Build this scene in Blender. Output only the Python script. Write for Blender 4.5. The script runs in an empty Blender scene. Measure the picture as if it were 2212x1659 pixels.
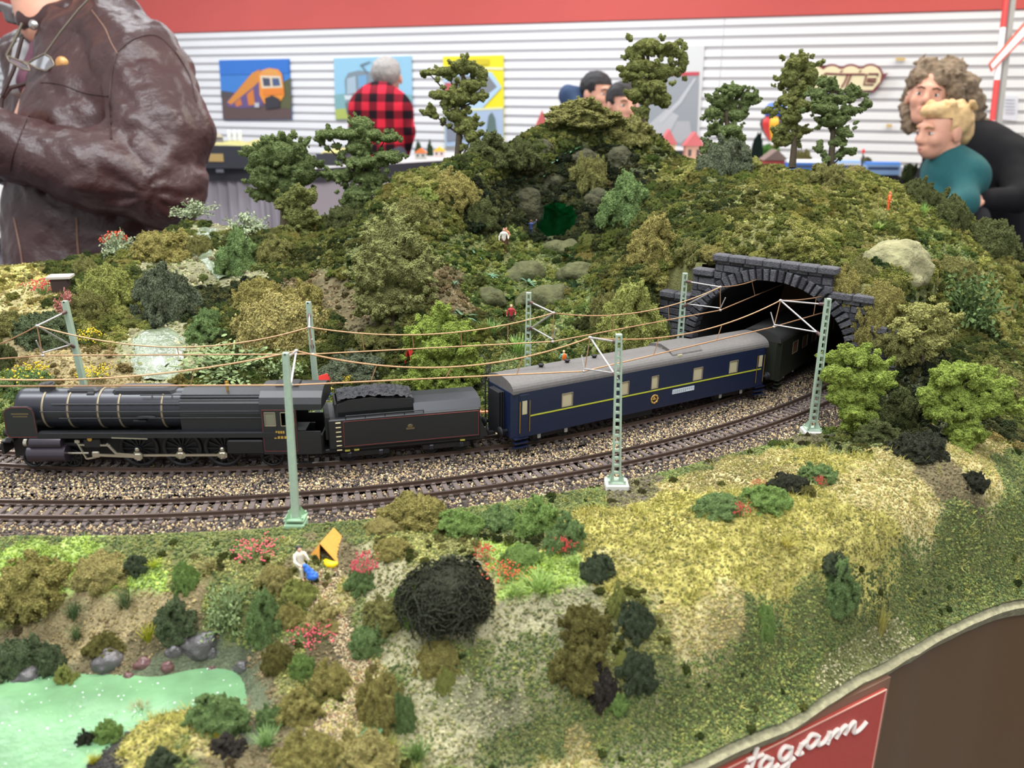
import bpy, math, random, time
import numpy as np
from mathutils import Vector, Matrix
random.seed(7); RNG = np.random.default_rng(7)
SC = bpy.context.scene
COL = SC.collection
PI = math.pi
# ------------------------------------------------------------------ camera
FPX = 1800.0; HOR = 225.0; ROLL = math.radians(0.5)
PITCH = math.atan((829.5 - HOR) / FPX)
CF = np.array([0, math.cos(PITCH), -math.sin(PITCH)])
_r = np.array([1.0, 0, 0]); _u = np.cross(_r, CF)
CR = math.cos(ROLL) * _r + math.sin(ROLL) * _u
CU = -math.sin(ROLL) * _r + math.cos(ROLL) * _u
CAM = np.array([0, 0, 1.35])
T = 1.14                                   # height of the track bed above the floor
cam_data = bpy.data.cameras.new('camera'); cam = bpy.data.objects.new('camera', cam_data); COL.objects.link(cam)
SC.camera = cam
cam_data.sensor_width = 36; cam_data.lens = FPX / 2212 * 36; cam_data.clip_start = 0.02; cam_data.clip_end = 60
cam.matrix_world = Matrix(((CR[0], CU[0], -CF[0], CAM[0]), (CR[1], CU[1], -CF[1], CAM[1]), (CR[2], CU[2], -CF[2], CAM[2]), (0, 0, 0, 1)))
cam_data.dof.use_dof = True; cam_data.dof.focus_distance = 0.60; cam_data.dof.aperture_fstop = 12.5
# ------------------------------------------------------------------ world and room lamps
W = bpy.data.worlds.new('room_air'); SC.world = W; W.use_nodes = True
W.node_tree.nodes['Background'].inputs[0].default_value = (0.93, 0.96, 1.0, 1); W.node_tree.nodes['Background'].inputs[1].default_value = 0.78
SC.view_settings.view_transform = 'Standard'; SC.view_settings.look = 'None'; SC.view_settings.gamma = 1; SC.view_settings.use_curve_mapping = False
SC.view_settings.exposure = 0.0
def lamp(x, y, z, sx, sy, power, col, tilt=0):
    L = bpy.data.lights.new('ceiling_lamp', 'AREA'); L.shape = 'RECTANGLE'; L.size = sx; L.size_y = sy; L.energy = power; L.color = col
    o = bpy.data.objects.new('ceiling_lamp', L); COL.objects.link(o); o.location = (x, y, z); o.rotation_euler = (tilt, 0, 0)
COOL = (0.93, 0.97, 1.0); WARM = (1.0, 0.93, 0.80)
lamp(-0.9, 0.55, 2.75, 1.2, 0.3, 36, COOL); lamp(0.55, 1.0, 2.75, 1.2, 0.3, 40, (1, .96, .88)); lamp(0.0, -0.6, 2.75, 1.2, 0.6, 34, COOL)
lamp(-1.6, 2.6, 2.75, 1.2, 0.3, 30, COOL); lamp(1.2, 3.2, 2.75, 1.2, 0.3, 24, WARM); lamp(3.2, 3.0, 2.75, 1.2, 0.3, 20, WARM)
lamp(-3.0, 5.6, 2.85, 2.4, 0.4, 56, COOL); lamp(-0.4, 4.9, 2.85, 2.4, 0.4, 48, COOL); lamp(2.3, 3.9, 2.85, 2.4, 0.4, 30, WARM)
# ------------------------------------------------------------------ pixel -> place (surveying the photograph)
def ray(x, y): return CF + CR * ((x - 1106) / FPX) - CU * ((y - 829.5) / FPX)
def Pz(x, y, z): d = ray(x, y); return CAM + d * ((z - CAM[2]) / d[2])
def Py(x, y, Y): d = ray(x, y); return CAM + d * (Y / d[1])
def Pd(x, y, dd): return CAM + ray(x, y) * dd
def proj(P):
    q = np.asarray(P, float) - CAM; z = q @ CF
    return 1106 + FPX * (q @ CR) / z, 829.5 - FPX * (q @ CU) / z, z
# ------------------------------------------------------------------ materials
MATS = {}
def mat(name, col, rough=0.7, metal=0.0, noise=0.0, nscale=200.0, bump=0.0, bscale=400.0, attr=None, spec=0.5, emit=0.0, coat=0.0, trans=0.0, objcol=False, inst=False, sheen=0.0, detail=3, alpha=1.0):
    if name in MATS: return MATS[name]
    m = bpy.data.materials.new(name); m.use_nodes = True; nt = m.node_tree; N = nt.nodes; Lk = nt.links
    b = N['Principled BSDF']; b.inputs['Base Color'].default_value = (*col, 1); b.inputs['Roughness'].default_value = rough
    b.inputs['Metallic'].default_value = metal; b.inputs['Specular IOR Level'].default_value = spec
    if coat: b.inputs['Coat Weight'].default_value = coat; b.inputs['Coat Roughness'].default_value = 0.12
    if trans: b.inputs['Transmission Weight'].default_value = trans
    if sheen: b.inputs['Sheen Weight'].default_value = sheen
    if alpha < 1: b.inputs['Alpha'].default_value = alpha
    if emit: b.inputs['Emission Color'].default_value = (*col, 1); b.inputs['Emission Strength'].default_value = emit
    src = None
    if attr: a = N.new('ShaderNodeAttribute'); a.attribute_name = attr; a.attribute_type = 'INSTANCER' if inst else 'GEOMETRY'; src = a.outputs['Color']
    elif objcol: a = N.new('ShaderNodeObjectInfo'); src = a.outputs['Color']
    tc = N.new('ShaderNodeTexCoord')
    if noise:
        n = N.new('ShaderNodeTexNoise'); n.inputs['Scale'].default_value = nscale; n.inputs['Detail'].default_value = detail
        Lk.new(tc.outputs['Object'], n.inputs['Vector'])
        mr = N.new('ShaderNodeMapRange'); mr.inputs[1].default_value = 0.25; mr.inputs[2].default_value = 0.75
        mr.inputs[3].default_value = 1 - noise; mr.inputs[4].default_value = 1 + noise; Lk.new(n.outputs['Fac'], mr.inputs[0])
        mx = N.new('ShaderNodeVectorMath'); mx.operation = 'SCALE'
        if src is None: rgb = N.new('ShaderNodeRGB'); rgb.outputs[0].default_value = (*col, 1); src = rgb.outputs[0]
        Lk.new(src, mx.inputs[0]); Lk.new(mr.outputs[0], mx.inputs['Scale']); src = mx.outputs[0]
    if src is not None: Lk.new(src, b.inputs['Base Color'])
    if bump:
        n = N.new('ShaderNodeTexNoise'); n.inputs['Scale'].default_value = bscale; n.inputs['Detail'].default_value = 4
        Lk.new(tc.outputs['Object'], n.inputs['Vector'])
        bp = N.new('ShaderNodeBump'); bp.inputs['Strength'].default_value = 1.0; bp.inputs['Distance'].default_value = bump
        Lk.new(n.outputs['Fac'], bp.inputs['Height']); Lk.new(bp.outputs[0], b.inputs['Normal'])
    MATS[name] = m; return m
def srgb(r, g, b):
    f = lambda c: (c / 255 / 12.92) if c / 255 <= 0.04045 else ((c / 255 + 0.055) / 1.055) ** 2.4
    return (f(r), f(g), f(b))
# ------------------------------------------------------------------ object helpers
def tag(o, label=None, cat=None, group=None, kind=None):
    if label: o['label'] = label
    if cat: o['category'] = cat
    if group: o['group'] = group
    if kind: o['kind'] = kind
    return o
def empty(name, loc=(0, 0, 0), rz=0.0, label=None, cat=None, group=None, kind=None):
    o = bpy.data.objects.new(name, None); o.empty_display_size = 0.02; COL.objects.link(o); o.location = loc; o.rotation_euler = (0, 0, rz)
    return tag(o, label, cat, group, kind)
def linkobj(name, me, parent=None, m=None):
    o = bpy.data.objects.new(name, me); COL.objects.link(o)
    if m is not None and not me.materials: me.materials.append(m)
    if parent is not None: o.parent = parent
    return o
def np_mesh(name, V, F, m=None, parent=None, smooth=True, col=None, link=True):
    V = np.asarray(V, np.float32); F = np.asarray(F, np.int32); k = F.shape[1]
    me = bpy.data.meshes.new(name); me.vertices.add(len(V)); me.vertices.foreach_set('co', V.ravel())
    me.loops.add(F.size); me.loops.foreach_set('vertex_index', F.ravel())
    me.polygons.add(len(F)); me.polygons.foreach_set('loop_start', np.arange(0, F.size, k, dtype=np.int32))
    me.update(calc_edges=True)
    me.polygons.foreach_set('use_smooth', np.full(len(F), smooth))
    if col is not None:
        c = np.ones((len(V), 4), np.float32); c[:, :3] = col
        a = me.color_attributes.new('Col', 'FLOAT_COLOR', 'POINT'); a.data.foreach_set('color', c.ravel())
    if m is not None: me.materials.append(m)
    return linkobj(name, me, parent) if link else me
class MB:
    def __init__(s): s.v = []; s.f = []; s.M = Matrix.Identity(4); s.smooth = False; s.sf = []
    def add(s, vs, fs, sm=False):
        o = len(s.v); s.v += [tuple(s.M @ Vector(v)) for v in vs]
        s.f += [tuple(i + o for i in f) for f in fs]; s.sf += [sm] * len(fs); return s
    def box(s, c, d, rz=0.0, bev=0.0, R=None):
        x, y, z = d[0] / 2, d[1] / 2, d[2] / 2; R = R or Matrix.Rotation(rz, 4, 'Z'); c = Vector(c)
        if bev <= 0:
            vs = [c + R @ Vector((a * x, b * y, e * z)) for a in (-1, 1) for b in (-1, 1) for e in (-1, 1)]
            return s.add(vs, [(0, 1, 3, 2), (4, 6, 7, 5), (0, 4, 5, 1), (2, 3, 7, 6), (0, 2, 6, 4), (1, 5, 7, 3)])
        vs = []
        ring = lambda zz, k: [(-x + k, -y, zz), (x - k, -y, zz), (x, -y + k, zz), (x, y - k, zz), (x - k, y, zz), (-x + k, y, zz), (-x, y - k, zz), (-x, -y + k, zz)]
        def inner(zz, b): return [(a * (1 - b / max(x, 1e-9)), q * (1 - b / max(y, 1e-9)), zz) for a, q, zz in ring(zz, bev)]
        rs = [inner(-z, bev), ring(-z + bev, bev), ring(z - bev, bev), inner(z, bev)]
        for r_ in rs: vs += [c + R @ Vector(p) for p in r_]
        fs = [tuple(range(7, -1, -1)), tuple(range(24, 32))]
        for k in range(3):
            for i in range(8): fs.append((k * 8 + i, k * 8 + (i + 1) % 8, (k + 1) * 8 + (i + 1) % 8, (k + 1) * 8 + i))
        return s.add(vs, fs)
    def tube(s, pts, r, seg=8, caps=True, sm=True, flat=1.0):
        pts = [Vector(p) for p in pts]; n = len(pts); rr = r if isinstance(r, (list, tuple, np.ndarray)) else [r] * n
        vs = []; up = None
        for i, p in enumerate(pts):
            t = (pts[min(i + 1, n - 1)] - pts[max(i - 1, 0)]);
            if t.length < 1e-12: t = Vector((0, 0, 1))
            t.normalize()
            if up is None: up = Vector((0, 0, 1)) if abs(t.z) < 0.9 else Vector((1, 0, 0))
            a = t.cross(up); a.normalize(); b = a.cross(t); b.normalize(); up = b
            for k in range(seg):
                w = 2 * PI * k / seg; vs.append(p + (a * math.cos(w) + b * math.sin(w) * flat) * float(rr[i]))
        fs = [(i * seg + k, i * seg + (k + 1) % seg, (i + 1) * seg + (k + 1) % seg, (i + 1) * seg + k) for i in range(n - 1) for k in range(seg)]
        s.add(vs, fs, sm)
        if caps: s.add(vs[:seg], [tuple(range(seg - 1, -1, -1))]); s.add(vs[-seg:], [tuple(range(seg))])
        return s
    def cyl(s, p0, p1, r, seg=16, r1=None, sm=True): return s.tube([p0, p1], [r, r if r1 is None else r1], seg, True, sm)
    def bar(s, p0, p1, w, h):
        p0 = Vector(p0); p1 = Vector(p1); t = (p1 - p0); L = t.length; t.normalize()
        up = Vector((0, 0, 1)) if abs(t.z) < 0.9 else Vector((0, 1, 0)); a = t.cross(up).normalized(); b = a.cross(t).normalized()
        R = Matrix((t, a, b)).transposed().to_4x4(); return s.box((p0 + p1) / 2, (L, w, h), R=R)
    def poly(s, pts): return s.add(pts, [tuple(range(len(pts)))])
    def prism(s, pts, d):
        """closed outline swept along vector d"""
        n = len(pts); pts = [Vector(p) for p in pts]; d = Vector(d)
        s.add(pts + [p + d for p in pts], [tuple(range(n - 1, -1, -1)), tuple(range(n, 2 * n))] + [(i, (i + 1) % n, (i + 1) % n + n, i + n) for i in range(n)]); return s
    def ell(s, c, rad, seg=12, rings=8, R=None):
        if not hasattr(rad, '__len__'): rad = (rad,) * 3
        c = Vector(c); R = R or Matrix.Identity(4); vs = []
        for i in range(rings + 1):
            a = PI * i / rings
            for k in range(seg):
                w = 2 * PI * k / seg; vs.append(c + R @ Vector((rad[0] * math.sin(a) * math.cos(w), rad[1] * math.sin(a) * math.sin(w), rad[2] * math.cos(a))))
        return s.add(vs, [(i * seg + k, (i + 1) * seg + k, (i + 1) * seg + (k + 1) % seg, i * seg + (k + 1) % seg) for i in range(rings) for k in range(seg)], True)
    def lathe(s, c, prof, seg=16, axis='Z'):
        c = Vector(c); vs = []
        for (r, h) in prof:
            for k in range(seg):
                w = 2 * PI * k / seg
                q = (r * math.cos(w), r * math.sin(w), h) if axis == 'Z' else ((r * math.cos(w), h, r * math.sin(w)) if axis == 'Y' else (h, r * math.cos(w), r * math.sin(w)))
                vs.append(c + Vector(q))
        n = len(prof); return s.add(vs, [(i * seg + k, i * seg + (k + 1) % seg, (i + 1) * seg + (k + 1) % seg, (i + 1) * seg + k) for i in range(n - 1) for k in range(seg)], True)
    def mesh(s, name):
        me = bpy.data.meshes.new(name); me.from_pydata(s.v, [], s.f); me.polygons.foreach_set('use_smooth', s.sf); me.update(); return me
    def build(s, name, m, parent=None, label=None):
        o = linkobj(name, s.mesh(name), parent, m)
        if label: o['label'] = label
        return o
# ------------------------------------------------------------------ noise and surface nets (numpy)
_NG = np.random.default_rng(3).random((32, 32, 32)).astype(np.float32)
def vnoise(P, scale):
    q = np.asarray(P, np.float32) * scale; i = np.floor(q).astype(np.int32); f = q - i; f = f * f * (3 - 2 * f)
    x0, y0, z0 = (i[..., 0] & 31), (i[..., 1] & 31), (i[..., 2] & 31); x1, y1, z1 = (x0 + 1) & 31, (y0 + 1) & 31, (z0 + 1) & 31
    fx, fy, fz = f[..., 0], f[..., 1], f[..., 2]
    c = lambda a, b, t: a + (b - a) * t
    return c(c(c(_NG[x0, y0, z0], _NG[x1, y0, z0], fx), c(_NG[x0, y1, z0], _NG[x1, y1, z0], fx), fy),
             c(c(_NG[x0, y0, z1], _NG[x1, y0, z1], fx), c(_NG[x0, y1, z1], _NG[x1, y1, z1], fx), fy), fz) - 0.5
def fbm(P, scale, octv=3): return sum(vnoise(P, scale * 2.03 ** k) * 0.55 ** k for k in range(octv))
def smin(a, b, k):
    h = np.clip(0.5 + 0.5 * (b - a) / k, 0, 1); return b + (a - b) * h - k * h * (1 - h)
def sd_caps(P, a, b, ra, rb):
    a = np.asarray(a, np.float32); b = np.asarray(b, np.float32); ab = b - a; L = float(ab @ ab) + 1e-12
    h = np.clip(((P - a) @ ab) / L, 0, 1); return np.linalg.norm(P - a - h[..., None] * ab, axis=-1) - (ra + (rb - ra) * h)
def sd_ell(P, c, r, R=None):
    q = P - np.asarray(c, np.float32)
    if R is not None: q = q @ np.asarray(R, np.float32)
    r = np.asarray(r, np.float32); k0 = np.linalg.norm(q / r, axis=-1); k1 = np.linalg.norm(q / (r * r), axis=-1) + 1e-9
    return k0 * (k0 - 1) / k1
def prim_box(p):
    if p[0] == 'c': a, b = np.array(p[1]), np.array(p[2]); r = max(p[3], p[4]); return np.minimum(a, b) - r, np.maximum(a, b) + r
    r = max(p[2]); c = np.array(p[1]); return c - r, c + r
def field_mesh(prims, vox, k=0.01, disp=None, margin=None):
    """smooth union of capsules / ellipsoids ('c',a,b,ra,rb) / ('e',c,(rx,ry,rz)[,R]); returns verts, quads"""
    bb = [prim_box(p) for p in prims]; lo = np.min([b[0] for b in bb], 0); hi = np.max([b[1] for b in bb], 0); mg = margin or (3 * vox + k)
    lo = lo - mg; hi = hi + mg; n = np.ceil((hi - lo) / vox).astype(int) + 1
    D = np.full(n, 1e3, np.float32)
    for p, (bl, bh) in zip(prims, bb):
        i0 = np.maximum(((bl - 2.5 * k - 2 * vox - lo) / vox).astype(int), 0); i1 = np.minimum(((bh + 2.5 * k + 2 * vox - lo) / vox).astype(int) + 2, n)
        g = np.stack(np.meshgrid(*[lo[a] + vox * np.arange(i0[a], i1[a]) for a in range(3)], indexing='ij'), -1).astype(np.float32)
        d = sd_caps(g, p[1], p[2], p[3], p[4]) if p[0] == 'c' else sd_ell(g, p[1], p[2], p[3] if len(p) > 3 else None)
        sl = tuple(slice(i0[a], i1[a]) for a in range(3)); D[sl] = smin(D[sl], d.astype(np.float32), k)
    if disp is not None:
        near = np.abs(D) < mg * 1.5 + vox * 4; idx = np.argwhere(near); P = lo + idx * vox; D[near] += disp(P.astype(np.float32)).astype(np.float32)
    return surface_net(D, lo, vox)
def surface_net(D, lo, vox):
    S = D < 0; n = np.array(D.shape)
    acc = np.zeros((*(n - 1), 3), np.float32); cnt = np.zeros(n - 1, np.float32)
    for ax in range(3):
        a = [slice(None)] * 3; b = [slice(None)] * 3; a[ax] = slice(0, -1); b[ax] = slice(1, None)
        da, db = D[tuple(a)], D[tuple(b)]; cr = S[tuple(a)] != S[tuple(b)]
        idx = np.argwhere(cr)
        if not len(idx): continue
        t = da[cr] / (da[cr] - db[cr]); P = idx.astype(np.float32); P[:, ax] += t
        o1, o2 = [x for x in range(3) if x != ax]
        for u in (0, 1):
            for v in (0, 1):
                c = idx.copy(); c[:, o1] -= u; c[:, o2] -= v
                ok = (c >= 0).all(1) & (c < (n - 1)).all(1); cc = c[ok]
                np.add.at(acc, (cc[:, 0], cc[:, 1], cc[:, 2]), P[ok]); np.add.at(cnt, (cc[:, 0], cc[:, 1], cc[:, 2]), 1)
    act = cnt > 0; vid = np.full(n - 1, -1, np.int64); vid[act] = np.arange(act.sum())
    V = acc[act] / cnt[act][:, None] * vox + lo
    F = []
    for ax in range(3):
        a = [slice(None)] * 3; b = [slice(None)] * 3; a[ax] = slice(0, -1); b[ax] = slice(1, None)
        sa = S[tuple(a)]; sb = S[tuple(b)]; idx = np.argwhere(sa != sb); o1, o2 = (ax + 1) % 3, (ax + 2) % 3
        ok = (idx[:, o1] > 0) & (idx[:, o2] > 0) & (idx[:, o1] < n[o1] - 1) & (idx[:, o2] < n[o2] - 1); idx = idx[ok]
        q = []
        for u, v in ((0, 0), (1, 0), (1, 1), (0, 1)):
            c = idx.copy(); c[:, o1] -= u; c[:, o2] -= v; q.append(vid[c[:, 0], c[:, 1], c[:, 2]])
        q = np.stack(q, 1); fl = sa[idx[:, 0], idx[:, 1], idx[:, 2]]; q[~fl] = q[~fl][:, ::-1]; F.append(q)
    return V, np.concatenate(F)
def tmap(P): return np.asarray(P)
# ------------------------------------------------------------------ the layout's ground
ZC = {k: tuple(c * .72 for c in v) for k, v in {'yg': (0.60, 0.53, 0.16), 'lg': (0.42, 0.56, 0.16), 'ol': (0.22, 0.215, 0.08), 'dg': (0.07, 0.08, 0.035), 'br': (0.36, 0.29, 0.15), 'rk': (0.30, 0.29, 0.17),
      'mo': (0.16, 0.175, 0.07), 'ba': (0.16, 0.13, 0.11), 'bd': (0.17, 0.14, 0.075), 'tn': (0.58, 0.50, 0.24), 'gt': (0.19, 0.20, 0.075), 'wb': (0.13, 0.15, 0.09), 'cm': (0.40, 0.37, 0.22), 'bk': (0.06, 0.055, 0.05)}.items()}
ZN = list(ZC)
CPS = '''0 1150 z 0 gt;150 1155 z 0 gt;300 1152 z 0 gt;450 1150 z 0 gt;640 1142 z 0 gt;800 1120 z 0 gt;1000 1085 z 0 gt;1200 1066 z 0 gt;1330 1050 z 0 ba;1500 985 z 0 ba;1740 940 z 0 ba
0 1200 z -.002 lg;100 1195 z -.002 lg;200 1190 z -.003 lg;300 1210 z -.003 lg;400 1200 z -.005 ol;550 1200 z -.006 ol
0 1300 z -.025 ol;100 1310 z -.027 br;200 1300 z -.025 br;300 1300 z -.025 br;400 1300 z -.022 br;0 1425 z -.052 bd;250 1415 z -.052 bd;430 1395 z -.050 bd;100 1370 z -.04 br
0 1500 z -.066 wb;0 1600 z -.066 wb;250 1500 z -.066 wb;200 1600 z -.066 wb;450 1440 z -.062 wb;100 1659 z -.066 wb;500 1475 z -.066 wb;540 1505 z -.064 wb;400 1480 z -.066 wb;530 1440 z -.062 wb;555 1560 z -.064 wb;545 1610 z -.064 wb;596 1490 z -.050 bd;610 1560 z -.050 bd;80 1550 z -.066 wb;350 1490 z -.062 wb;100 1470 z -.064 wb
330 1560 z -.050 yg;420 1545 z -.048 mo;280 1590 z -.050 yg;235 1610 z -.055 bk;480 1590 z -.050 tn;400 1640 z -.046 gt;400 1590 z -.044 yg;250 1650 z -.052 yg;505 1560 z -.057 bd;500 1630 z -.054 bd
575 1440 z -.046 bd;610 1610 z -.050 bd;560 1350 z -.034 gt;600 1659 z -.053 tn
700 1215 z -.003 bd;640 1235 z -.007 ol;700 1290 z -.018 tn;730 1380 z -.034 bd;770 1450 z -.044 tn;720 1550 z -.052 tn;680 1640 z -.054 bd;500 1290 z -.018 gt;600 1340 z -.027 gt;640 1450 z -.044 ol;660 1500 z -.052 ol
850 1240 z -.007 cm;950 1180 z 0 ol;960 1270 z -.004 dg;1080 1280 z -.006 tn;890 1320 z -.016 rk;870 1400 z -.034 cm;860 1550 z -.060 ol;880 1480 z -.048 cm;810 1350 z -.028 gt;820 1480 z -.048 gt
1000 1335 z -.012 cm;1100 1325 z -.012 cm;1200 1315 z -.010 rk;1180 1240 z -.002 lg;1130 1260 z -.003 lg;1000 1500 z -.050 rk;1100 1470 z -.044 gt;1200 1500 z -.052 gt;1100 1600 z -.072 gt;900 1640 z -.074 gt;1300 1600 z -.078 gt;1300 1450 z -.036 ol;1000 1420 z -.034 gt;1080 1540 z -.058 rk;960 1580 z -.064 cm;1200 1659 z -.086 tn
1050 1120 z .002 mo;1150 1130 z .003 mo;1300 1140 z .005 yg;1500 1110 z .008 yg;1400 1240 z -.001 yg;1600 1190 z .004 yg;1700 1090 z .009 yg;1650 1000 z .004 tn;1550 1040 z .005 tn;1850 1050 z .008 tn;1800 1190 z -.003 yg;2000 1090 z .002 tn;2100 1000 z .010 tn;1950 980 z .012 tn;1750 1000 z .006 yg
1500 1340 z -.018 tn;1380 1360 z -.018 ol;1650 1340 z -.022 gt;1850 1270 z -.018 gt;2000 1230 z -.028 gt;2150 1140 z -.020 gt;2212 1080 z -.010 gt;1900 1160 z -.004 yg
1500 1500 z -.054 gt;1650 1430 z -.046 gt;1800 1370 z -.046 gt;2000 1310 z -.058 gt;2212 1220 z -.066 gt;1400 1500 z -.052 gt;1450 1560 z -.068 gt;1900 1330 z -.050 gt
1500 1640 z -.090 gt;1700 1540 z -.090 gt;1900 1430 z -.090 rk;2050 1350 z -.090 gt;2212 1290 z -.090 gt;1620 1560 z -.082 gt
1830 960 z .006 mo;1950 950 z .016 dg;2058 1020 z .008 bd;2000 850 y .62 dg;2212 900 y .60 mo;2100 900 y .60 mo;2212 700 y .75 ol;2100 650 y .78 ol;1950 640 y .73 ol;1850 680 y .625 mo;1880 780 y .585 dg;1960 540 y .77 rk;1900 500 y .79 ol;2030 560 y .80 gt;2212 800 y .67 mo;1980 720 y .68 mo
1600 500 y .72 ol;1750 500 y .72 ol;1700 430 y .82 ol;1700 375 y .93 ol;1850 370 y .93 ol;1900 430 y .85 ol;1960 405 y .90 ol;2080 470 y .88 ol;2212 570 y .84 ol;1520 400 y .84 mo;1450 480 y .78 mo;1400 600 y .68 mo;1330 700 y .64 mo;1410 745 y .61 dg;1500 520 y .72 mo;1820 560 y .68 ol
1310 240 y .98 mo;1250 255 y .96 mo;1380 280 y .98 mo;1150 300 y .93 mo;1430 330 y .96 mo;1060 335 y .90 mo;1500 375 y .92 ol;1560 372 y .93 ol;1220 505 y .89 dg;1140 500 y .905 dg;1290 500 y .87 dg;1220 400 y .92 dg;1150 400 y .92 dg;1300 380 y .93 dg;1340 450 y .84 mo;1100 440 y .89 dg
1000 345 y .88 mo;900 385 y .86 ol;850 415 y .85 ol;830 480 y .82 mo;800 560 y .74 mo;950 450 y .80 ol;950 620 y .68 bd;900 700 y .63 mo;1040 450 y .83 dg;1030 540 y .80 gt;740 500 y .85 mo
1088 545 y .82 gt;1250 530 y .87 gt;1200 600 y .79 gt;1300 560 y .80 mo;1103 705 y .73 gt;1200 700 y .71 gt;1280 780 y .63 gt;1120 800 y .60 gt;1050 760 y .62 mo;1130 640 y .76 gt;1230 830 z .001 gt
700 640 y .72 bd;650 560 y .80 mo;550 520 y .86 mo;470 490 y .89 rk;400 490 y .88 mo;350 510 y .87 ol;280 540 y .85 ol;170 590 y .82 mo;50 600 y .79 yg;0 600 y .79 yg
430 560 y .82 rk;480 600 y .77 rk;440 650 y .72 dg;350 750 y .64 rk;330 825 z .002 rk;200 700 y .68 ol;200 640 y .73 mo;100 650 y .72 tn;0 680 y .70 tn;100 780 y .62 br;250 790 y .60 br;500 700 y .69 mo;550 790 y .60 mo;700 750 y .65 mo;800 700 y .67 bd;800 800 y .60 mo;0 820 y .58 gt;650 830 z .001 gt;900 830 z .001 gt'''
WPS = [(0.30, 1.15, .03, 'ol'), (0.5, 1.02, .02, 'ol'), (0.1, 1.15, .08, 'mo'), (-.05, 1.1, .05, 'mo'), (-.15, 1.0, .06, 'mo'), (-.4, .98, .03, 'mo'), (-.7, .9, .03, 'yg'), (-.7, .62, .0, 'yg'), (-.6, .5, 0, 'ol'), (-.5, .38, -.014, 'br'),
       (-.5, .3, -.045, 'wb'), (-.2, .2, -.045, 'wb'), (0, .2, -.065, 'gt'), (.6, .6, .0, 'mo'), (.6, .8, .0, 'ol'), (.55, .95, .01, 'ol'), (.44, .47, -.04, 'gt'), (.5, .62, -.03, 'mo')]
CN = np.array([-.255, 1.1224]); RN = .7170; CFR = np.array([-.2309, 1.0954]); RF = .6283     # the two curves
def arc(c, R, th, off=0.0, z=0.0): return np.array([c[0] + (R + off) * math.sin(th), c[1] - (R + off) * math.cos(th), T + z])
PA = np.array([.1637, .650]); PD = np.array([.79, -.613]); PD = PD / np.linalg.norm(PD); PN = np.array([-PD[1], PD[0]])   # portal line; PN points into the hill
PN = PN if PN[1] > 0 else -PN
TL, TR = -.017, .106                                              # opening along the portal line
pts = []; pz = []; pk = []
for s_ in CPS.replace('\n', ';').split(';'):
    a = s_.split(); x, y, v = float(a[0]), float(a[1]), float(a[3])
    if a[2] == 'z' and v < 0: v *= .68
    P = Pz(x, y, T + v) if a[2] == 'z' else Py(x, y, v)
    pts.append(P[:2]); pz.append(P[2] - T); pk.append(a[4])
for x, y, z, k in WPS: pts.append((x, y)); pz.append(z); pk.append(k)
for th in np.linspace(-.75, .66, 18):                             # level ground beside the tracks
    for c, R, off in ((CFR, RF, -.034), (CFR, RF, -.05), (CN, RN, .03)):
        P = arc(c, R, th, off)
        if (P[:2] - PA) @ PN < -.004: pts.append(P[:2]); pz.append(0); pk.append('gt')
for t in np.arange(-.055, .16, .018):                             # masonry face: level in front, hill above
    P = PA + PD * t - PN * .006; pts.append(P); pz.append(0.0 if -.038 < t < TR + .012 else .022); pk.append('dg')
    top = .094 if -.005 < t < .095 else .078
    P = PA + PD * t + PN * .010; pts.append(P); pz.append(top); pk.append('ol')
pts = np.array(pts); pz = np.array(pz); pk = np.array([ZN.index(k) for k in pk])
def rbf_fit(P, z, lam=0.0006):
    d = np.linalg.norm(P[:, None] - P[None], axis=-1); n = len(P); A = np.zeros((n + 3, n + 3)); A[:n, :n] = d - np.eye(n) * lam
    A[:n, n:] = np.c_[np.ones(n), P]; A[n:, :n] = A[:n, n:].T; return np.linalg.solve(A, np.r_[z, 0, 0, 0])
RW = rbf_fit(pts, pz)
def rbf_eval(Q):
    out = np.zeros(len(Q))
    for i in range(0, len(Q), 20000):
        q = Q[i:i + 20000]; out[i:i + 20000] = np.linalg.norm(q[:, None] - pts[None], axis=-1) @ RW[:-3] + RW[-3] + q @ RW[-2:]
    return out
GX0, GX1, GY0, GY1, GS = -.78, .66, .17, 1.24, .004
gx = np.arange(GX0, GX1, GS); gy = np.arange(GY0, GY1, GS); GXX, GYY = np.meshgrid(gx, gy, indexing='ij')
Q = np.c_[GXX.ravel(), GYY.ravel()]; HZ = rbf_eval(Q)
def zone_w(Q, Zq=None):
    p3_ = np.c_[pts, 1.3 * pz]; Zq = rbf_eval(Q) if Zq is None else Zq; out = np.zeros(len(Q), int); d2 = np.zeros(len(Q))
    jit = np.stack([fbm(np.c_[Q * 1.0, np.zeros(len(Q))], 45), fbm(np.c_[Q + 5.1, np.zeros(len(Q))], 45)], 1) * .022
    for i in range(0, len(Q), 20000):
        q = np.c_[Q[i:i + 20000] + jit[i:i + 20000], 1.3 * Zq[i:i + 20000]]; d = np.linalg.norm(q[:, None] - p3_[None], axis=-1); j = d.argmin(1); out[i:i + 20000] = pk[j]; d2[i:i + 20000] = d.min(1)
    return out
ZK = zone_w(Q, HZ)
def track_d(Q):
    a = np.linalg.norm(Q - CN, axis=1) - RN; b = np.linalg.norm(Q - CFR, axis=1) - RF
    below = (Q[:, 1] < 1.0)
    return np.where(below, np.minimum(np.abs(a), np.abs(b)), 1.0), np.where(below, a, 1.), np.where(below, b, 1.)
dt, da, db = track_d(Q); ps = (Q - PA) @ PN; pt = (Q - PA) @ PD
amp = np.clip((dt - .03) / .03, 0, 1) * np.where(HZ > -.036, 1, .25)
P3 = np.c_[Q, np.zeros(len(Q))]
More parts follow.
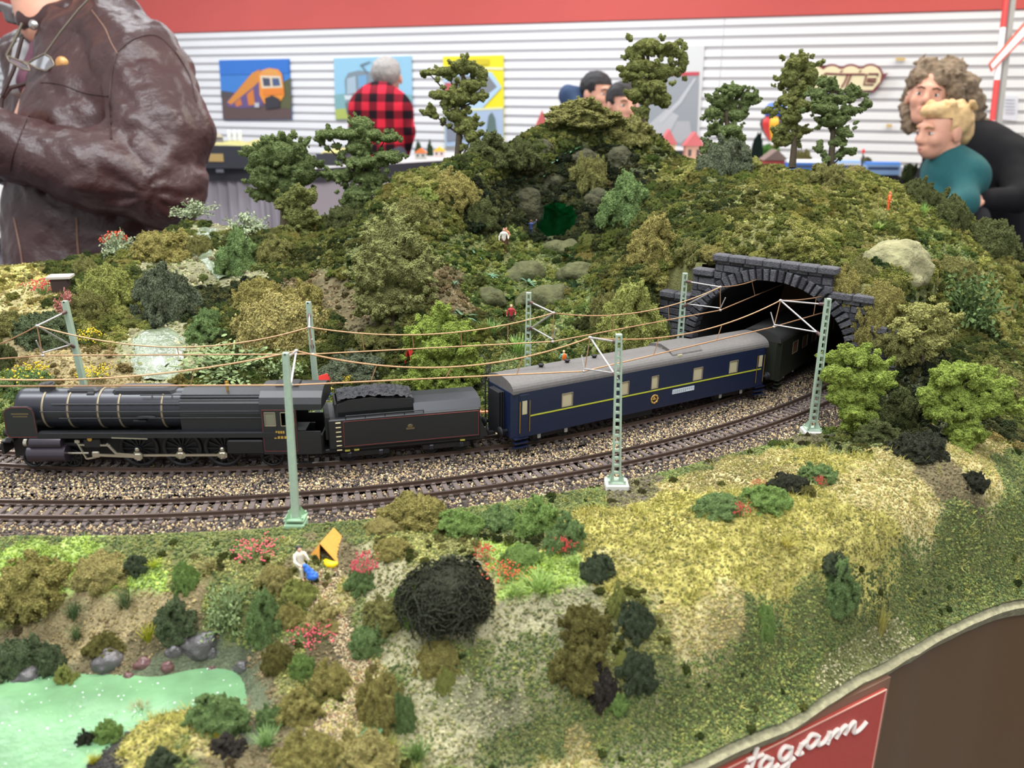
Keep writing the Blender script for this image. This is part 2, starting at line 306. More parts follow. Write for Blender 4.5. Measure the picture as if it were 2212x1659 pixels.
HZ = HZ + amp * (fbm(P3, 26, 3) * .010 + fbm(P3 + 3.3, 120, 2) * .0035) * np.where(Q[:, 1] > .55, 1.2, .75)
between = (da < .03) & (db > -.032) & (Q[:, 1] < 1.0) & (ps < .004)
w = np.clip((np.maximum(da - .020, -.032 - db)) / .010, 0, 1); w = np.where((Q[:, 1] < 1.0) & (ps < 0.0), w, 1.0)
HZ = HZ * w - .0060 * (1 - w)
HZ = np.where((ps > .004) & (pt > TL - .02) & (pt < TR + .02) & (ps < .06), np.maximum(HZ, .0895), HZ)
# soften the hand-placed survey away from tracks and masonry
H2 = HZ.reshape(GXX.shape).copy(); mw = (np.clip((dt - .034) / .02, 0, 1) * ((ps < -.02) | (pt < -.07) | (pt > .16) | (ps > .05)) * np.where(Q[:, 1] > .62, .35, 1)).reshape(GXX.shape)
for _ in range(10):
    Bl = H2.copy(); Bl[1:-1, 1:-1] = (H2[1:-1, 1:-1] * 2 + H2[:-2, 1:-1] + H2[2:, 1:-1] + H2[1:-1, :-2] + H2[1:-1, 2:]) / 6; H2 = H2 * (1 - mw) + Bl * mw
cm_ = (CN + CFR) / 2; rm_ = np.linalg.norm(PA + PD * ((TL + TR) / 2) - cm_); ba_ = np.abs(np.linalg.norm(Q - cm_, axis=1) - rm_).reshape(GXX.shape); thq = np.arctan2(Q[:, 0] - cm_[0], -(Q[:, 1] - cm_[1])).reshape(GXX.shape); th0_ = math.atan2((PA + PD * .0445)[0] - cm_[0], -((PA + PD * .0445)[1] - cm_[1]))
H2 = np.where((ba_ < .072) & (thq > th0_ + .02) & (thq < th0_ + .28) & (Q[:, 1] < 1.0).reshape(GXX.shape), np.maximum(H2, .0905 - np.clip(ba_ - .055, 0, 1) * 1.2), H2)
HZ = H2.ravel().copy()
def hgt(x, y):
    fx = np.clip((np.asarray(x, float) - GX0) / GS, 0, H2.shape[0] - 1.001); fy = np.clip((np.asarray(y, float) - GY0) / GS, 0, H2.shape[1] - 1.001)
    i = fx.astype(int); j = fy.astype(int); u = fx - i; v = fy - j
    return T + (H2[i, j] * (1 - u) * (1 - v) + H2[i + 1, j] * u * (1 - v) + H2[i, j + 1] * (1 - u) * v + H2[i + 1, j + 1] * u * v)
def hit(px, py):
    d = ray(px, py); ts = np.arange(.2, 1.35, .0015); P = CAM + d * ts[:, None]; below = P[:, 2] < hgt(P[:, 0], P[:, 1])
    i = int(np.argmax(below)) if below.any() else len(ts) - 1
    return P[i] if below.any() else Py(px, py, .9)
def nrm(x, y):
    e = .006; return Vector((-(hgt(x + e, y) - hgt(x - e, y)) / (2 * e), -(hgt(x, y + e) - hgt(x, y - e)) / (2 * e), 1)).normalized()
# layout outline
OUT = [(-.78, .17), (-.10, .17)] + [tuple(Pz(x_, y_, T - .061)[:2]) for x_, y_ in ((1080, 1740), (1290, 1700), (1500, 1640), (1700, 1543), (1900, 1432), (2050, 1352), (2212, 1290))] + [(.37, .445), (.45, .50), (.53, .60), (.575, .72), (.59, .84), (.56, .98), (.46, 1.08), (.3, 1.14), (.1, 1.17), (-.05, 1.12), (-.13, .99), (-.24, .975), (-.4, .955), (-.55, .93), (-.78, .90)]
def spline(P, n):
    P = np.array(P, float); out = []
    for i in range(len(P) - 1):
        a, b, c, d = P[max(i - 1, 0)], P[i], P[i + 1], P[min(i + 2, len(P) - 1)]
        for t in np.linspace(0, 1, n, endpoint=False): out.append(.5 * ((2 * b) + (c - a) * t + (2 * a - 5 * b + 4 * c - d) * t * t + (3 * b - a - 3 * c + d) * t ** 3))
    return np.array(out + [P[-1]])
EDGE = spline(OUT, 10)
EDGE[:, :2] += np.c_[[vnoise(np.array([[e[0] * 1, e[1], 0]]), 38)[0] for e in EDGE], [vnoise(np.array([[e[0], e[1], 9.]]), 45)[0] for e in EDGE]] * .0025 * ((EDGE[:, 1] > .2) & (EDGE[:, 0] > -.7))[:, None]
FE = EDGE[(EDGE[:, 0] > -.06) & (EDGE[:, 1] < .56) & (EDGE[:, 1] > .19)]
d_ = np.full(len(Q), 9.0); nearq = np.where((Q[:, 1] < .62) & (Q[:, 0] > -.12))[0]
d_[nearq] = np.min(np.linalg.norm(Q[nearq][:, None] - FE[None], axis=-1), axis=1); k_ = np.clip(d_ / .028, 0, 1); k_ = k_ * k_ * (3 - 2 * k_)
HZ = HZ * k_ + (-.0612 + .0035 * vnoise(np.c_[Q, Q[:, 0] * 0], 22)) * (1 - k_); H2 = HZ.reshape(GXX.shape)
def inside(Q, P=EDGE):
    c = np.zeros(len(Q), bool); x, y = Q[:, 0], Q[:, 1]; j = len(P) - 1
    for i in range(len(P)):
        xi, yi, xj, yj = P[i, 0], P[i, 1], P[j, 0], P[j, 1]
        k = ((yi > y) != (yj > y)) & (x < (xj - xi) * (y - yi) / (yj - yi + 1e-12) + xi); c ^= k; j = i
    return c
ins = inside(Q)
CAVE = np.array([0.052, .935, T + .083]); CAVR = np.array([.039, .05, .033])
def zcol(Q, ZK):
    base = np.array([ZC[k] for k in ZN])[ZK]; P3 = np.c_[Q, np.zeros(len(Q))]
    n = 1 + fbm(P3, 60, 3)[:, None] * .5 + fbm(P3 + 7, 500, 2)[:, None] * .5
    return np.clip(base * n * np.array([1, 1, 1]), 0, 1)
nx, ny = GXX.shape; gi = np.arange(nx * ny).reshape(nx, ny)
TC = zcol(Q, ZK)
# sparse pale rock showing on the front cliff
rockm = np.clip(fbm(np.c_[Q, HZ * 2], 42, 3) * 5 - .6, 0, .7) * (Q[:, 1] < .36) * (Q[:, 0] > -.07) * (Q[:, 0] < .07); TC = TC * (1 - rockm[:, None]) + np.array(ZC['cm']) * rockm[:, None]
# outside corners of boundary cells snap to the outline
F = np.stack([gi[:-1, :-1], gi[1:, :-1], gi[1:, 1:], gi[:-1, 1:]], -1).reshape(-1, 4)
fc = Q[F].mean(1); fps = (fc - PA) @ PN; fpt = (fc - PA) @ PD
SN = EDGE[(EDGE[:, 0] > -.77)]; SNd = np.concatenate([SN[:-1] + (SN[1:] - SN[:-1]) * t for t in np.linspace(0, 1, 12, endpoint=False)])
anyin = ins[F].any(1); bv = np.unique(F[anyin & ~ins[F].all(1)]); bv = bv[~ins[bv]]
for b_ in bv:
    k_ = np.argmin(((SNd - Q[b_]) ** 2).sum(1)); Q[b_] = SNd[k_]
HZ[bv] = hgt(Q[bv, 0], Q[bv, 1]) - T
keep = anyin & ~((fpt > TL) & (fpt < TR) & (fps > -.006) & (fps < .013))
hz4 = HZ[F].mean(1) + T; cd = (((np.c_[fc, hz4] - CAVE) / CAVR) ** 2).sum(1); keep &= ~((cd < 1) & (fc[:, 1] < CAVE[1] + .02))
used = np.zeros(nx * ny, bool); F = F[keep]; used[F.ravel()] = True; remap = np.cumsum(used) - 1
layout = empty('model_landscape', (0, 0, 0), 0, 'large green model railway landscape of hills, river bank and grassy slopes', 'model landscape', kind='structure')
M_GROUND = mat('ground', (.3, .28, .1), .95, attr='Col', noise=.35, nscale=900, bump=.0016, bscale=700, spec=.15)
np_mesh('ground_surface', np.c_[Q, HZ + T][used], remap[F], M_GROUND, layout, True, TC[used])
# pale plaster lip and dark fascia board round the edge
ev = EDGE[(EDGE[:, 0] > -.77)]
def strip(zf0, zf1, off0, off1):
    V = []; n = len(ev)
    for i, e in enumerate(ev):
        t = ev[min(i + 1, n - 1)] - ev[max(i - 1, 0)]; t = t / (np.linalg.norm(t) + 1e-9); o = np.array([t[1], -t[0]])
        h = float(hgt(e[0], e[1])); V.append((*(e + o * off0), zf0(h, i))); V.append((*(e + o * off1), zf1(h, i)))
    return np.array(V), np.array([(2 * i, 2 * i + 2, 2 * i + 3, 2 * i + 1) for i in range(n - 1)])
V, F_ = strip(lambda h, i: h + .0005, lambda h, i: h - .004, -.006, .003); V2, F2 = strip(lambda h, i: h - .004, lambda h, i: h - .012, .003, -.001)
np_mesh('plaster_rim', np.r_[V, V2], np.r_[F_, F2 + len(V)], mat('plaster_rim', ZC['cm'], .9, noise=.3, nscale=300, bump=.001, bscale=500), layout)
fascia = empty('fascia_board', (0, 0, 0), 0, 'dark brown glossy curved fascia board below the edge of the model landscape', 'board', kind='structure')
V, F_ = strip(lambda h, i: h - .006, lambda h, i: .62, -.003, -.003)
np_mesh('board_face', V, F_, mat('fascia_brown', srgb(92, 70, 44), .30, noise=.08, nscale=900, spec=.5), fascia)
plinth = empty('layout_base', (0, 0, 0), 0, 'dark curtained base holding up the model landscape', 'base', kind='structure')
V, F_ = strip(lambda h, i: .62, lambda h, i: 0.0, -.05, -.05); np_mesh('skirt', V, F_, mat('skirt_dark', srgb(50, 44, 38), .9), plinth)
V, F_ = strip(lambda h, i: .62, lambda h, i: .62, -.05, -.003); np_mesh('lower_board', V, F_, mat('skirt_dark', (0, 0, 0)), plinth)
print('terrain done')
# ------------------------------------------------------------------ tunnel mouth, tracks, masts, wires
M_STONE = mat('tunnel_stone', srgb(78, 77, 82), .8, noise=.45, nscale=700, bump=.0009, bscale=900)
M_STONE2 = mat('tunnel_stone_dark', srgb(54, 53, 58), .85, noise=.4, nscale=700, bump=.0009, bscale=900)
M_MORTAR = mat('tunnel_mortar', srgb(40, 40, 44), .95)
def W3(t, s, z): P = PA + PD * t + PN * s; return Vector((P[0], P[1], T + z))
tc_ = (TL + TR) / 2; HW = (TR - TL) / 2                            # half width .0615
AXZ = .030; AH = .0555                                               # spring line height, arch rise
def arch_pt(a, r=0.0):                                               # a: 0 right .. pi left
    x = (HW + r) * math.cos(a); z = AXZ + (AH + r) * math.sin(a); return tc_ + x, z
portal = empty('tunnel_portal', W3(tc_, 0, 0), 0, 'grey stone tunnel mouth with a wide round arch and stepped top in the hillside', 'tunnel')
Mi = portal.matrix_basis.copy() if False else Matrix.Translation(portal.location)
def pl(t, s, z): return W3(t, s, z) - portal.location
# backing wall with the arch cut out: ring of quads between the arch and the outer outline
def outer(a):
    x, z = math.cos(a), math.sin(a); return x, z
STEPS = [(-.050, .0), (-.050, .062), (-.022, .062), (-.022, .084), (-.004, .084), (-.004, .097), (.088, .097), (.088, .080), (.118, .080), (.118, .060), (.142, .060), (.142, 0)]
m = MB(); na = 36
arcp = [(TL, 0)] + [(arch_pt(PI - PI * i / na)) for i in range(na + 1)] + [(TR, 0)]
o_ = [(STEPS[0][0], 0)] + STEPS[1:-1] + [(STEPS[-1][0], 0)]
n_ = len(o_) + len(arcp)
for dz in (-.003,):
    vs = [pl(t, dz, z) for t, z in o_] + [pl(t, dz, z) for t, z in reversed(arcp)]
    m.add(vs, [tuple(range(n_))])
m.build('backing_wall', M_MORTAR, portal)
def inside_steps(t, z, mrg=0.0):
    if t < -.050 + mrg or t > .142 - mrg: return False
    top = .062 if t < -.022 else .084 if t < -.004 else .097 if t < .088 else .080 if t < .118 else .060
    if z > top - mrg: return False
    x = (t - tc_); r = .0085
    if z < AXZ: return abs(x) > HW + r - mrg
    return (x / (HW + r)) ** 2 + ((z - AXZ) / (AH + r)) ** 2 > 1
rr = random.Random(4); ch = .0058; row = 0; z = .0
while z < .094:
    t = -.050 + (row % 2) * -.005
    while t < .142:
        L = rr.uniform(.009, .015); t1 = t + L; a, b = max(t, -.0498), min(t1, .1418); hh = ch
        # clip against arch / steps by sampling
        n = 8; good = [inside_steps(a + (b - a) * (i + .5) / n, z + hh / 2) for i in range(n)]
        i = 0
        while i < n:
            if good[i]:
                j = i
                while j < n and good[j]: j += 1
                x0, x1 = a + (b - a) * i / n, a + (b - a) * j / n
                if x1 - x0 > .0018:
                    pr = rr.uniform(.0006, .0018); m = MB(); q = .0006
                    f = [pl(x0 + .0003, -.003, z + .0002), pl(x1 - .0003, -.003, z + .0002), pl(x1 - .0003, -.003, z + hh - .0002), pl(x0 + .0003, -.003, z + hh - .0002)]
                    g = [pl(x0 + q, -.003 - pr, z + q + rr.uniform(0, .0004)), pl(x1 - q, -.003 - pr * rr.uniform(.7, 1.2), z + q), pl(x1 - q, -.003 - pr, z + hh - q), pl(x0 + q, -.003 - pr * rr.uniform(.7, 1.2), z + hh - q)]
                    m.add(f + g, [(4, 5, 6, 7), (0, 1, 5, 4), (1, 2, 6, 5), (2, 3, 7, 6), (3, 0, 4, 7)]); m.build('stone', M_STONE if rr.random() < .6 else M_STONE2, portal)
                i = j
            else: i += 1
        t = t1
    z += ch; row += 1
for i in range(45):                                                  # arch ring stones
    na_ = 37; a0, a1 = PI * (i - 4) / na_, PI * (i - 3) / na_; q = []
    if 4 <= i < 41: c4 = [arch_pt(a0 + .012), arch_pt(a0 + .012, .0088), arch_pt(a1 - .012, .0088), arch_pt(a1 - .012)]
    else:
        k = i if i < 4 else i - 41; z0, z1 = AXZ * k / 4 + .0004, AXZ * (k + 1) / 4 - .0004
        c4 = [(TR, z0), (TR + .0088, z0), (TR + .0088, z1), (TR, z1)] if i < 4 else [(TL, z0), (TL - .0088, z0), (TL - .0088, z1), (TL, z1)]
    pr = rr.uniform(.003, .0044) + (.0015 if i == 22 else 0); m = MB()
    cx, cz = sum(p[0] for p in c4) / 4, sum(p[1] for p in c4) / 4
    f = [pl(t, .004, z) for t, z in c4] + [pl(t, -.003 - pr + .0008, z) for t, z in c4] + [pl(cx + (t - cx) * .78, -.003 - pr, cz + (z - cz) * .88) for t, z in c4]
    fs = []
    for k in range(4):
        for l_ in (0, 4): fs.append((l_ + k, l_ + (k + 1) % 4, l_ + 4 + (k + 1) % 4, l_ + 4 + k))
    m.add(f, fs + [(8, 9, 10, 11)]); m.build('arch_stone', M_STONE if i % 3 else M_STONE2, portal)
for t0, t1, zt in ((-.050, -.022, .062), (-.022, -.004, .084), (-.006, .090, .097), (.088, .118, .080), (.118, .142, .060)):   # coping stones
    n = max(1, round((t1 - t0) / .014))
    for i in range(n):
        a, b = t0 + (t1 - t0) * i / n + .0003, t0 + (t1 - t0) * (i + 1) / n - .0003; m = MB()
        R = Matrix.Rotation(math.atan2(PD[1], PD[0]), 4, 'Z')
        m.box(pl((a + b) / 2, -.001, zt + .001), (b - a, .011, .0052), R=R, bev=.0008); m.build('coping_stone', M_STONE, portal)
# tunnel lining following the curve
lining = empty('tunnel_lining', (0, 0, 0), 0, 'black lined bore of the railway tunnel behind the stone arch', 'tunnel lining', kind='structure')
M_BLACK = mat('lining_black', (.006, .006, .007), .95)
rings = []; P0 = PA + PD * tc_; c_mid = (CN + CFR) / 2; a = P0 - c_mid; R_ = np.linalg.norm(a); th0 = math.atan2(a[0], -a[1])
for k in range(7):
    th = th0 + k * .045; C_ = c_mid + R_ * np.array([math.sin(th), -math.cos(th)]); n2 = np.array([math.sin(th), -math.cos(th)]); w_ = min(1, k / 4); dirn = PD * (1 - w_) + n2 * w_; dirn /= np.linalg.norm(dirn)
    ring = []
    for i in range(-1, 22):
        if i == -1: x, z = HW + .002, -.001
        elif i == 21: x, z = -HW - .002, -.001
        else: aa = PI * i / 20; x, z = (HW + .002) * math.cos(aa), AXZ + (AH + .002) * math.sin(aa)
        ring.append((C_[0] + dirn[0] * x, C_[1] + dirn[1] * x, T + z))
    rings.append(ring)
V = np.array(rings).reshape(-1, 3); nr = 23
F_ = np.array([(k * nr + i, k * nr + i + 1, (k + 1) * nr + i + 1, (k + 1) * nr + i) for k in range(6) for i in range(nr - 1)])
np_mesh('bore', V, F_, M_BLACK, lining)
# ---- track bed board inside and under the tracks, ballast shoulder
def bedstrip(c, R, o0, o1, z0, z1, tha, thb, n=140):
    V = []
    for i in range(n + 1):
        th = tha + (thb - tha) * i / n; V.append(arc(c, R, th, o0, z0)); V.append(arc(c, R, th, o1, z1))
    return np.array(V), np.array([(2 * i, 2 * i + 1, 2 * i + 3, 2 * i + 2) for i in range(n)])
THA, THB = -.74, 1.05
M_BED = mat('track_bed', srgb(72, 62, 54), .95, noise=.5, nscale=1500)
Vb = []; Fb = []
for c, R, oa, ob, za, zb in ((CN, RN, -.034, .018, -.0032, -.0032), (CN, RN, .018, .036, -.0032, -.0062), (CFR, RF, -.030, .052, -.0032, -.0032), (CFR, RF, -.039, -.030, -.0055, -.0032)):
    v, f = bedstrip(c, R, oa, ob, za, zb, THA, THB); Fb.append(f + sum(len(x) for x in Vb)); Vb.append(v)
np_mesh('track_bed', np.concatenate(Vb), np.concatenate(Fb), M_BED, layout)
# ---- tracks
M_RAIL = mat('rail', srgb(112, 96, 88), .35, .8, noise=.15, nscale=300); M_RAILS = mat('rail_side', srgb(84, 66, 56), .6, .2)
M_SLEEP = mat('sleeper', srgb(92, 80, 76), .75, noise=.15, nscale=800)
G2 = .0088
def rail_prof(): return [(-.0014, 0), (.0014, 0), (.0013, .0005), (.0004, .0008), (.0004, .0018), (.0007, .002), (.0007, .0026), (-.0007, .0026), (-.0007, .002), (-.0004, .0018), (-.0004, .0008), (-.0013, .0005)]
def sleeper_mesh():
    m = MB(); m.box((0, 0, .0007), (.0030, .0290, .0014), bev=.0003)
    for s in (-1, 1):
        for q in (-1, 1): m.box((0, s * G2 + q * .0021, .0018), (.0022, .0016, .0011), bev=.0002)
    return m.mesh('sleeper')
SLM = sleeper_mesh(); SLM.materials.append(M_SLEEP)
ZS = -.0030
def track(c, R, label, tha, thb):
    t = empty('railway_track', arc(c, R, 0, 0, ZS), 0, label, 'railway track')
    loc = np.array(t.location)
    for s in (-1, 1):
        pr = rail_prof(); n = 200; V = []; F_ = []
        for i in range(n + 1):
            th = tha + (thb - tha) * i / n
            for (o, z) in pr: V.append(arc(c, R, th, s * G2 + o, ZS + .0014 + z) - loc)
        k = len(pr)
        F_ = [(i * k + j, (i + 1) * k + j, (i + 1) * k + (j + 1) % k, i * k + (j + 1) % k) for i in range(n) for j in range(k)]
        o = np_mesh('rail', V, F_, M_RAILS, t, False); o.data.materials.append(M_RAIL)
        mi = np.zeros(len(F_), np.int32); mi[np.arange(len(F_)) % k == 6] = 1; o.data.polygons.foreach_set('material_index', mi)
    dth = .0064 / R; th = tha
    while th < thb:
        o = linkobj('sleeper', SLM, t); P = arc(c, R, th, 0, ZS) - loc; o.location = P; o.rotation_euler = (0, 0, th); th += dth
    return t
track(CN, RN, 'front curved railway track with dark sleepers, empty of trains', -.62, 1.0)
track(CFR, RF, 'rear curved railway track that carries the steam train', -.66, 1.0)
# ---- ballast grains (uncountable): instanced chips
def gn_scatter(name, P, nor, scl, col, variants, label, cat, mt, parent=None, kind='stuff', rot=None, stretch=None):
    me = bpy.data.meshes.new(name); me.vertices.add(len(P)); me.vertices.foreach_set('co', np.asarray(P, np.float32).ravel())
    def at(n, ty, arr, key='value'): a = me.attributes.new(n, ty, 'POINT'); a.data.foreach_set(key, np.ascontiguousarray(arr).ravel())
    at('rot', 'FLOAT_VECTOR', np.asarray(rot, np.float32), 'vector'); at('scl', 'FLOAT_VECTOR', np.asarray(scl, np.float32), 'vector')
    c4 = np.ones((len(P), 4), np.float32); c4[:, :3] = col; at('icol', 'FLOAT_COLOR', c4, 'color')
    at('pick', 'INT', RNG.integers(0, len(variants), len(P)).astype(np.int32))
    o = linkobj(name, me, parent)
    cc = bpy.data.collections.new(name + '_pieces')
    for i, v in enumerate(variants):
        q = bpy.data.objects.new('%s_piece_%d' % (name, i), v); cc.objects.link(q)
        if not v.materials: v.materials.append(mt)
    ng = bpy.data.node_groups.new(name, 'GeometryNodeTree'); ng.interface.new_socket('Geometry', in_out='INPUT', socket_type='NodeSocketGeometry'); ng.interface.new_socket('Geometry', in_out='OUTPUT', socket_type='NodeSocketGeometry')
    N = ng.nodes; L = ng.links; gi_ = N.new('NodeGroupInput'); go = N.new('NodeGroupOutput')
    mp = N.new('GeometryNodeMeshToPoints'); L.new(gi_.outputs[0], mp.inputs[0])
    ip = N.new('GeometryNodeInstanceOnPoints'); ci = N.new('GeometryNodeCollectionInfo'); ci.inputs[0].default_value = cc; ci.inputs['Separate Children'].default_value = True; ci.inputs['Reset Children'].default_value = True
    def na(n, ty): a = N.new('GeometryNodeInputNamedAttribute'); a.data_type = ty; a.inputs['Name'].default_value = n; return [s for s in a.outputs if s.enabled and s.name == 'Attribute'][0]
    L.new(mp.outputs[0], ip.inputs['Points']); L.new(ci.outputs[0], ip.inputs['Instance']); ip.inputs['Pick Instance'].default_value = True
    L.new(na('pick', 'INT'), ip.inputs['Instance Index']); L.new(na('rot', 'FLOAT_VECTOR'), ip.inputs['Rotation']); L.new(na('scl', 'FLOAT_VECTOR'), ip.inputs['Scale'])
    L.new(ip.outputs[0], go.inputs[0])
    md = o.modifiers.new('scatter', 'NODES'); md.node_group = ng
    tag(o, label, cat, kind=kind); return o
def chip(seed, n=6, flat=.7):
    r_ = np.random.default_rng(seed); V, F_ = ico(1 if n > 6 else 0); V = V * (1 + r_.uniform(-.3, .25, (len(V), 1))); V[:, 2] *= flat; return np_mesh('chip', V, F_, None, None, n > 6, link=False)
def ico(sub):
    t = (1 + 5 ** .5) / 2; V = [(-1, t, 0), (1, t, 0), (-1, -t, 0), (1, -t, 0), (0, -1, t), (0, 1, t), (0, -1, -t), (0, 1, -t), (t, 0, -1), (t, 0, 1), (-t, 0, -1), (-t, 0, 1)]
    F_ = [(0, 11, 5), (0, 5, 1), (0, 1, 7), (0, 7, 10), (0, 10, 11), (1, 5, 9), (5, 11, 4), (11, 10, 2), (10, 7, 6), (7, 1, 8), (3, 9, 4), (3, 4, 2), (3, 2, 6), (3, 6, 8), (3, 8, 9), (4, 9, 5), (2, 4, 11), (6, 2, 10), (8, 6, 7), (9, 8, 1)]
    V = [np.array(v) / np.linalg.norm(v) for v in V]
    for _ in range(sub):
        c = {}; G = []
        def mid(a, b):
            k = (min(a, b), max(a, b))
            if k not in c: q = V[a] + V[b]; V.append(q / np.linalg.norm(q)); c[k] = len(V) - 1
            return c[k]
        for a, b, d in F_: ab, bd, da_ = mid(a, b), mid(b, d), mid(d, a); G += [(a, ab, da_), (b, bd, ab), (d, da_, bd), (ab, bd, da_)]
        F_ = G
    return np.array(V), np.array(F_)
CHIPS = [chip(i) for i in range(5)]
n = 115000; th = RNG.uniform(-.66, .86, n); which = RNG.random(n)
c_ = np.where(which[:, None] < .5, CN, CFR); R_ = np.where(which < .5, RN + RNG.uniform(-.030, .0345, n), RF + RNG.uniform(-.037, .040, n))
X = c_[:, 0] + R_ * np.sin(th); Y = c_[:, 1] - R_ * np.cos(th)
off = np.where(which < .5, R_ - RN, R_ - RF); zz = T - .0032 + np.where(which < .5, -np.clip(off - .018, 0, 1) * .2, -np.clip(-.030 - off, 0, 1) * .25) + RNG.uniform(0, .0005, n)
ok = ~((abs(abs(off) - G2) < .0018)) & ~((which >= .5) & (off > .030) & (RNG.random(n) < .3))
pal = np.array([srgb(196, 172, 128), srgb(166, 138, 104), srgb(58, 52, 50), srgb(86, 76, 72), srgb(120, 104, 92), srgb(214, 198, 160), srgb(44, 40, 42)])
cl = pal[RNG.choice(7, n, p=[.16, .14, .22, .18, .14, .06, .10])]
sz = RNG.uniform(.0005, .00095, n)
M_CHIP = mat('ballast_grain', (.3, .25, .2), .85, attr='icol', inst=True)
gn_scatter('ballast', np.c_[X, Y, zz][ok], None, (sz[:, None] * RNG.uniform(.7, 1.3, (n, 3)))[ok], cl[ok], CHIPS, 'mixed tan and dark grey ballast grains spread under both tracks', 'ballast', M_CHIP, rot=RNG.uniform(0, 6.3, (n, 3))[ok])
# ---- overhead line masts
M_MAST = mat('mast_green', srgb(160, 178, 158), .55, noise=.08, nscale=500); M_ARM = mat('arm_metal', srgb(190, 186, 186), .4, .6); M_INS = mat('insulator', srgb(92, 66, 62), .4)
M_WIRE = mat('copper_wire', srgb(190, 148, 112), .4, .7); M_FOOT = mat('mast_foot', srgb(214, 212, 204), .8); M_FOOTG = mat('mast_foot_green', srgb(150, 185, 150), .6)
def mast(px, pbase, ptop, label, height=None, foot='white', lattice=True, loc=None, top_px=None, rz=0.0, w0=.0042, w1=.0025):
    if not lattice: w0, w1 = .0027, .0019
    if loc is None: loc = Pz(pbase[0], pbase[1], T)
    top = Py(ptop[0], ptop[1], loc[1]); top = np.array([top[0], loc[1], top[2]]); H = top[2] - loc[2]
    o = empty('overhead_line_mast', loc, 0, label, 'mast', 'overhead line masts beside the tracks')
    lean = (top - loc) / H
    ang = math.atan2(lean[0], 1.0); P = lambda x, y, z: Vector((x * math.cos(rz) - y * math.sin(rz) + lean[0] * z, x * math.sin(rz) + y * math.cos(rz), z))
    m = MB(); m.sf = []
    # two channel legs tied by battens
    wz = lambda z: (w0 + (w1 - w0) * z / H) / 2
    for s in (-1, 1):
        for face in (-1, 1):
            n = 2; a = [P(s * wz(0) , face * .0011, 0.004), P(s * wz(H), face * .0011, H)]
            m.bar(a[0], a[1], .0010, .0010)
        m.bar(P(s * (wz(0)), 0, .004), P(s * wz(H), 0, H), .0009, .0028) if False else m.bar(P(s * wz(0), 0, .004), P(s * wz(H), 0, H), .0008, .0026)
    z = .010
    while z < H - .002:
        if lattice: m.box(P(0, 0, z), (2 * wz(z), .0024, .0010), rz=rz)
        z += .0046
    if not lattice: m.bar(P(0, -.0012, .004), P(0, -.0012, H), .0020, .0006)
    m.box(P(0, 0, H - .0005), (w1 + .0006, .0030, .001), rz=rz)
    m.build('column', M_MAST, o)
    m = MB(); m.box(P(0, 0, .0047), (.0104, .0092, .0009), rz=rz)
    for sx in (-1, 1):
        for sy in (-1, 1): m.add([P(sx * .0048, sy * .0040, .005), P(sx * .0022, sy * .0014, .005), P(sx * .0022, sy * .0014, .011), P(sx * .0048, sy * .0034, .005)], [(0, 1, 2), (0, 2, 3)]); m.cyl(P(sx * .0044, sy * .0038, .0048), P(sx * .0044, sy * .0038, .0066), .0006, 6)
    m.build('base_plate', M_FOOTG if foot == 'green' else M_MAST, o)
    if foot == 'white': m = MB(); m.box(P(0, 0, -.003), (.0132, .0118, .0148), rz=rz, bev=.0006); m.build('foundation', M_FOOT, o)
    else: m = MB(); m.box(P(0, 0, -.003), (.0105, .0100, .0115), rz=rz, bev=.0006); m.build('foundation', M_FOOTG, o)
    return o, loc, top, P, H
def arm(o, loc, zt, zb, target_m, target_c, P, ins=True):
    """cantilever: from column at heights zt / zb to messenger and contact points (world)"""
    L = Vector(loc); a = P(0, 0, zt); b = P(0, 0, zb); mm = Vector(target_m) - L; cc = Vector(target_c) - L
    def seg(name, p, q, r, mt): k = MB(); k.tube([p, q], r, 6); return k.build(name, mt, o)
    seg('upper_tube', a, mm, .00055, M_ARM); seg('diagonal_tube', b, mm, .00055, M_ARM)
    mid = b + (mm - b) * .15; seg('registration_tube', mid, cc + Vector((0, 0, .0015)), .0005, M_ARM)
    seg('steady_arm', cc + Vector((0, 0, .0015)), cc + (mid - cc) * -.12 + Vector((0, 0, .010)), .0004, M_ARM)
    seg('hanger_wire', mm, cc, .00035, M_WIRE)
    for p, q in ((a, mm), (b, mm)):
        d = (q - p).normalized(); k = MB()
        for j in range(4): k.ell(p + d * (.0022 + j * .0011), .0011, 8, 5)
        k.build('insulator', M_INS, o)
    k = MB(); k.ell(cc, (.0012, .0008, .0009), 8, 6); k.ell(mm, (.0012, .0008, .0009), 8, 6); k.build('clamp', M_ARM, o)
def tofar(px, y, off=-.034):                                          # stand behind the rear track
    d = ray(px, y); best = None
    for t in np.linspace(.3, .9, 1200):
        P_ = CAM + d * t; r = math.hypot(P_[0] - CFR[0], P_[1] - CFR[1]) - RF
        if P_[1] < 1.0 and r < off: return P_
    return P_
MS = {}
for key, pb, pt_, lab, kw in (
    ('m1', (640, 1135), (617, 762), 'solid green mast on a green foot beside the orange tent, in front of both tracks', dict(foot='green', lattice=False)),
    ('m2', (1331, 1055), (1337, 722), 'green ladder mast on a white foot beside the yellow grass, crossing the blue carriage', {}),
    ('m3', (1753, 940), (1789, 645), 'leaning green lattice mast on a white foot beside the tunnel mouth and pale tree', {})):
    MS[key] = mast(None, pb, pt_, lab, **kw)
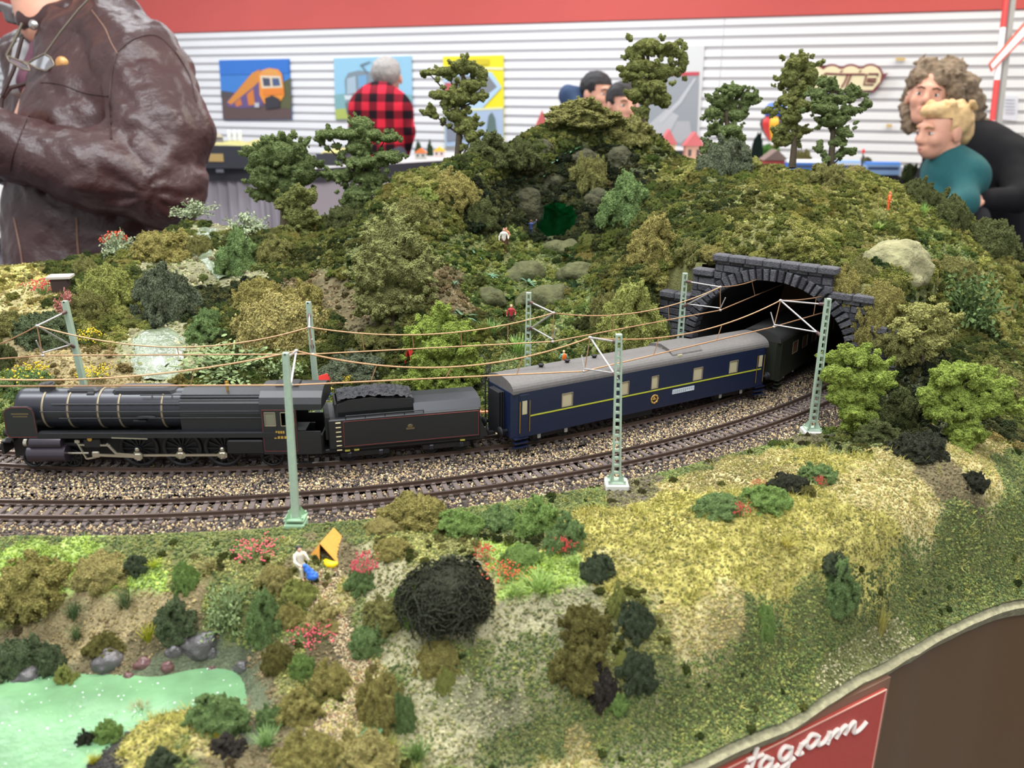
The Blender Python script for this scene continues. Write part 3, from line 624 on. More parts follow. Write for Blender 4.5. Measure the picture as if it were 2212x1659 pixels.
for key, tp, lab, lat in (('b1', (140, 650), 'grey green mast rising behind the boiler of the locomotive, leaning left', False), ('b2', (666, 652), 'slim green mast rising behind the locomotive cab next to the red tent', False),
                     ('b3', (1142, 632), 'green lattice mast on the lawn behind the end of the blue carriage', True), ('b4', (1480, 590), 'green lattice mast close to the left side of the tunnel mouth', True)):
    d = ray(*tp); t_ = None
    for t in np.linspace(.4, .9, 2000):
        P_ = CAM + d * t; r = math.hypot(P_[0] - CFR[0], P_[1] - CFR[1]) - RF
        if P_[1] < 1.0 and r < -.032: break
    lean = {'b1': -.06, 'b2': -.02, 'b3': 0, 'b4': .0}[key]; h_ = P_[2] - T
    MS[key] = mast(None, None, tp, lab, foot='green', lattice=lat, loc=np.array([P_[0] - lean * h_, P_[1], T - .003]))
# ---- wires: messenger + contact per span, survey points taken where they cross the masts' arms
def above(c, R, px, py):                                             # point straight above a track's centre line on this sight line
    d = ray(px, py); prev = None
    for t in np.linspace(.25, 1.0, 3000):
        P_ = CAM + d * t; r = math.hypot(P_[0] - c[0], P_[1] - c[1]) - R
        if P_[1] < 1.0 and r < 0: return P_
    return P_
A = {k: v for k, v in dict(
    n0=(above(CN, RN, -260, 800), above(CN, RN, -260, 835)), n1=(above(CN, RN, 640, 758), above(CN, RN, 630, 832)),
    n2=(above(CN, RN, 1275, 729), above(CN, RN, 1262, 802)), n3=(above(CN, RN, 1686, 649), above(CN, RN, 1672, 706)), n4=(above(CN, RN, 1900, 590), above(CN, RN, 1900, 640)),
    f0=(above(CFR, RF, -330, 760), above(CFR, RF, -330, 800)), f1=(above(CFR, RF, 80, 704), above(CFR, RF, 92, 768)), f2=(above(CFR, RF, 668, 707), above(CFR, RF, 676, 765)), f3=(above(CFR, RF, 1196, 676), above(CFR, RF, 1194, 738)),
    f4=(above(CFR, RF, 1556, 620), above(CFR, RF, 1556, 670)), f5=(above(CFR, RF, 1690, 575), above(CFR, RF, 1700, 610))).items()}
def span(a, b, sag, label, drops=3, sagp=None):
    (ma, ca), (mb, cb) = A[a], A[b]; ma, mb, ca, cb = map(Vector, (ma, mb, ca, cb))
    o = empty('overhead_wire', ma, 0, label, 'overhead wire', 'overhead wires above the tracks'); L = o.location.copy()
    f = lambda t: ma.lerp(mb, t) - Vector((0, 0, 4 * sag * t * (1 - t)))
    m = MB(); m.tube([f(i / 24) - L for i in range(25)], .00042, 6); m.build('messenger_wire', M_WIRE, o)
    m = MB(); m.tube([ca.lerp(cb, i / 6) - L for i in range(7)], .00042, 6); m.build('contact_wire', M_WIRE, o)
    for i in range(drops):
        t = (i + 1) / (drops + 1); m = MB(); m.cyl(f(t) - L, ca.lerp(cb, t) - L, .0003, 5); m.build('dropper', M_WIRE, o)
span('n0', 'n1', .010, 'front overhead wire running left from the mast by the orange tent', 3); span('n1', 'n2', .0135, 'front overhead wire between the masts in front of the tender and carriage', 3)
span('n2', 'n3', .010, 'front overhead wire passing over the blue carriage to the leaning mast', 2); span('n3', 'n4', .006, 'front overhead wire entering the tunnel mouth', 2)
span('f0', 'f1', .012, 'rear overhead wire leaving the picture above the smoke deflector', 2); span('f1', 'f2', .0125, 'rear overhead wire above the long boiler', 3); span('f2', 'f3', .009, 'rear overhead wire above the tender', 4)
span('f3', 'f4', .009, 'rear overhead wire above the carriage roof towards the tunnel', 2); span('f4', 'f5', .004, 'rear overhead wire entering the tunnel mouth', 1)
for mk, ak, dt_, db_ in (('m1', 'n1', -.003, -.024), ('m2', 'n2', -.0045, -.026), ('m3', 'n3', -.004, -.026), ('b1', 'f1', -.0065, -.030), ('b2', 'f2', -.008, -.030), ('b3', 'f3', -.006, -.026), ('b4', 'f4', -.006, -.026)):
    o, loc, top, P, H = MS[mk]; arm(o, loc, H + dt_, H + db_, A[ak][0], A[ak][1], P)
# ------------------------------------------------------------------ the train on the rear track
RZ = T + ZS + .0040                                                   # top of rail
def th_at(px, off=-.0, z=.02):
    lo, hi = -.8, .75
    for _ in range(50):
        mid = (lo + hi) / 2; P_ = arc(CFR, RF, mid, off, ZS + .004 + z)
        if proj(P_)[0] < px: lo = mid
        else: hi = mid
    return lo
def frame(thc, half):
    a = arc(CFR, RF, thc - half, 0); b = arc(CFR, RF, thc + half, 0); c = (a + b) / 2; return Vector((c[0], c[1], RZ)), math.atan2(b[1] - a[1], b[0] - a[0])
class Veh:
    def __init__(s, name, label, cat, px0, px1, group=None):
        t0, t1 = th_at(px0, .015), th_at(px1, .015); s.L = (t1 - t0) * RF; s.loc, s.rz = frame((t0 + t1) / 2, (t1 - t0) / 2 * .62)
        s.o = empty(name, s.loc, s.rz, label, cat, group); c, q = math.cos(s.rz), math.sin(s.rz); s.ex = np.array([c, q, 0]); s.ey = np.array([-q, c, 0]); s.h = s.L / 2
        print(name, 'length', round(s.L, 4))
    def side(s, px, py, w=.0165):
        o = np.array(s.loc) - s.ey * w; d = ray(px, py); t = ((o - CAM) @ s.ey) / (d @ s.ey); P_ = CAM + d * t - np.array(s.loc); return float(P_ @ s.ex), float(P_[2])
    def X(s, px, py=900, w=.0165): return s.side(px, py, w)[0]
M_LOCO = mat('loco_black', srgb(25, 25, 28), .45, .0, noise=.06, nscale=400, spec=.6); M_LOCO2 = mat('loco_dark', srgb(18, 18, 20), .55); M_BAND = mat('boiler_band', srgb(150, 136, 112), .45, .3)
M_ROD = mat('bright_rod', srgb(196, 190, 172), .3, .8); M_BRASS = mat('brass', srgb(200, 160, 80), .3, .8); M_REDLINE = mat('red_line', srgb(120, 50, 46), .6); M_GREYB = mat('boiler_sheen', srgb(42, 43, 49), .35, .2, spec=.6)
M_COAL = mat('coal', srgb(34, 34, 40), .5, noise=.5, nscale=900, bump=.002, bscale=700); M_GLASS = mat('cab_glass', srgb(120, 116, 100), .2, 0, spec=.7); M_CREAM = mat('window_cream', srgb(190, 180, 148), .35)
M_PLUM = mat('plum', srgb(48, 40, 50), .35, spec=.6)  # purple reflection on the cylinders put into their base colour
# --- locomotive
v = Veh('steam_locomotive', 'large black steam locomotive with smoke deflectors and bright coupling rods, front left', 'locomotive', -12, 694)
o = v.o; X = v.X; h = v.h; x0 = -h
BR, BZ = .0118, .0345
xa, xb = X(48, 880, .0), X(405, 880, .0); 
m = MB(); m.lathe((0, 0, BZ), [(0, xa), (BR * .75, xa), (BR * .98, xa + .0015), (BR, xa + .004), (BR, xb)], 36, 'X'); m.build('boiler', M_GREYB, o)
m = MB(); m.lathe((0, 0, BZ), [(0, xa - .0015), (BR * .55, xa - .001), (BR * .8, xa + .0002)], 24, 'X'); m.build('smokebox_door', M_LOCO, o)
for px in (92, 147, 212, 257, 350, 398):
    q = X(px, 890, .011); m = MB(); m.lathe((0, 0, BZ), [(BR + .0001, q - .0006), (BR + .0004, q - .0005), (BR + .0004, q + .0005), (BR + .0001, q + .0006)], 36, 'X'); m.build('boiler_band', M_BAND, o)
xc = X(566, 900, .013)
fb = [(-.0128, .022), (-.0132, .034), (-.0120, .041), (-.008, .0455), (0, .047), (.008, .0455), (.0120, .041), (.0132, .034), (.0128, .022)]
m = MB(); m.prism([(xb, y, z) for y, z in fb], (xc - xb, 0, 0)); m.build('firebox', M_LOCO, o)
m = MB(); m.bar((xb, -.0128, .0345), (xc, -.0133, .0345), .0006, .0006); m.bar((xb, -.010, .0440), (xc, -.010, .0440), .0006, .0005); m.build('firebox_strip', M_LOCO2, o)
# chimney, dome casings, whistle
m = MB(); q = X(104, 845, 0); m.lathe((q, 0, BZ + BR - .001), [(.0045, 0), (.0042, .002), (.0040, .0035), (.0046, .0042), (.0034, .0042), (.0030, .002)], 20); m.build('chimney', M_LOCO, o)
def hump(pa, pb, z0, w, ht, name):
    a, b = X(pa, 845, 0), X(pb, 845, 0); m = MB(); pr = []
    for (k, s_) in ((0, 1), (.35, 1), (.75, .92), (1, .72)): pr.append([((a + b) / 2 + ((b - a) / 2 * (s_ if abs(cx) == 1 else s_ * .93)) * cx, w * s_ * cy, z0 + ht * k) for cx, cy in ((-1, -.7), (-.93, -1), (.93, -1), (1, -.7), (1, .7), (.93, 1), (-.93, 1), (-1, .7))])
    vs = sum(pr, []); m.add(vs, [(i * 8 + k, i * 8 + (k + 1) % 8, (i + 1) * 8 + (k + 1) % 8, (i + 1) * 8 + k) for i in range(3) for k in range(8)] + [tuple(range(24, 32))]); m.build(name, M_LOCO, o)
hump(150, 222, BZ + BR - .0035, .0050, .0048, 'sand_dome'); hump(247, 388, BZ + BR - .0035, .0062, .0054, 'dome_casing'); hump(196, 214, BZ + BR - .002, .0064, .0018, 'dome_step')
m = MB(); q = X(497, 850, 0); m.cyl((q, -.004, .046), (q, -.004, .0505), .0007); m.lathe((q, -.004, .0495), [(.0013, 0), (.0013, .001), (.0005, .0012), (.0014, .0022), (.0008, .003)], 10); m.build('whistle', M_BRASS, o)
# pipes and rails along the boiler
for z, y, pa, pb, r in ((.0405, -.0115, 110, 400, .0004), (.0365, -.0130, 85, 560, .0003), (.0325, -.0134, 125, 566, .00035), (.0452, -.0085, 300, 560, .0004), (.0425, -.0108, 385, 566, .0004)):
    m = MB(); a, b = X(pa, 885, .013), X(pb, 885, .013); m.tube([(a, y, z), (b, y, z)], r, 6)
    for k in range(6): xx = a + (b - a) * (k + .5) / 6; m.cyl((xx, y, z), (xx, y * .8, z - .0003), r * .9, 5)
    m.build('handrail', M_LOCO, o)
m = MB(); a, b = X(250, 930), X(300, 950); m.ell((X(315, 900, .013), -.0125, .033), (.006, .0012, .0008)); m.box((X(300, 905, .013), -.0118, .0302), (.008, .0016, .0016), bev=.0004); m.build('clack_box', M_LOCO2, o)
# running boards, frames
a, b = X(78, 928), X(600, 940)
m = MB()
for s in (-1, 1): m.box(((a + b) / 2, s * .0140, .0238), (b - a, .0055, .0011), bev=.0003); m.box(((a + b) / 2, s * .0165, .0228), (b - a, .0006, .0030))
m.build('running_board', M_LOCO, o)
m = MB()
for s in (-1, 1): m.box(((x0 + .006 + h - .004) / 2, s * .0075, .0140), (2 * h - .012, .0014, .0150))
m.box((0, 0, .0185), (2 * h - .016, .0140, .0070)); m.build('main_frame', M_LOCO2, o)
# smoke deflectors
a, b = X(8, 905, .0158), X(77, 905, .0158)
for s in (-1, 1):
    zt = .0410; zb_ = .0215; ou = [(a, zb_ + .002), (a + .0015, zb_), (b, zb_), (b, zt - .004), (b - .0008, zt - .0015), (b - .003, zt), (a + .006, zt), (a + .002, zt - .0015), (a + .0005, zt - .004)]
    m = MB(); m.prism([(x, s * .0158, z) for x, z in ou], (0, s * .0006, 0)); d_ = m.build('smoke_deflector', M_LOCO, o)
    m = MB(); n_ = len(ou)
    for i in range(n_): p, q = ou[i], ou[(i + 1) % n_]; c0 = ((a + b) / 2, (zt + zb_) / 2); f = lambda e: (c0[0] + (e[0] - c0[0]) * .95, s * .0165, c0[1] + (e[1] - c0[1]) * .95); m.tube([f(p), f(q)], .00016, 4)
    m.build('red_edge_line', M_REDLINE, d_)
    m = MB(); m.box(((a + b) / 2 + .001, s * .01655, .0365), (.010, .0002, .0009)); m.box(((a + b) / 2 + .001, s * .01655, .0349), (.0085, .0002, .0007)); m.build('lettering', mat('gold_dull', srgb(92, 78, 52), .5), d_)
# buffer beam, buffers, front platform
m = MB(); m.box((x0 + .004, 0, .0140), (.0016, .0300, .0075), bev=.0003); m.build('buffer_beam', M_LOCO, o)
for s in (-1, 1): m = MB(); m.lathe((x0 + .003, s * .0100, .0130), [(.0018, 0), (.0018, -.004), (.0012, -.004), (.0012, -.006), (.0038, -.0065), (.0038, -.0075), (0, -.0078)], 16, 'X'); m.build('buffer', M_LOCO2, o)
m = MB(); m.box((x0 + .0065, 0, .0182), (.0055, .0290, .0009)); m.box((x0 + .010, 0, .0200), (.0010, .027, .004)); m.build('front_platform', M_LOCO, o)
for s in (-1, 1): m = MB(); m.lathe((x0 + .0055, s * .0085, .0215), [(0, -.0022), (.0022, -.002), (.0022, .001), (.0012, .0018), (0, .0018)], 14, 'X'); m.build('headlamp', M_LOCO2, o)
# cylinders
for s in (-1, 1):
    a, b = X(60, 970), X(143, 970); m = MB(); m.cyl((a, s * .0150, .0112), (b, s * .0150, .0112), .0050, 18); m.cyl((a + .002, s * .0150, .0180), (b - .002, s * .0150, .0180), .0036, 16); m.build('cylinder', M_PLUM, o)
    m = MB(); m.cyl((b, s * .015, .0112), (b + .012, s * .015, .0112), .0007, 8); m.cyl((a - .002, s * .015, .0180), (a, s * .015, .018), .0022, 12); m.build('piston_rod', M_ROD, o)
# wheels
def wheel(name, x, r, s, spokes=0, y=.0090, parent=o):
    m = MB(); m.lathe((x, s * y, r), [(r * .82, -.0010 * s), (r * .96, -.0010 * s), (r, -.0008 * s), (r, .0012 * s), (r * .96, .0015 * s), (r * .82, .0014 * s), (r * .82, -.0010 * s)], 32, 'Y')
    m.cyl((x, s * (y - .0006), r), (x, s * (y + .0018), r), r * .18, 12)
    for k in range(spokes): w_ = 2 * PI * k / spokes; m.bar((x + r * .15 * math.cos(w_), s * (y + .0004), r + r * .15 * math.sin(w_)), (x + r * .86 * math.cos(w_), s * (y + .0004), r + r * .86 * math.sin(w_)), .0008, .0009)
    if not spokes: m.cyl((x, s * (y - .0002), r), (x, s * (y + .0006), r), r * .84, 24)
    return m.build(name, M_LOCO2, parent)
DR = .0118; dx = [X(292, 985), X(386, 985), X(477, 985)]
for x in dx:
    for s in (-1, 1): wheel('driving_wheel', x, DR, s, 14)
for px in (58, 145):
    for s in (-1, 1): wheel('leading_wheel', X(px, 990), .0058, s, 9)
for s in (-1, 1): wheel('trailing_wheel', X(582, 988), .0072, s, 9)
s = -1
for s in (-1, 1):
    yr = s * .0132; zr = DR - .0045 + .0015
    m = MB()
    for x in dx: m.box((x, yr, zr), (.0056, .0014, .0046), bev=.0012); m.cyl((x, yr - s * .001, zr), (x, yr + s * .0014, zr), .0013, 10); m.box((x, yr, zr + .0035), (.0026, .0012, .0026), bev=.0006)
    m.bar((dx[0], yr, zr), (dx[1], yr, zr), .0009, .0013); m.bar((dx[1], yr, zr), (dx[2], yr, zr), .0009, .0013); m.build('coupling_rod', M_ROD, o)
    yr = s * .0150; xh = X(205, 985); m = MB(); m.bar((xh, yr, .0100), (dx[0] + .0005, yr, zr), .0009, .0015); m.box((xh, yr, .0102), (.0045, .0018, .0040), bev=.0006); m.box((dx[0] + .001, yr, zr), (.0050, .0014, .0046), bev=.001); m.build('connecting_rod', M_ROD, o)
    xl = X(172, 970); m = MB(); m.bar((xl - .0015, yr, .0180), (xl + .0025, yr, .0075), .0008, .0011); m.bar((xl + .0025, yr, .0075), (xh, yr, .0085), .0007, .0009); m.box((xl - .0015, yr, .0186), (.0030, .0014, .0024), bev=.0004); m.build('combination_lever', M_ROD, o)
    m = MB(); xr = X(228, 960); m.bar((xl - .0008, yr, .0165), (xr + .002, yr, .0160), .0007, .0010); m.bar((xr, yr, .0172), (xr + .0050, yr, .0105), .0010, .0013); m.bar((xr + .005, yr, .0108), (dx[0] - .001, yr, .0100), .0007, .0010); m.build('radius_rod', M_ROD, o)
    m = MB(); m.bar((X(240, 937), s * .0168, .0216), (X(318, 940), s * .0168, .0208), .0004, .0007); m.build('reversing_rod', M_ROD, o)
    m = MB(); m.box((X(195, 950), s * .0140, .0175), (.010, .003, .006), bev=.0006); m.box((X(150, 962), s * .013, .0165), (.030, .002, .002)); m.build('motion_bracket', M_LOCO2, o)
    m = MB(); m.cyl((X(192, 944), s * .0156, .0205), (X(192, 944), s * .0163, .0205), .0014, 14); m.cyl((X(503, 964), s * .0156, .0155), (X(503, 964), s * .0164, .0155), .0015, 14); m.build('maker_plate', M_BRASS, o)
m = MB()
for px in (250, 330, 420, 520, 560): m.box((X(px, 985), 0, .0090), (.0020, .0210, .0060), bev=.0004)
m.build('brake_gear', M_LOCO2, o)
m = MB(); m.box((X(530, 965), -.0140, .0150), (.022, .0050, .0090), bev=.0008); m.box((X(530, 965), .0140, .0150), (.022, .0050, .0090), bev=.0008); m.box((X(560, 990), 0, .0085), (.026, .0160, .006), bev=.0006); m.build('ash_pan', M_LOCO2, o)
# cab
a, b, c_ = X(563, 900), X(640, 900), X(694, 900); wC = .0160
for s in (-1, 1):
    w0, w1 = X(571, 900), X(594, 900); w2, w3 = X(606, 900), X(634, 900); m = MB(); zb1, zt1, zw0, zw1 = .0105, .0395, .0285, .0368
    for xx0, xx1, zz0, zz1 in ((a, w0, zb1, zt1), (w0, w1, zb1, zw0), (w0, w1, zw1, zt1), (w1, w2, zb1, zt1), (w2, w3, zb1, zw0), (w2, w3, zw1, zt1), (w3, b, zb1, zt1), (b, c_ - .001, .0105, .0250)): m.box(((xx0 + xx1) / 2, s * wC, (zz0 + zz1) / 2), (xx1 - xx0, .0008, zz1 - zz0))
    cs = m.build('cab_side', M_LOCO, o)
    for (p, q) in ((w0, w1), (w2, w3)):
        m = MB()
        for e in (((p, zw0), (q, zw0)), ((q, zw0), (q, zw1)), ((q, zw1), (p, zw1)), ((p, zw1), (p, zw0))): m.tube([(e[0][0], s * (wC + .0005), e[0][1]), (e[1][0], s * (wC + .0005), e[1][1])], .00028, 5)
        m.build('window_frame', M_BAND, cs)
    m = MB(); m.box(((w0 + w1) / 2, s * wC, (zw0 + zw1) / 2), (w1 - w0, .0003, zw1 - zw0)); m.build('window_pane', M_GLASS, cs)
    m = MB()
    for k, (zz, ww) in enumerate(((.0246, .0055), (.0213, .0078))):
        for j in range(4): m.box((w1 + .0022 - ww / 2 + ww * (j + .5) / 4, s * (wC + .0006), zz), (ww / 4 * .72, .0003, .0015))
    m.build('number_lettering', mat('gold_letter', srgb(196, 156, 72), .4, .3), cs)
    m = MB()
    for e in (((a + .0008, zb1 + .002), (b - .0006, zb1 + .002)), ((a + .0008, zt1 - .001), (b - .0006, zt1 - .001)), ((a + .0008, zb1 + .002), (a + .0008, zt1 - .001)), ((b - .0006, zb1 + .002), (b - .0006, zt1 - .001))): m.tube([(e[0][0], s * (wC + .0006), e[0][1]), (e[1][0], s * (wC + .0006), e[1][1])], .00016, 4)
    m.build('red_lining', M_REDLINE, cs)
roof = [(-.0166, .0385), (-.0164, .0420), (-.0145, .0455), (-.010, .0482), (-.004, .0495), (.004, .0495), (.010, .0482), (.0145, .0455), (.0164, .0420), (.0166, .0385)]
m = MB(); m.prism([(a - .0006, y, z) for y, z in roof], (c_ + .001 - a, 0, 0)); m.build('cab_roof', M_LOCO, o)
m = MB(); m.box(((a + c_) / 2 - .004, 0, .0499), (.014, .010, .0012), bev=.0004); m.build('roof_hatch', M_LOCO2, o)
m = MB(); m.box((a + .0006, 0, .0290), (.0012, .0310, .0200)); m.box(((a + c_) / 2, 0, .0110), (c_ - a, .0300, .0012)); m.build('cab_front', M_LOCO2, o)
m = MB(); m.box((c_ - .001, 0, .0165), (.0010, .0300, .0110)); m.box((X(655, 950), -.0150, .0045), (.008, .003, .0008)); m.bar((X(648, 950), -.0158, .0045), (X(648, 950), -.0158, .011), .0006, .0006); m.bar((X(662, 950), -.0158, .0045), (X(662, 950), -.0158, .011), .0006, .0006); m.build('cab_step', M_LOCO2, o)
# --- tender
v = Veh('coal_tender', 'black coal tender with sloping coal bunker and pale ladder rungs behind the locomotive cab', 'tender', 698, 1046)
o = v.o; X = v.X; h = v.h
m = MB(); m.box((0, 0, .0205), (2 * h - .004, .0325, .0190), bev=.0006); body = m.build('tank_body', M_LOCO, o)
a = -h + .002; b = h - .002
m = MB()
for z in (.0285, .0125): m.tube([(a + .009, -.01645, z), (b - .001, -.01645, z)], .0002, 4)
m.tube([(a + .009, -.01645, .0285), (a + .009, -.01645, .0125)], .0002, 4); m.tube([(b - .0012, -.01645, .0285), (b - .0012, -.01645, .0125)], .0002, 4); m.build('red_lining', M_REDLINE, body)
xr = X(731, 930)
for i in range(7): m = MB(); m.cyl((xr - .0015, -.0170, .0108 + i * .0029), (xr + .0015, -.0170, .0108 + i * .0029), .00035, 6); m.build('ladder_rung', mat('rung', srgb(220, 206, 160), .4), o)
m = MB(); q = X(886, 912); m.ell((q, -.0165, .0222), (.0018, .0003, .0014)); m.box((q, -.0165, .0207), (.0052, .0003, .0012)); m.build('crest', mat('gold_dull', srgb(92, 78, 52), .5), body)
x1, x2, x3 = X(728, 860, .011), X(892, 860, .011), X(1036, 860, .011)
prof = [(x1 - .002, .030), (x1 - .0005, .0375), (x1 + .006, .0400), (x1 + .020, .0408), (x1 + .028, .0392), (x2, .0385), (x2, .030)]
for s in (-1, 1): m = MB(); m.prism([(x, s * .0115, z) for x, z in prof], (0, -s * .0008, 0)); m.build('bunker_side', M_LOCO, o)
def coal_h(u): return .0395 + .0022 * math.sin(u * 2.6 + .4) - .006 * max(0, u - .78)
nx_, ny_ = 34, 14; V = []; 
for i in range(nx_ + 1):
    for j in range(ny_ + 1):
        u = i / nx_; w_ = j / ny_ * 2 - 1; V.append((x1 + (x2 - x1) * u, w_ * .0107, coal_h(u) + .0016 * (1 - w_ * w_) + random.uniform(-.0008, .0008)))
np_mesh('coal', V, [(i * (ny_ + 1) + j, (i + 1) * (ny_ + 1) + j, (i + 1) * (ny_ + 1) + j + 1, i * (ny_ + 1) + j + 1) for i in range(nx_) for j in range(ny_)], M_COAL, o, False)
m = MB(); m.box(((x1 + x2) / 2, 0, .0312), (x2 - x1, .0230, .0030)); m.box((x1 - .0012, 0, .0340), (.0010, .0225, .0080)); m.box((x2, 0, .0345), (.0010, .0225, .0075)); m.build('bunker_end', M_LOCO2, o)
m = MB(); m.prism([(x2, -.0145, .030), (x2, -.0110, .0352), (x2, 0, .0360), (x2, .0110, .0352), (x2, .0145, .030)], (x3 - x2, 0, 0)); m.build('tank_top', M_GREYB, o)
m = MB(); m.tube([(x1 + .004, -.0160, .0318), (X(915, 880), -.0160, .0318)], .0004, 5)
for k in range(5): xx = x1 + .004 + (X(915, 880) - x1 - .004) * k / 4; m.cyl((xx, -.0160, .0300), (xx, -.0160, .0318), .0003, 5)
m.build('tank_rail', M_LOCO2, o)
m = MB(); m.prism([(b, -.0150, .0235), (b + .0050, -.0150, .0120), (b + .0050, -.0150, .0105), (b, -.0150, .0105)], (0, .030, 0)); m.build('rear_slope', M_LOCO, o)
m = MB(); m.box((0, 0, .0098), (2 * h + .002, .0300, .0024), bev=.0005); m.box((-h + .002, 0, .024), (.003, .028, .014)); m.build('under_frame', M_LOCO2, o)
for cx in (-h * .52, h * .52):
    bg = MB(); bg.box((cx, -.0130, .0062), (.030, .0016, .0040), bev=.0005); bg.box((cx, .0130, .0062), (.030, .0016, .0040), bev=.0005); bg = bg.build('bogie', M_LOCO2, o)
    for wx in (-.0095, .0095):
        for s in (-1, 1): wheel('wheel', cx + wx, .0056, s, 0, parent=bg)
        m = MB(); m.box((cx + wx, -.0141, .0060), (.0034, .0012, .0034), bev=.0006); m.cyl((cx + wx, -.0147, .006), (cx + wx, -.0152, .006), .0008, 8); m.build('axle_box', M_GREYB, bg)
for px in (750, 770, 1000): m = MB(); m.box((X(px, 955), -.0152, .0094), (.0030, .0008, .0010)); m.build('label_mark', mat('mark_yellow', srgb(170, 160, 70), .5), o)
for s in (-1, 1): m = MB(); m.lathe((h + .0005, s * .0100, .0125), [(.0016, 0), (.0016, .0025), (.0034, .0030), (.0034, .0038), (0, .0040)], 14, 'X'); m.build('buffer', M_LOCO2, o)
m = MB(); m.bar((h, 0, .0085), (h + .009, 0, .0085), .0030, .0020); m.build('coupling', M_LOCO2, o)
# --- carriages
M_BLUE = mat('carriage_blue', srgb(21, 32, 60), .38, noise=.06, nscale=300, spec=.55); M_ROOFG = mat('carriage_roof', srgb(96, 92, 90), .65, noise=.12, nscale=500); M_LINE = mat('yellow_line', srgb(188, 190, 60), .5); M_UND = mat('under_black', srgb(20, 20, 24), .6)
M_GOLD = mat('gold_crest', srgb(206, 166, 92), .35, .5)
def carriage(v, wins, blue, near_roof=True, zr=.0465):
    o = v.o; h = v.h; w_ = .0165; zs0, zs1 = .0085, .0385
    rf = [(-w_ - .0004, zs1 - .0004)] + [(-w_ * math.cos(a_) * 1.02, zs1 + (zr - zs1) * math.sin(a_) ** .8) for a_ in np.linspace(.12, PI / 2, 9)]
    rf += [(-y, z) for y, z in reversed(rf[:-1])]
    m = MB(); m.prism([(-h + .002, y, z) for y, z in rf], (2 * h - .004, 0, 0)); r_ = m.build('roof', M_ROOFG, o)
    zones = sorted(wins)
    for s in (-1, 1):
        m = MB(); x = -h + .006
        for a_, b_, z0, z1 in zones:
            if a_ > x: m.box(((x + a_) / 2, s * w_, (zs0 + zs1) / 2), (a_ - x, .0008, zs1 - zs0))
            m.box(((a_ + b_) / 2, s * w_, (zs0 + z0) / 2), (b_ - a_, .0008, z0 - zs0)); m.box(((a_ + b_) / 2, s * w_, (z1 + zs1) / 2), (b_ - a_, .0008, zs1 - z1)); x = b_
        m.box(((x + h - .006) / 2, s * w_, (zs0 + zs1) / 2), (h - .006 - x, .0008, zs1 - zs0)); sd = m.build('body_side', blue, o)
        for a_, b_, z0, z1 in zones:
            m = MB(); m.box(((a_ + b_) / 2, s * (w_ - .0005), (z0 + z1) / 2), (b_ - a_, .0004, z1 - z0)); p_ = m.build('window', M_CREAM, sd)
            m = MB()
            for e in (((a_, z0), (b_, z0)), ((b_, z0), (b_, z1)), ((b_, z1), (a_, z1)), ((a_, z1), (a_, z0))): m.tube([(e[0][0], s * (w_ + .0003), e[0][1]), (e[1][0], s * (w_ + .0003), e[1][1])], .0003, 5)
            m.build('window_frame', blue if False else M_BAND, sd)
    for e in (-1, 1):
        m = MB(); m.prism([(e * (h - .006), -w_, zs0), (e * (h - .0015), -w_ * .86, zs0), (e * (h - .0015), w_ * .86, zs0), (e * (h - .006), w_, zs0)], (0, 0, zs1 - zs0)); m.build('end_wall', blue, o)
        m = MB()
        for k in range(5): m.box((e * (h - .001 + k * .0009), 0, .0235), (.0006, .0135 - (k % 2) * .0012, .0280), bev=.0002)
        m.build('gangway_bellows', M_UND, o)
        for s in (-1, 1): m = MB(); m.lathe((e * (h - .001), s * .0105, .0125), [(.0012, 0), (.0012, e * .0040), (.0034, e * .0044), (.0034, e * .0052), (0, e * .0054)], 14, 'X'); m.build('buffer', M_UND, o)
        cx = e * h * .70; bg = MB()
        for s in (-1, 1): bg.box((cx, s * .0125, .0058), (.030, .0014, .0036), bev=.0005)
        bg.box((cx, 0, .0065), (.006, .025, .003)); bg = bg.build('bogie', M_UND, o)
        for wx in (-.0105, .0105):
            for s in (-1, 1): wheel('wheel', cx + wx, .0055, s, 0, parent=bg); m = MB(); m.box((cx + wx, s * .0136, .0056), (.0026, .0012, .0034), bev=.0005); m.build('axle_box', mat('axle_light', srgb(190, 190, 186), .5), bg)
        m = MB()
        for k in range(3): m.box((e * (h - .008), -.0160, .0020 + k * .0030), (.010, .0035, .0008))
        m.build('step', blue, o)
    m = MB(); m.box((0, 0, .0080), (2 * h - .008, .0290, .0014)); m.box((-.01, -.008, .0050), (.030, .010, .0050), bev=.0006); m.box((.030, .006, .0050), (.020, .010, .0050), bev=.0006); m.build('under_frame', M_UND, o)
    return o
v = Veh('blue_carriage', 'dark blue luggage carriage with grey roof and a thin yellow line, next to the tender', 'carriage', 1082, 1646)
S = v.side; wins = []
for pxa, pxb, ya, yb in ((1214, 1236, 844, 872), (1342, 1357, 820, 847), (1408, 1421, 810, 831), (1499, 1516, 787, 815), (1577, 1592, 772, 797)):
    p = S(pxa, ya); q = S(pxb, yb); zz = sorted((p[1], q[1])); wins.append((p[0], q[0], zz[0] - .0005, zz[1] + .0005))
wins = [(a_, b_, .0235, .0325) if (b_ - a_) > .0042 else (a_, b_, .0235, .0318) for a_, b_, c, d in wins]
o = carriage(v, wins, M_BLUE); h = v.h
m = MB(); m.bar((-h + .0145, -.0172, .0222), (h - .0085, -.0172, .0222), .0004, .0008); m.build('waist_line', M_LINE, o)
cx, cz = S(1413, 851); cz = .0158
m = MB(); m.lathe((cx, -.0171, cz), [(.0022, 0), (.0022, -.0005), (.0034, -.0005), (.0034, 0)], 20, 'Y'); m.ell((cx, -.0172, cz), (.0018, .0004, .0007)); m.ell((cx - .0002, -.0172, cz + .0009), (.0008, .0004, .0010)); m.build('gold_crest', M_GOLD, o)
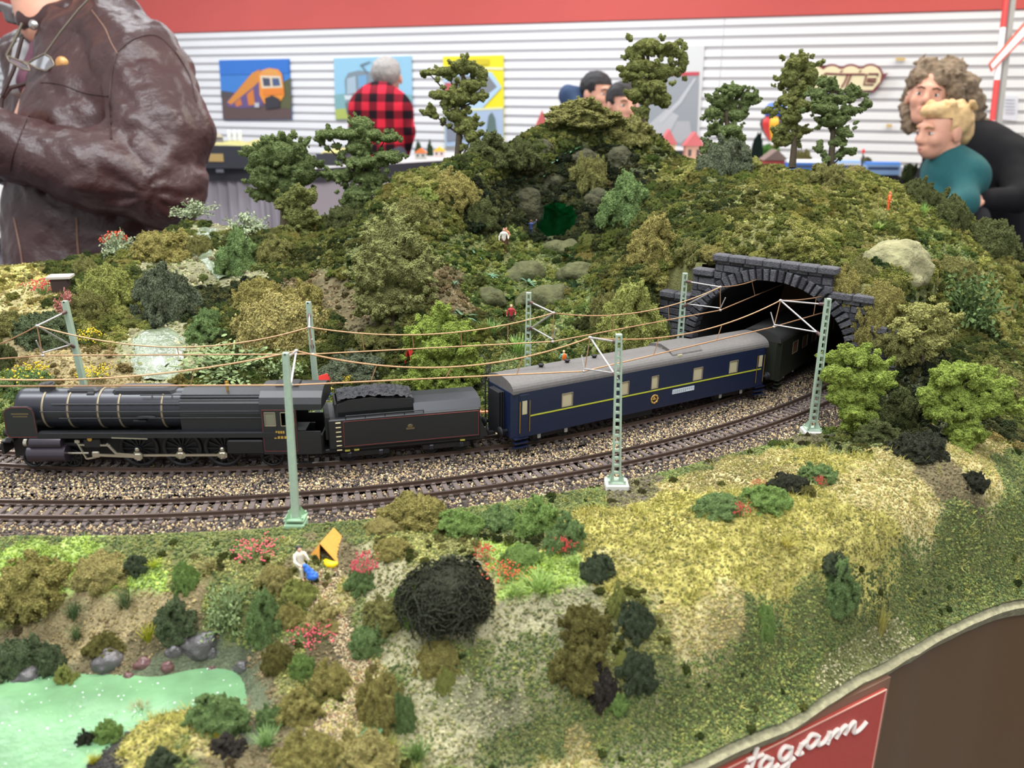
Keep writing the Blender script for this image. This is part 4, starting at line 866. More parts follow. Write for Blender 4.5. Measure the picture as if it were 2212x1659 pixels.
for k in range(8): w_ = k * PI / 4; m = MB(); m.ell((cx + .0029 * math.cos(w_), -.0176, cz + .0029 * math.sin(w_)), (.0007, .0003, .0007), 6, 4); m.build('crest_boss', M_GOLD, o)
a_, _z = S(1452, 834); b_, _z = S(1498, 834)
m = MB(); m.box(((a_ + b_) / 2, -.0172, .0182), (b_ - a_, .0005, .0032)); pb = m.build('destination_board', mat('board_white', srgb(206, 216, 226), .5), o)
m = MB()
for k, zz in enumerate((.0190, .0182, .0174)):
    for j in range(11 if k != 2 else 7): m.box((a_ + .0012 + j * (b_ - a_ - .0024) / 10, -.01748, zz), (.0007, .0001, .00035))
m.build('board_lettering', mat('ink', srgb(60, 66, 80), .6), pb)
# doors with brass rails, roof lantern, roof vents, end ladder
for sx, px in ((-1, 1150), (1, 1626)):
    xx = sx * (h - .0100)
    m = MB(); m.box((xx, -.0170, .0230), (.0064, .0004, .0280), bev=.0001); d_ = m.build('door', M_BLUE, o)
    m = MB(); m.box((xx, -.0174, .0285), (.0034, .0004, .0088)); m.build('door_window', M_CREAM, d_)
    for q in (-1, 1): m = MB(); m.cyl((xx + q * .0036, -.0178, .0120), (xx + q * .0036, -.0178, .0330), .0003, 5); m.build('handrail', M_BRASS, o)
xa, xb = S(1425, 760, 0)[0], S(1487, 760, 0)[0]
m = MB(); m.prism([(xa, -.0150, .0425), (xa + .0035, -.0110, .0490), (xb, -.0110, .0490), (xb, -.0150, .0425)], (0, .0001, 0)) if False else None
m = MB(); lp = [(-.0152, .0408), (-.0135, .0445), (-.0095, .0475), (0, .0492), (.0095, .0475), (.0135, .0445), (.0152, .0408)]
m.prism([(xa, y, z) for y, z in lp], (xb - xa, 0, 0)); ln = m.build('roof_lookout', M_ROOFG, o)
for s in (-1, 1):
    for k in range(3): m = MB(); m.box((xa - .0004, s * (.002 + k * .0038) , .0460 - k * .0012), (.0006, .0028, .0022)); m.build('lookout_pane', M_GLASS, ln)
m = MB(); m.box((xa + .006, -.0146, .0432), (.004, .0008, .0018)); m.build('lookout_lamp', M_CREAM, ln)
for px in (1172, 1228, 1286): 
    xx = S(px, 805, 0)[0]; m = MB(); m.lathe((xx, .002, .0462), [(.0013, 0), (.0013, .0012), (.0020, .0014), (.0018, .0022), (0, .0024)], 10); m.build('roof_vent', M_UND, o)
m = MB()
for s in (-1, 1): m.cyl((-h - .0005, .0125 + s * .0022, .010), (-h - .0005, .0125 + s * .0022, .042), .0004, 5)
for k in range(8): m.cyl((-h - .0005, .0103, .012 + k * .004), (-h - .0005, .0147, .012 + k * .004), .0003, 5)
m.build('end_ladder', M_UND, o)
m = MB(); m.bar((-h - .002, 0, .0085), (-h - .012, 0, .0085), .0030, .0020); m.build('coupling', M_UND, o)
v = Veh('sleeping_carriage', 'dark carriage with brown windows half hidden inside the tunnel mouth', 'carriage', 1655, 1885)
v.h = .118
th1 = th_at(1646, .015); thc = th1 + (.118 + .004) / RF; v.loc, v.rz = frame(thc, .118 / RF * .62); v.o.location = v.loc; v.o.rotation_euler = (0, 0, v.rz)
ww = [(-.118 + .030 + i * .022, -.118 + .041 + i * .022, .0235, .0330) for i in range(8)]
M_PULL = mat('carriage_tunnel_shade', srgb(40, 42, 34), .4, spec=.5); M_ROOFG = mat('roof_tunnel_shade', srgb(40, 40, 38), .7); M_CREAM = mat('window_tunnel_shade', srgb(120, 84, 60), .4)  # carriage body, roof and windows coloured darker to mimic tunnel shade
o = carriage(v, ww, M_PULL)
# ------------------------------------------------------------------ foam, turf, grass
M_FOAM = mat('foliage_foam', (.2, .25, .08), .95, objcol=True, noise=.40, nscale=22, bump=.05, bscale=30, spec=.1)
M_FOAMI = mat('foliage_foam_piece', (.2, .25, .08), .95, attr='icol', inst=True, noise=.35, nscale=2.2, bump=.12, bscale=5, spec=.1)
M_FOAMT = mat('tree_foam', (.1, .14, .05), .95, objcol=True, noise=.40, nscale=420, bump=.0022, bscale=750, spec=.08)
M_BLADE = mat('grass_blade', (.3, .4, .1), .8, attr='icol', inst=True, spec=.15)
M_BLADEO = mat('grass_blade_own', (.3, .4, .1), .8, objcol=True, noise=.3, nscale=5, spec=.15)
def lump_variant(seed, nsp=16, vox=.075):
    r_ = np.random.default_rng(seed); pr = [('e', np.array([0, 0, 0.]), (.55, .55, .4))]
    for _ in range(nsp):
        d = r_.normal(size=3); d /= np.linalg.norm(d); d[2] = abs(d[2]) * .8; q = r_.uniform(.2, .34); pr.append(('e', d * r_.uniform(.45, .75), (q, q, q * r_.uniform(.7, 1.1))))
    return field_mesh(pr, vox, .05, lambda P: fbm(P + seed, 3.2, 3) * .30)
LUMPS = []; LUMP_RAW = []
for i in range(6): V, F_ = lump_variant(i); LUMP_RAW.append((V, F_))
def crumbs(V, F_, n, s0, s1, seed):
    r_ = np.random.default_rng(seed); C4 = V[F_]; ar = np.linalg.norm(np.cross(C4[:, 1] - C4[:, 0], C4[:, 2] - C4[:, 0]), axis=1); f = r_.choice(len(F_), n, p=ar / ar.sum()); u = r_.random((n, 1)); w = r_.random((n, 1)); p = C4[f, 0] * (1 - u) * (1 - w) + C4[f, 1] * u * (1 - w) + C4[f, 2] * u * w + C4[f, 3] * (1 - u) * w
    nn = np.cross(C4[f, 1] - C4[f, 0], C4[f, 2] - C4[f, 0]); nn /= np.linalg.norm(nn, axis=1)[:, None] + 1e-12; s_ = r_.uniform(s0, s1, (n, 1)); p = p + nn * s_ * .5
    O = np.array([(1, 0, 0), (0, 1, 0), (-1, 0, 0), (0, -1, 0), (0, 0, 1), (0, 0, -1)], float); q = r_.normal(size=(n, 4)); q /= np.linalg.norm(q, axis=1)[:, None]; a, b, c, d = q.T
    R = np.stack([1 - 2 * (c * c + d * d), 2 * (b * c - a * d), 2 * (b * d + a * c), 2 * (b * c + a * d), 1 - 2 * (b * b + d * d), 2 * (c * d - a * b), 2 * (b * d - a * c), 2 * (c * d + a * b), 1 - 2 * (b * b + c * c)], 1).reshape(-1, 3, 3)
    VV = p[:, None] + np.einsum('nij,kj->nki', R, O) * s_[:, None] * r_.uniform(.6, 1.4, (n, 6, 1)); T8 = np.array([(0, 1, 4), (1, 2, 4), (2, 3, 4), (3, 0, 4), (1, 0, 5), (2, 1, 5), (3, 2, 5), (0, 3, 5)])
    return VV.reshape(-1, 3), (T8[None] + (np.arange(n) * 6)[:, None, None]).reshape(-1, 3)
def crumbed(name, V, F_, n, s0, s1, seed, m, parent=None, link=True):
    V2, F2 = crumbs(V, F_, n, s0, s1, seed); me = bpy.data.meshes.new(name); VA = np.r_[V, V2].astype(np.float32); me.vertices.add(len(VA)); me.vertices.foreach_set('co', VA.ravel())
    lo = np.r_[F_.ravel(), (F2 + len(V)).ravel()].astype(np.int32); me.loops.add(len(lo)); me.loops.foreach_set('vertex_index', lo)
    st = np.r_[np.arange(len(F_)) * 4, len(F_) * 4 + np.arange(len(F2)) * 3].astype(np.int32); me.polygons.add(len(st)); me.polygons.foreach_set('loop_start', st); me.update(calc_edges=True)
    me.polygons.foreach_set('use_smooth', np.r_[np.ones(len(F_), bool), np.zeros(len(F2), bool)]); me.materials.append(m); return linkobj(name, me, parent) if link else me
for i, (V, F_) in enumerate(LUMP_RAW): LUMPS.append(crumbed('foam_lump', V, F_, 420, .05, .13, i, M_FOAMI, None, False))
# which ground points are in view and what grows there
def samp(n, xr, yr):
    n = int(n * 2.6); P_ = np.c_[RNG.uniform(*xr, n), RNG.uniform(*yr, n)]; z = hgt(P_[:, 0], P_[:, 1]); e_ = .004
    sl = np.sqrt(1 + ((hgt(P_[:, 0] + e_, P_[:, 1]) - z) / e_) ** 2 + ((hgt(P_[:, 0], P_[:, 1] + e_) - z) / e_) ** 2)
    k_ = RNG.random(n) < sl / 2.6; P_, z = P_[k_], z[k_]; k_ = inside(P_); P_, z = P_[k_], z[k_]; q = np.c_[P_, z] - CAM; zc = q @ CF
    px = 1106 + FPX * (q @ CR) / zc; py = 829.5 - FPX * (q @ CU) / zc; ok = (px > -330) & (px < 2560) & (py < 1900)
    dt_, da_, db_ = track_d(P_); ps_ = (P_ - PA) @ PN; bed = (da_ < .031) & (db_ > -.038) & (P_[:, 1] < 1.0) & (ps_ < .002)
    pt_ = (P_ - PA) @ PD; mouth = (pt_ > -.05) & (pt_ < .14) & (ps_ > -.009) & (ps_ < .013)
    cd_ = (((np.c_[P_, z] - CAVE) / (CAVR * 1.0)) ** 2).sum(1) < 1
    ok &= ~bed & ~mouth & ~cd_ & ((z > T - .0402) | (P_[:, 0] > -.045)); P_, z, zc = P_[ok], z[ok], zc[ok]; return P_, z, zc, zone_w(P_, z - T)
ZP = {'yg': [srgb(146, 136, 72), srgb(122, 116, 56), srgb(92, 94, 46), srgb(162, 148, 90)], 'lg': [srgb(140, 160, 66), srgb(150, 172, 76), srgb(110, 130, 60)], 'ol': [srgb(132, 132, 68), srgb(112, 114, 56), srgb(92, 98, 48), srgb(148, 144, 84)],
      'dg': [srgb(52, 60, 36), srgb(66, 70, 42), srgb(40, 46, 32), srgb(84, 84, 50)], 'br': [srgb(142, 126, 82), srgb(122, 108, 70)], 'rk': [srgb(164, 158, 122), srgb(120, 124, 74), srgb(100, 108, 60)], 'mo': [srgb(96, 102, 50), srgb(80, 88, 44), srgb(116, 116, 62), srgb(64, 74, 40)],
      'ba': [srgb(90, 84, 60), srgb(110, 106, 66)], 'bd': [srgb(120, 104, 74), srgb(96, 88, 58)], 'tn': [srgb(156, 140, 86), srgb(136, 124, 72), srgb(120, 120, 62)], 'gt': [srgb(104, 116, 56), srgb(86, 100, 50), srgb(124, 128, 66), srgb(70, 86, 44)], 'wb': [srgb(70, 90, 60)], 'cm': [srgb(140, 134, 90), srgb(112, 116, 66), srgb(92, 100, 54)], 'bk': [srgb(50, 48, 44)]}
PALA = np.zeros((len(ZN), 4, 3))
for i, k in enumerate(ZN):
    for j in range(4): PALA[i, j] = ZP[k][j % len(ZP[k])]
DENS = dict(yg=.55, lg=.9, ol=1, dg=1, br=.25, rk=.5, mo=1, ba=.9, bd=.4, tn=.75, gt=1, wb=0, cm=.5, bk=.6)
DA = np.array([DENS[k] for k in ZN])
# fine turf crumbs, front and back
for nm, n, xr, yr, s0, s1, lab in (('turf_crumbs_front', 350000, (-.42, .58), (.22, .62), .00035, .0011, 'fine green and olive turf crumbs covering the front banks and slopes'),
                                   ('turf_crumbs_back', 140000, (-.66, .62), (.5, 1.15), .0007, .0019, 'fine olive turf crumbs covering the rear hills and valley')):
    P_, z, zc, zk = samp(n, xr, yr); k = RNG.random(len(P_)) < DA[zk]; P_, z, zk = P_[k], z[k], zk[k]; m_ = len(P_)
    c = PALA[zk, RNG.integers(0, 4, m_)] * (1 + RNG.uniform(-.28, .28, (m_, 1))) * (1 + fbm(np.c_[P_, z * 0], 35, 2)[:, None] * .6)
    sz = RNG.uniform(s0, s1, m_)
    gn_scatter(nm, np.c_[P_, z + sz * .2], None, sz[:, None] * RNG.uniform(.6, 1.3, (m_, 3)), c, CHIPS, lab, 'turf', M_CHIP, rot=RNG.uniform(0, 6.3, (m_, 3)))
# foam clumps on the hills
P_, z, zc, zk = samp(64000, (-.66, .62), (.5, 1.12)); D2 = np.array([dict(ol=.95, mo=1, dg=1, gt=.4, tn=.10, yg=.12, br=.12, lg=.1, bd=.15, rk=.06).get(k, 0) for k in ZN]); k = (RNG.random(len(P_)) < D2[zk] * np.clip(.70 + fbm(np.c_[P_, z], 28, 3) * 1.6, .25, 1)); P_, z, zc, zk = P_[k], z[k], zc[k], zk[k]; m_ = len(P_)
c = PALA[zk, RNG.integers(0, 4, m_)] * (1 + RNG.uniform(-.2, .2, (m_, 1))) * (1 + fbm(np.c_[P_, z], 22, 3)[:, None] * .5); c = c * 2.8 * np.where(fbm(np.c_[P_ + 3, z], 18, 2)[:, None] > .30, .55, 1)
sz = RNG.uniform(.0020, .0052, m_) * (.75 + .5 * RNG.random(m_)); print('hill clumps', m_)
gn_scatter('foam_clumps', np.c_[P_, z], None, sz[:, None] * RNG.uniform(.75, 1.25, (m_, 3)), c, LUMPS, 'olive and dark green foam clumps matted over the mountain and tunnel hill', 'foliage', M_FOAMI, rot=np.c_[RNG.uniform(-.5, .5, (m_, 2)), RNG.uniform(0, 6.3, m_)])
P_, z, zc, zk = samp(19000, (-.42, .58), (.24, .56)); D3 = np.array([dict(ol=.55, mo=.5, dg=.5, gt=.035, tn=.008, bd=.05, ba=.1).get(k, 0) for k in ZN]); k = RNG.random(len(P_)) < D3[zk]; P_, z, zk = P_[k], z[k], zk[k]; m_ = len(P_)
c = PALA[zk, RNG.integers(0, 4, m_)] * (1 + RNG.uniform(-.2, .2, (m_, 1))); sz = RNG.uniform(.0012, .0030, m_)
c = c * 1.3; gn_scatter('foam_clumps_front', np.c_[P_, z], None, sz[:, None] * RNG.uniform(.8, 1.2, (m_, 3)), c, LUMPS, 'small olive foam clumps dotted over the front bank and cliff', 'foliage', M_FOAMI, rot=np.c_[RNG.uniform(-.5, .5, (m_, 2)), RNG.uniform(0, 6.3, m_)])
# grass tufts (fibres)
def tuft_mesh(seed, nb=9, L=1.0, w=.028, spread=.9, name='tuft', lean=0.0, flat=False):
    r_ = np.random.default_rng(seed); V = []; F_ = []
    for b in range(nb):
        a = r_.uniform(0, 6.28); tilt = r_.uniform(.1, spread); h_ = L * r_.uniform(.6, 1.0); ox, oy = r_.normal(0, .12, 2); dx_, dy_ = math.cos(a), math.sin(a); sx, sy = -dy_ * w, dx_ * w; base = len(V)
        for i in range(4):
            t = i / 3; bend = tilt * (t + .6 * t * t); x = ox + dx_ * bend * h_ * .7 + lean * t; y = oy + dy_ * bend * h_ * .7; zz = h_ * (t - .30 * tilt * t * t) - .05; ww_ = 1 - t * .8
            V += [(x + sx * ww_, y + sy * ww_, zz), (x - sx * ww_, y - sy * ww_, zz)]
        for i in range(3): q = base + i * 2; F_.append((q, q + 1, q + 3, q + 2))
    return np.array(V), np.array(F_)
TUFTS = []
for i in range(5): V, F_ = tuft_mesh(i); TUFTS.append(np_mesh('fibre_tuft', V, F_, None, None, True, link=False))
P_, z, zc, zk = samp(54000, (-.42, .58), (.26, .60)); D4 = np.array([dict(yg=1, tn=.22, lg=.6, gt=.05, bd=.02).get(k, 0) for k in ZN]); k = RNG.random(len(P_)) < D4[zk] * .8; P_, z, zk = P_[k], z[k], zk[k]; m_ = len(P_)
gp = np.array([srgb(174, 168, 86), srgb(148, 142, 62), srgb(192, 184, 108), srgb(124, 122, 54)]); lp_ = np.array([srgb(140, 168, 62), srgb(164, 188, 78), srgb(118, 146, 56), srgb(176, 192, 88)])
ix = RNG.integers(0, 4, m_); c = np.where((zk == ZN.index('lg'))[:, None], lp_[ix], gp[ix]) * (1 + RNG.uniform(-.25, .2, (m_, 1))); sz = RNG.uniform(.0030, .0066, m_)
az = fbm(np.c_[P_, z], 30, 2) * 9
print('tufts', m_)
gn_scatter('static_grass', np.c_[P_, z], None, np.c_[sz, sz, sz * .8], c, TUFTS, 'dry yellow grass fibres on the front hill and bright green fibres by the left ballast', 'grass', M_BLADE, rot=np.c_[RNG.uniform(-.4, 1.1, m_), RNG.uniform(-.5, .5, m_), az])
# ------------------------------------------------------------------ single bushes
def mound_variant(seed, n=85, vox=.042, tall=.8):
    r_ = np.random.default_rng(seed); pr = [('e', np.array([0, 0, .15]), (.72, .72, .5))]
    for _ in range(n):
        d = r_.normal(size=3); d /= np.linalg.norm(d); d[2] = abs(d[2]); rad = .80 + .22 * float(fbm(np.array([d * 1.3 + seed]), 1.7, 2)[0]) * 2; c_ = d * rad * np.array([1, 1, tall]); q = r_.uniform(.07, .165)
        pr.append(('e', c_, (q, q, q * .9)))
    return field_mesh(pr, vox, .045, lambda P: fbm(P + seed * 3.1, 6.5, 3) * .26)
MOUNDS = []
for i in range(6): V, F_ = mound_variant(20 + i, tall=(.75, .95, .8, 1.0, .65, .85)[i]); MOUNDS.append(crumbed('foam_bush', V, F_, 5200, .014, .034, i, M_FOAM, None, False))
MI = [m_.copy() for m_ in MOUNDS]
for m_ in MI: m_.materials.clear()
P_, z, zc, zk = samp(5500, (-.66, .62), (.56, 1.12)); Dm = np.array([dict(ol=.8, mo=1, dg=.85, gt=.18).get(k, 0) for k in ZN]); k = RNG.random(len(P_)) < Dm[zk] * np.clip(.42 + fbm(np.c_[P_, z], 19, 2) * 2.4, .03, 1); P_, z, zc, zk = P_[k], z[k], zc[k], zk[k]; m_ = len(P_); print('big clumps', m_)
c = PALA[zk, RNG.integers(0, 4, m_)] * 2.6 * (1 + RNG.uniform(-.22, .25, (m_, 1))) * (1 + RNG.uniform(-.12, .12, (m_, 3))); sz = RNG.uniform(.0055, .0125, m_)
gn_scatter('foam_cushions', np.c_[P_, z - sz * .25], None, sz[:, None] * RNG.uniform(.8, 1.15, (m_, 3)), np.clip(c, 0, .85), MI, 'larger cushions of olive foam foliage merging together over the rear hills', 'foliage', mat('foam_cushion', (.2, .2, .1), .95, attr='icol', inst=True, noise=.38, nscale=22, bump=.05, bscale=30, spec=.1), rot=np.c_[RNG.uniform(-.4, .4, (m_, 2)), RNG.uniform(0, 6.3, m_)])
def leafy_variant(seed, n=620, leaf=.048, flat=.6):
    r_ = np.random.default_rng(seed); V = []; F_ = []; st = MB()
    for k in range(26):
        a = r_.uniform(0, 6.28); e = r_.uniform(.1, 1.45); tip = np.array([math.cos(a) * math.cos(e), math.sin(a) * math.cos(e), math.sin(e) * .85]) * r_.uniform(.75, 1.08); mid = tip * .5 + np.array([0, 0, .12])
        st.tube([(0, 0, 0), tuple(mid), tuple(tip)], [.028, .02, .012], 5)
        for j in range(n // 26):
            t = r_.uniform(.35, 1.05); c_ = (mid * (2 * t) if t < .5 else mid + (tip - mid) * (2 * t - 1)) + r_.normal(0, .075, 3); nn = r_.normal(size=3) + np.array([0, 0, 1.2]); nn /= np.linalg.norm(nn); u = np.cross(nn, r_.normal(size=3)); u /= np.linalg.norm(u); w_ = np.cross(nn, u); L = leaf * r_.uniform(.7, 1.2); b = len(V)
            for q in range(6): aa = q * PI / 3; V.append(c_ + u * math.cos(aa) * L + w_ * math.sin(aa) * L * flat + nn * (L * .18 if q % 3 else 0))
            F_.append(tuple(range(b, b + 6)))
    me = bpy.data.meshes.new('leafy_bush'); o_ = len(V); me.from_pydata([tuple(v) for v in V] + st.v, [], F_ + [tuple(i + o_ for i in f) for f in st.f]); me.materials.append(M_BLADEO); return me
LEAFY = [leafy_variant(40), leafy_variant(41, 900, .042), leafy_variant(42, 620, .06, .5)]
def wiry_variant(seed, n=620):
    r_ = np.random.default_rng(seed); m = MB(); m.ell((0, 0, .1), (.66, .66, .42), 16, 8)
    for k in range(n):
        d = r_.normal(size=3); d /= np.linalg.norm(d); d[2] = abs(d[2]) * .9; p = d * np.array([1, 1, .62]) * r_.uniform(.62, .95); t = np.cross(d, r_.normal(size=3)); t /= np.linalg.norm(t); b = np.cross(d, t); cur = r_.uniform(-1, 1); L = r_.uniform(.14, .34)
        m.tube([tuple(p - t * L * .5), tuple(p + b * cur * .06 + d * .05), tuple(p + t * L * .5 - d * .02), tuple(p + t * L * .7 + b * cur * .12 - d * .06)], [.010, .013, .012, .007], 4, False)
    me = m.mesh('wiry_bush'); me.materials.append(M_FOAM); return me
WIRY = wiry_variant(5, 1300)
def flower_variant(seed, nb=40, bead=.055):
    r_ = np.random.default_rng(seed); V, F_ = tuft_mesh(seed, nb, 1.0, .018, .95); me = bpy.data.meshes.new('flower_stems'); me.from_pydata([tuple(v) for v in V], [], [tuple(f) for f in F_])
    me.materials.append(M_BLADEO); m = MB()
    for b in range(nb):
        tip = (V[b * 8 + 6] + V[b * 8 + 7]) / 2
        for j in range(2): m.ell(tip + r_.normal(0, .07, 3), bead * r_.uniform(.7, 1.25), 6, 4)
    me2 = m.mesh('blossoms'); return me, me2
FLW = [flower_variant(61, 70, .034), flower_variant(62, 60, .038)]
LONGT = []
for i in range(3): V, F_ = tuft_mesh(80 + i, 120, 1.0, .034, 1.0); me = np_mesh('grass_tuft', V, F_, M_BLADEO, None, True, link=False); LONGT.append(me)
M_RED = mat('blossom_red', srgb(214, 66, 72), .6); M_PINK = mat('blossom_pink', srgb(226, 92, 110), .6); M_YEL = mat('blossom_yellow', srgb(224, 190, 40), .6); M_ORG = mat('blossom_orange', srgb(206, 84, 50), .7)
G_ = {'olive': srgb(160, 150, 88), 'tan': srgb(174, 162, 102), 'green': srgb(122, 146, 90), 'bright': srgb(136, 164, 90), 'lime': srgb(156, 160, 88), 'dark': srgb(98, 110, 78), 'teal': srgb(82, 92, 68), 'black': srgb(66, 68, 54), 'purple': srgb(72, 66, 60), 'brown': srgb(120, 114, 64),
      'grey': srgb(104, 112, 88), 'pale': srgb(90, 102, 68), 'deep': srgb(98, 104, 64), 'moss': srgb(136, 134, 80)}
def bush(px, py, w, h, colr, label, kind='m', var=None, up=0.0, rz=None, sub=None, deep=.85):
    P_ = hit(px, py); zc = (P_ - CAM) @ CF; s_ = w / 2 * zc / FPX; hz = h * zc / FPX / (.95 if kind != 't' else 1); nm = {'m': 'bush', 'l': 'leafy_shrub', 'w': 'wiry_bush', 'f': 'flower_clump', 't': 'grass_tuft'}[kind]
    cat = {'m': 'bush', 'l': 'shrub', 'w': 'bush', 'f': 'flowers', 't': 'grass tuft'}[kind]; v_ = random.randrange(6) if var is None else var
    col_ = G_[colr] if isinstance(colr, str) else colr; col_ = tuple(min(.9, q * 2.1) for q in col_) if kind in 'mlw' else col_; w *= 1.28 if kind == 'm' else 1; h *= 1.25 if kind == 'm' else 1; loc = (P_[0], P_[1] + s_ * .25, P_[2] - hz * .12)
    loc = (loc[0], loc[1], min(loc[2], float(hgt(loc[0], loc[1]))) if kind == 'm' else P_[2] - hz * .05)
    rz = random.uniform(0, 6.28) if rz is None else rz
    if kind == 'm':
        o = linkobj(nm, MOUNDS[v_ % 6], None); o.scale = (s_ * 1.0, s_ * deep, hz)
    elif kind == 'l': o = linkobj(nm, LEAFY[v_ % 3], None); o.scale = (s_, s_ * .9, hz)
    elif kind == 'w': o = linkobj(nm, WIRY, None); o.scale = (s_ * 1.05, s_ * .95, hz * 1.05)
    elif kind == 't': o = linkobj(nm, LONGT[v_ % 3], None); o.scale = (s_, s_, hz)
    else:
        o = empty(nm, loc, rz); o.scale = (s_, s_, hz); a_ = linkobj('stems', FLW[v_ % 2][0], o); a_.color = (*G_['green'], 1)
        me = FLW[v_ % 2][1].copy(); me.materials.append(sub or M_RED); b_ = linkobj('blossom_cluster', me, o)
    o.location = loc; o.rotation_euler = (0, 0, rz if kind != 'm' or True else 0)
    if kind == 'm': o.rotation_euler = (0, 0, random.choice((0, PI)) + random.uniform(-.3, .3))
    o.color = (*col_, 1); tag(o, label, cat); return o
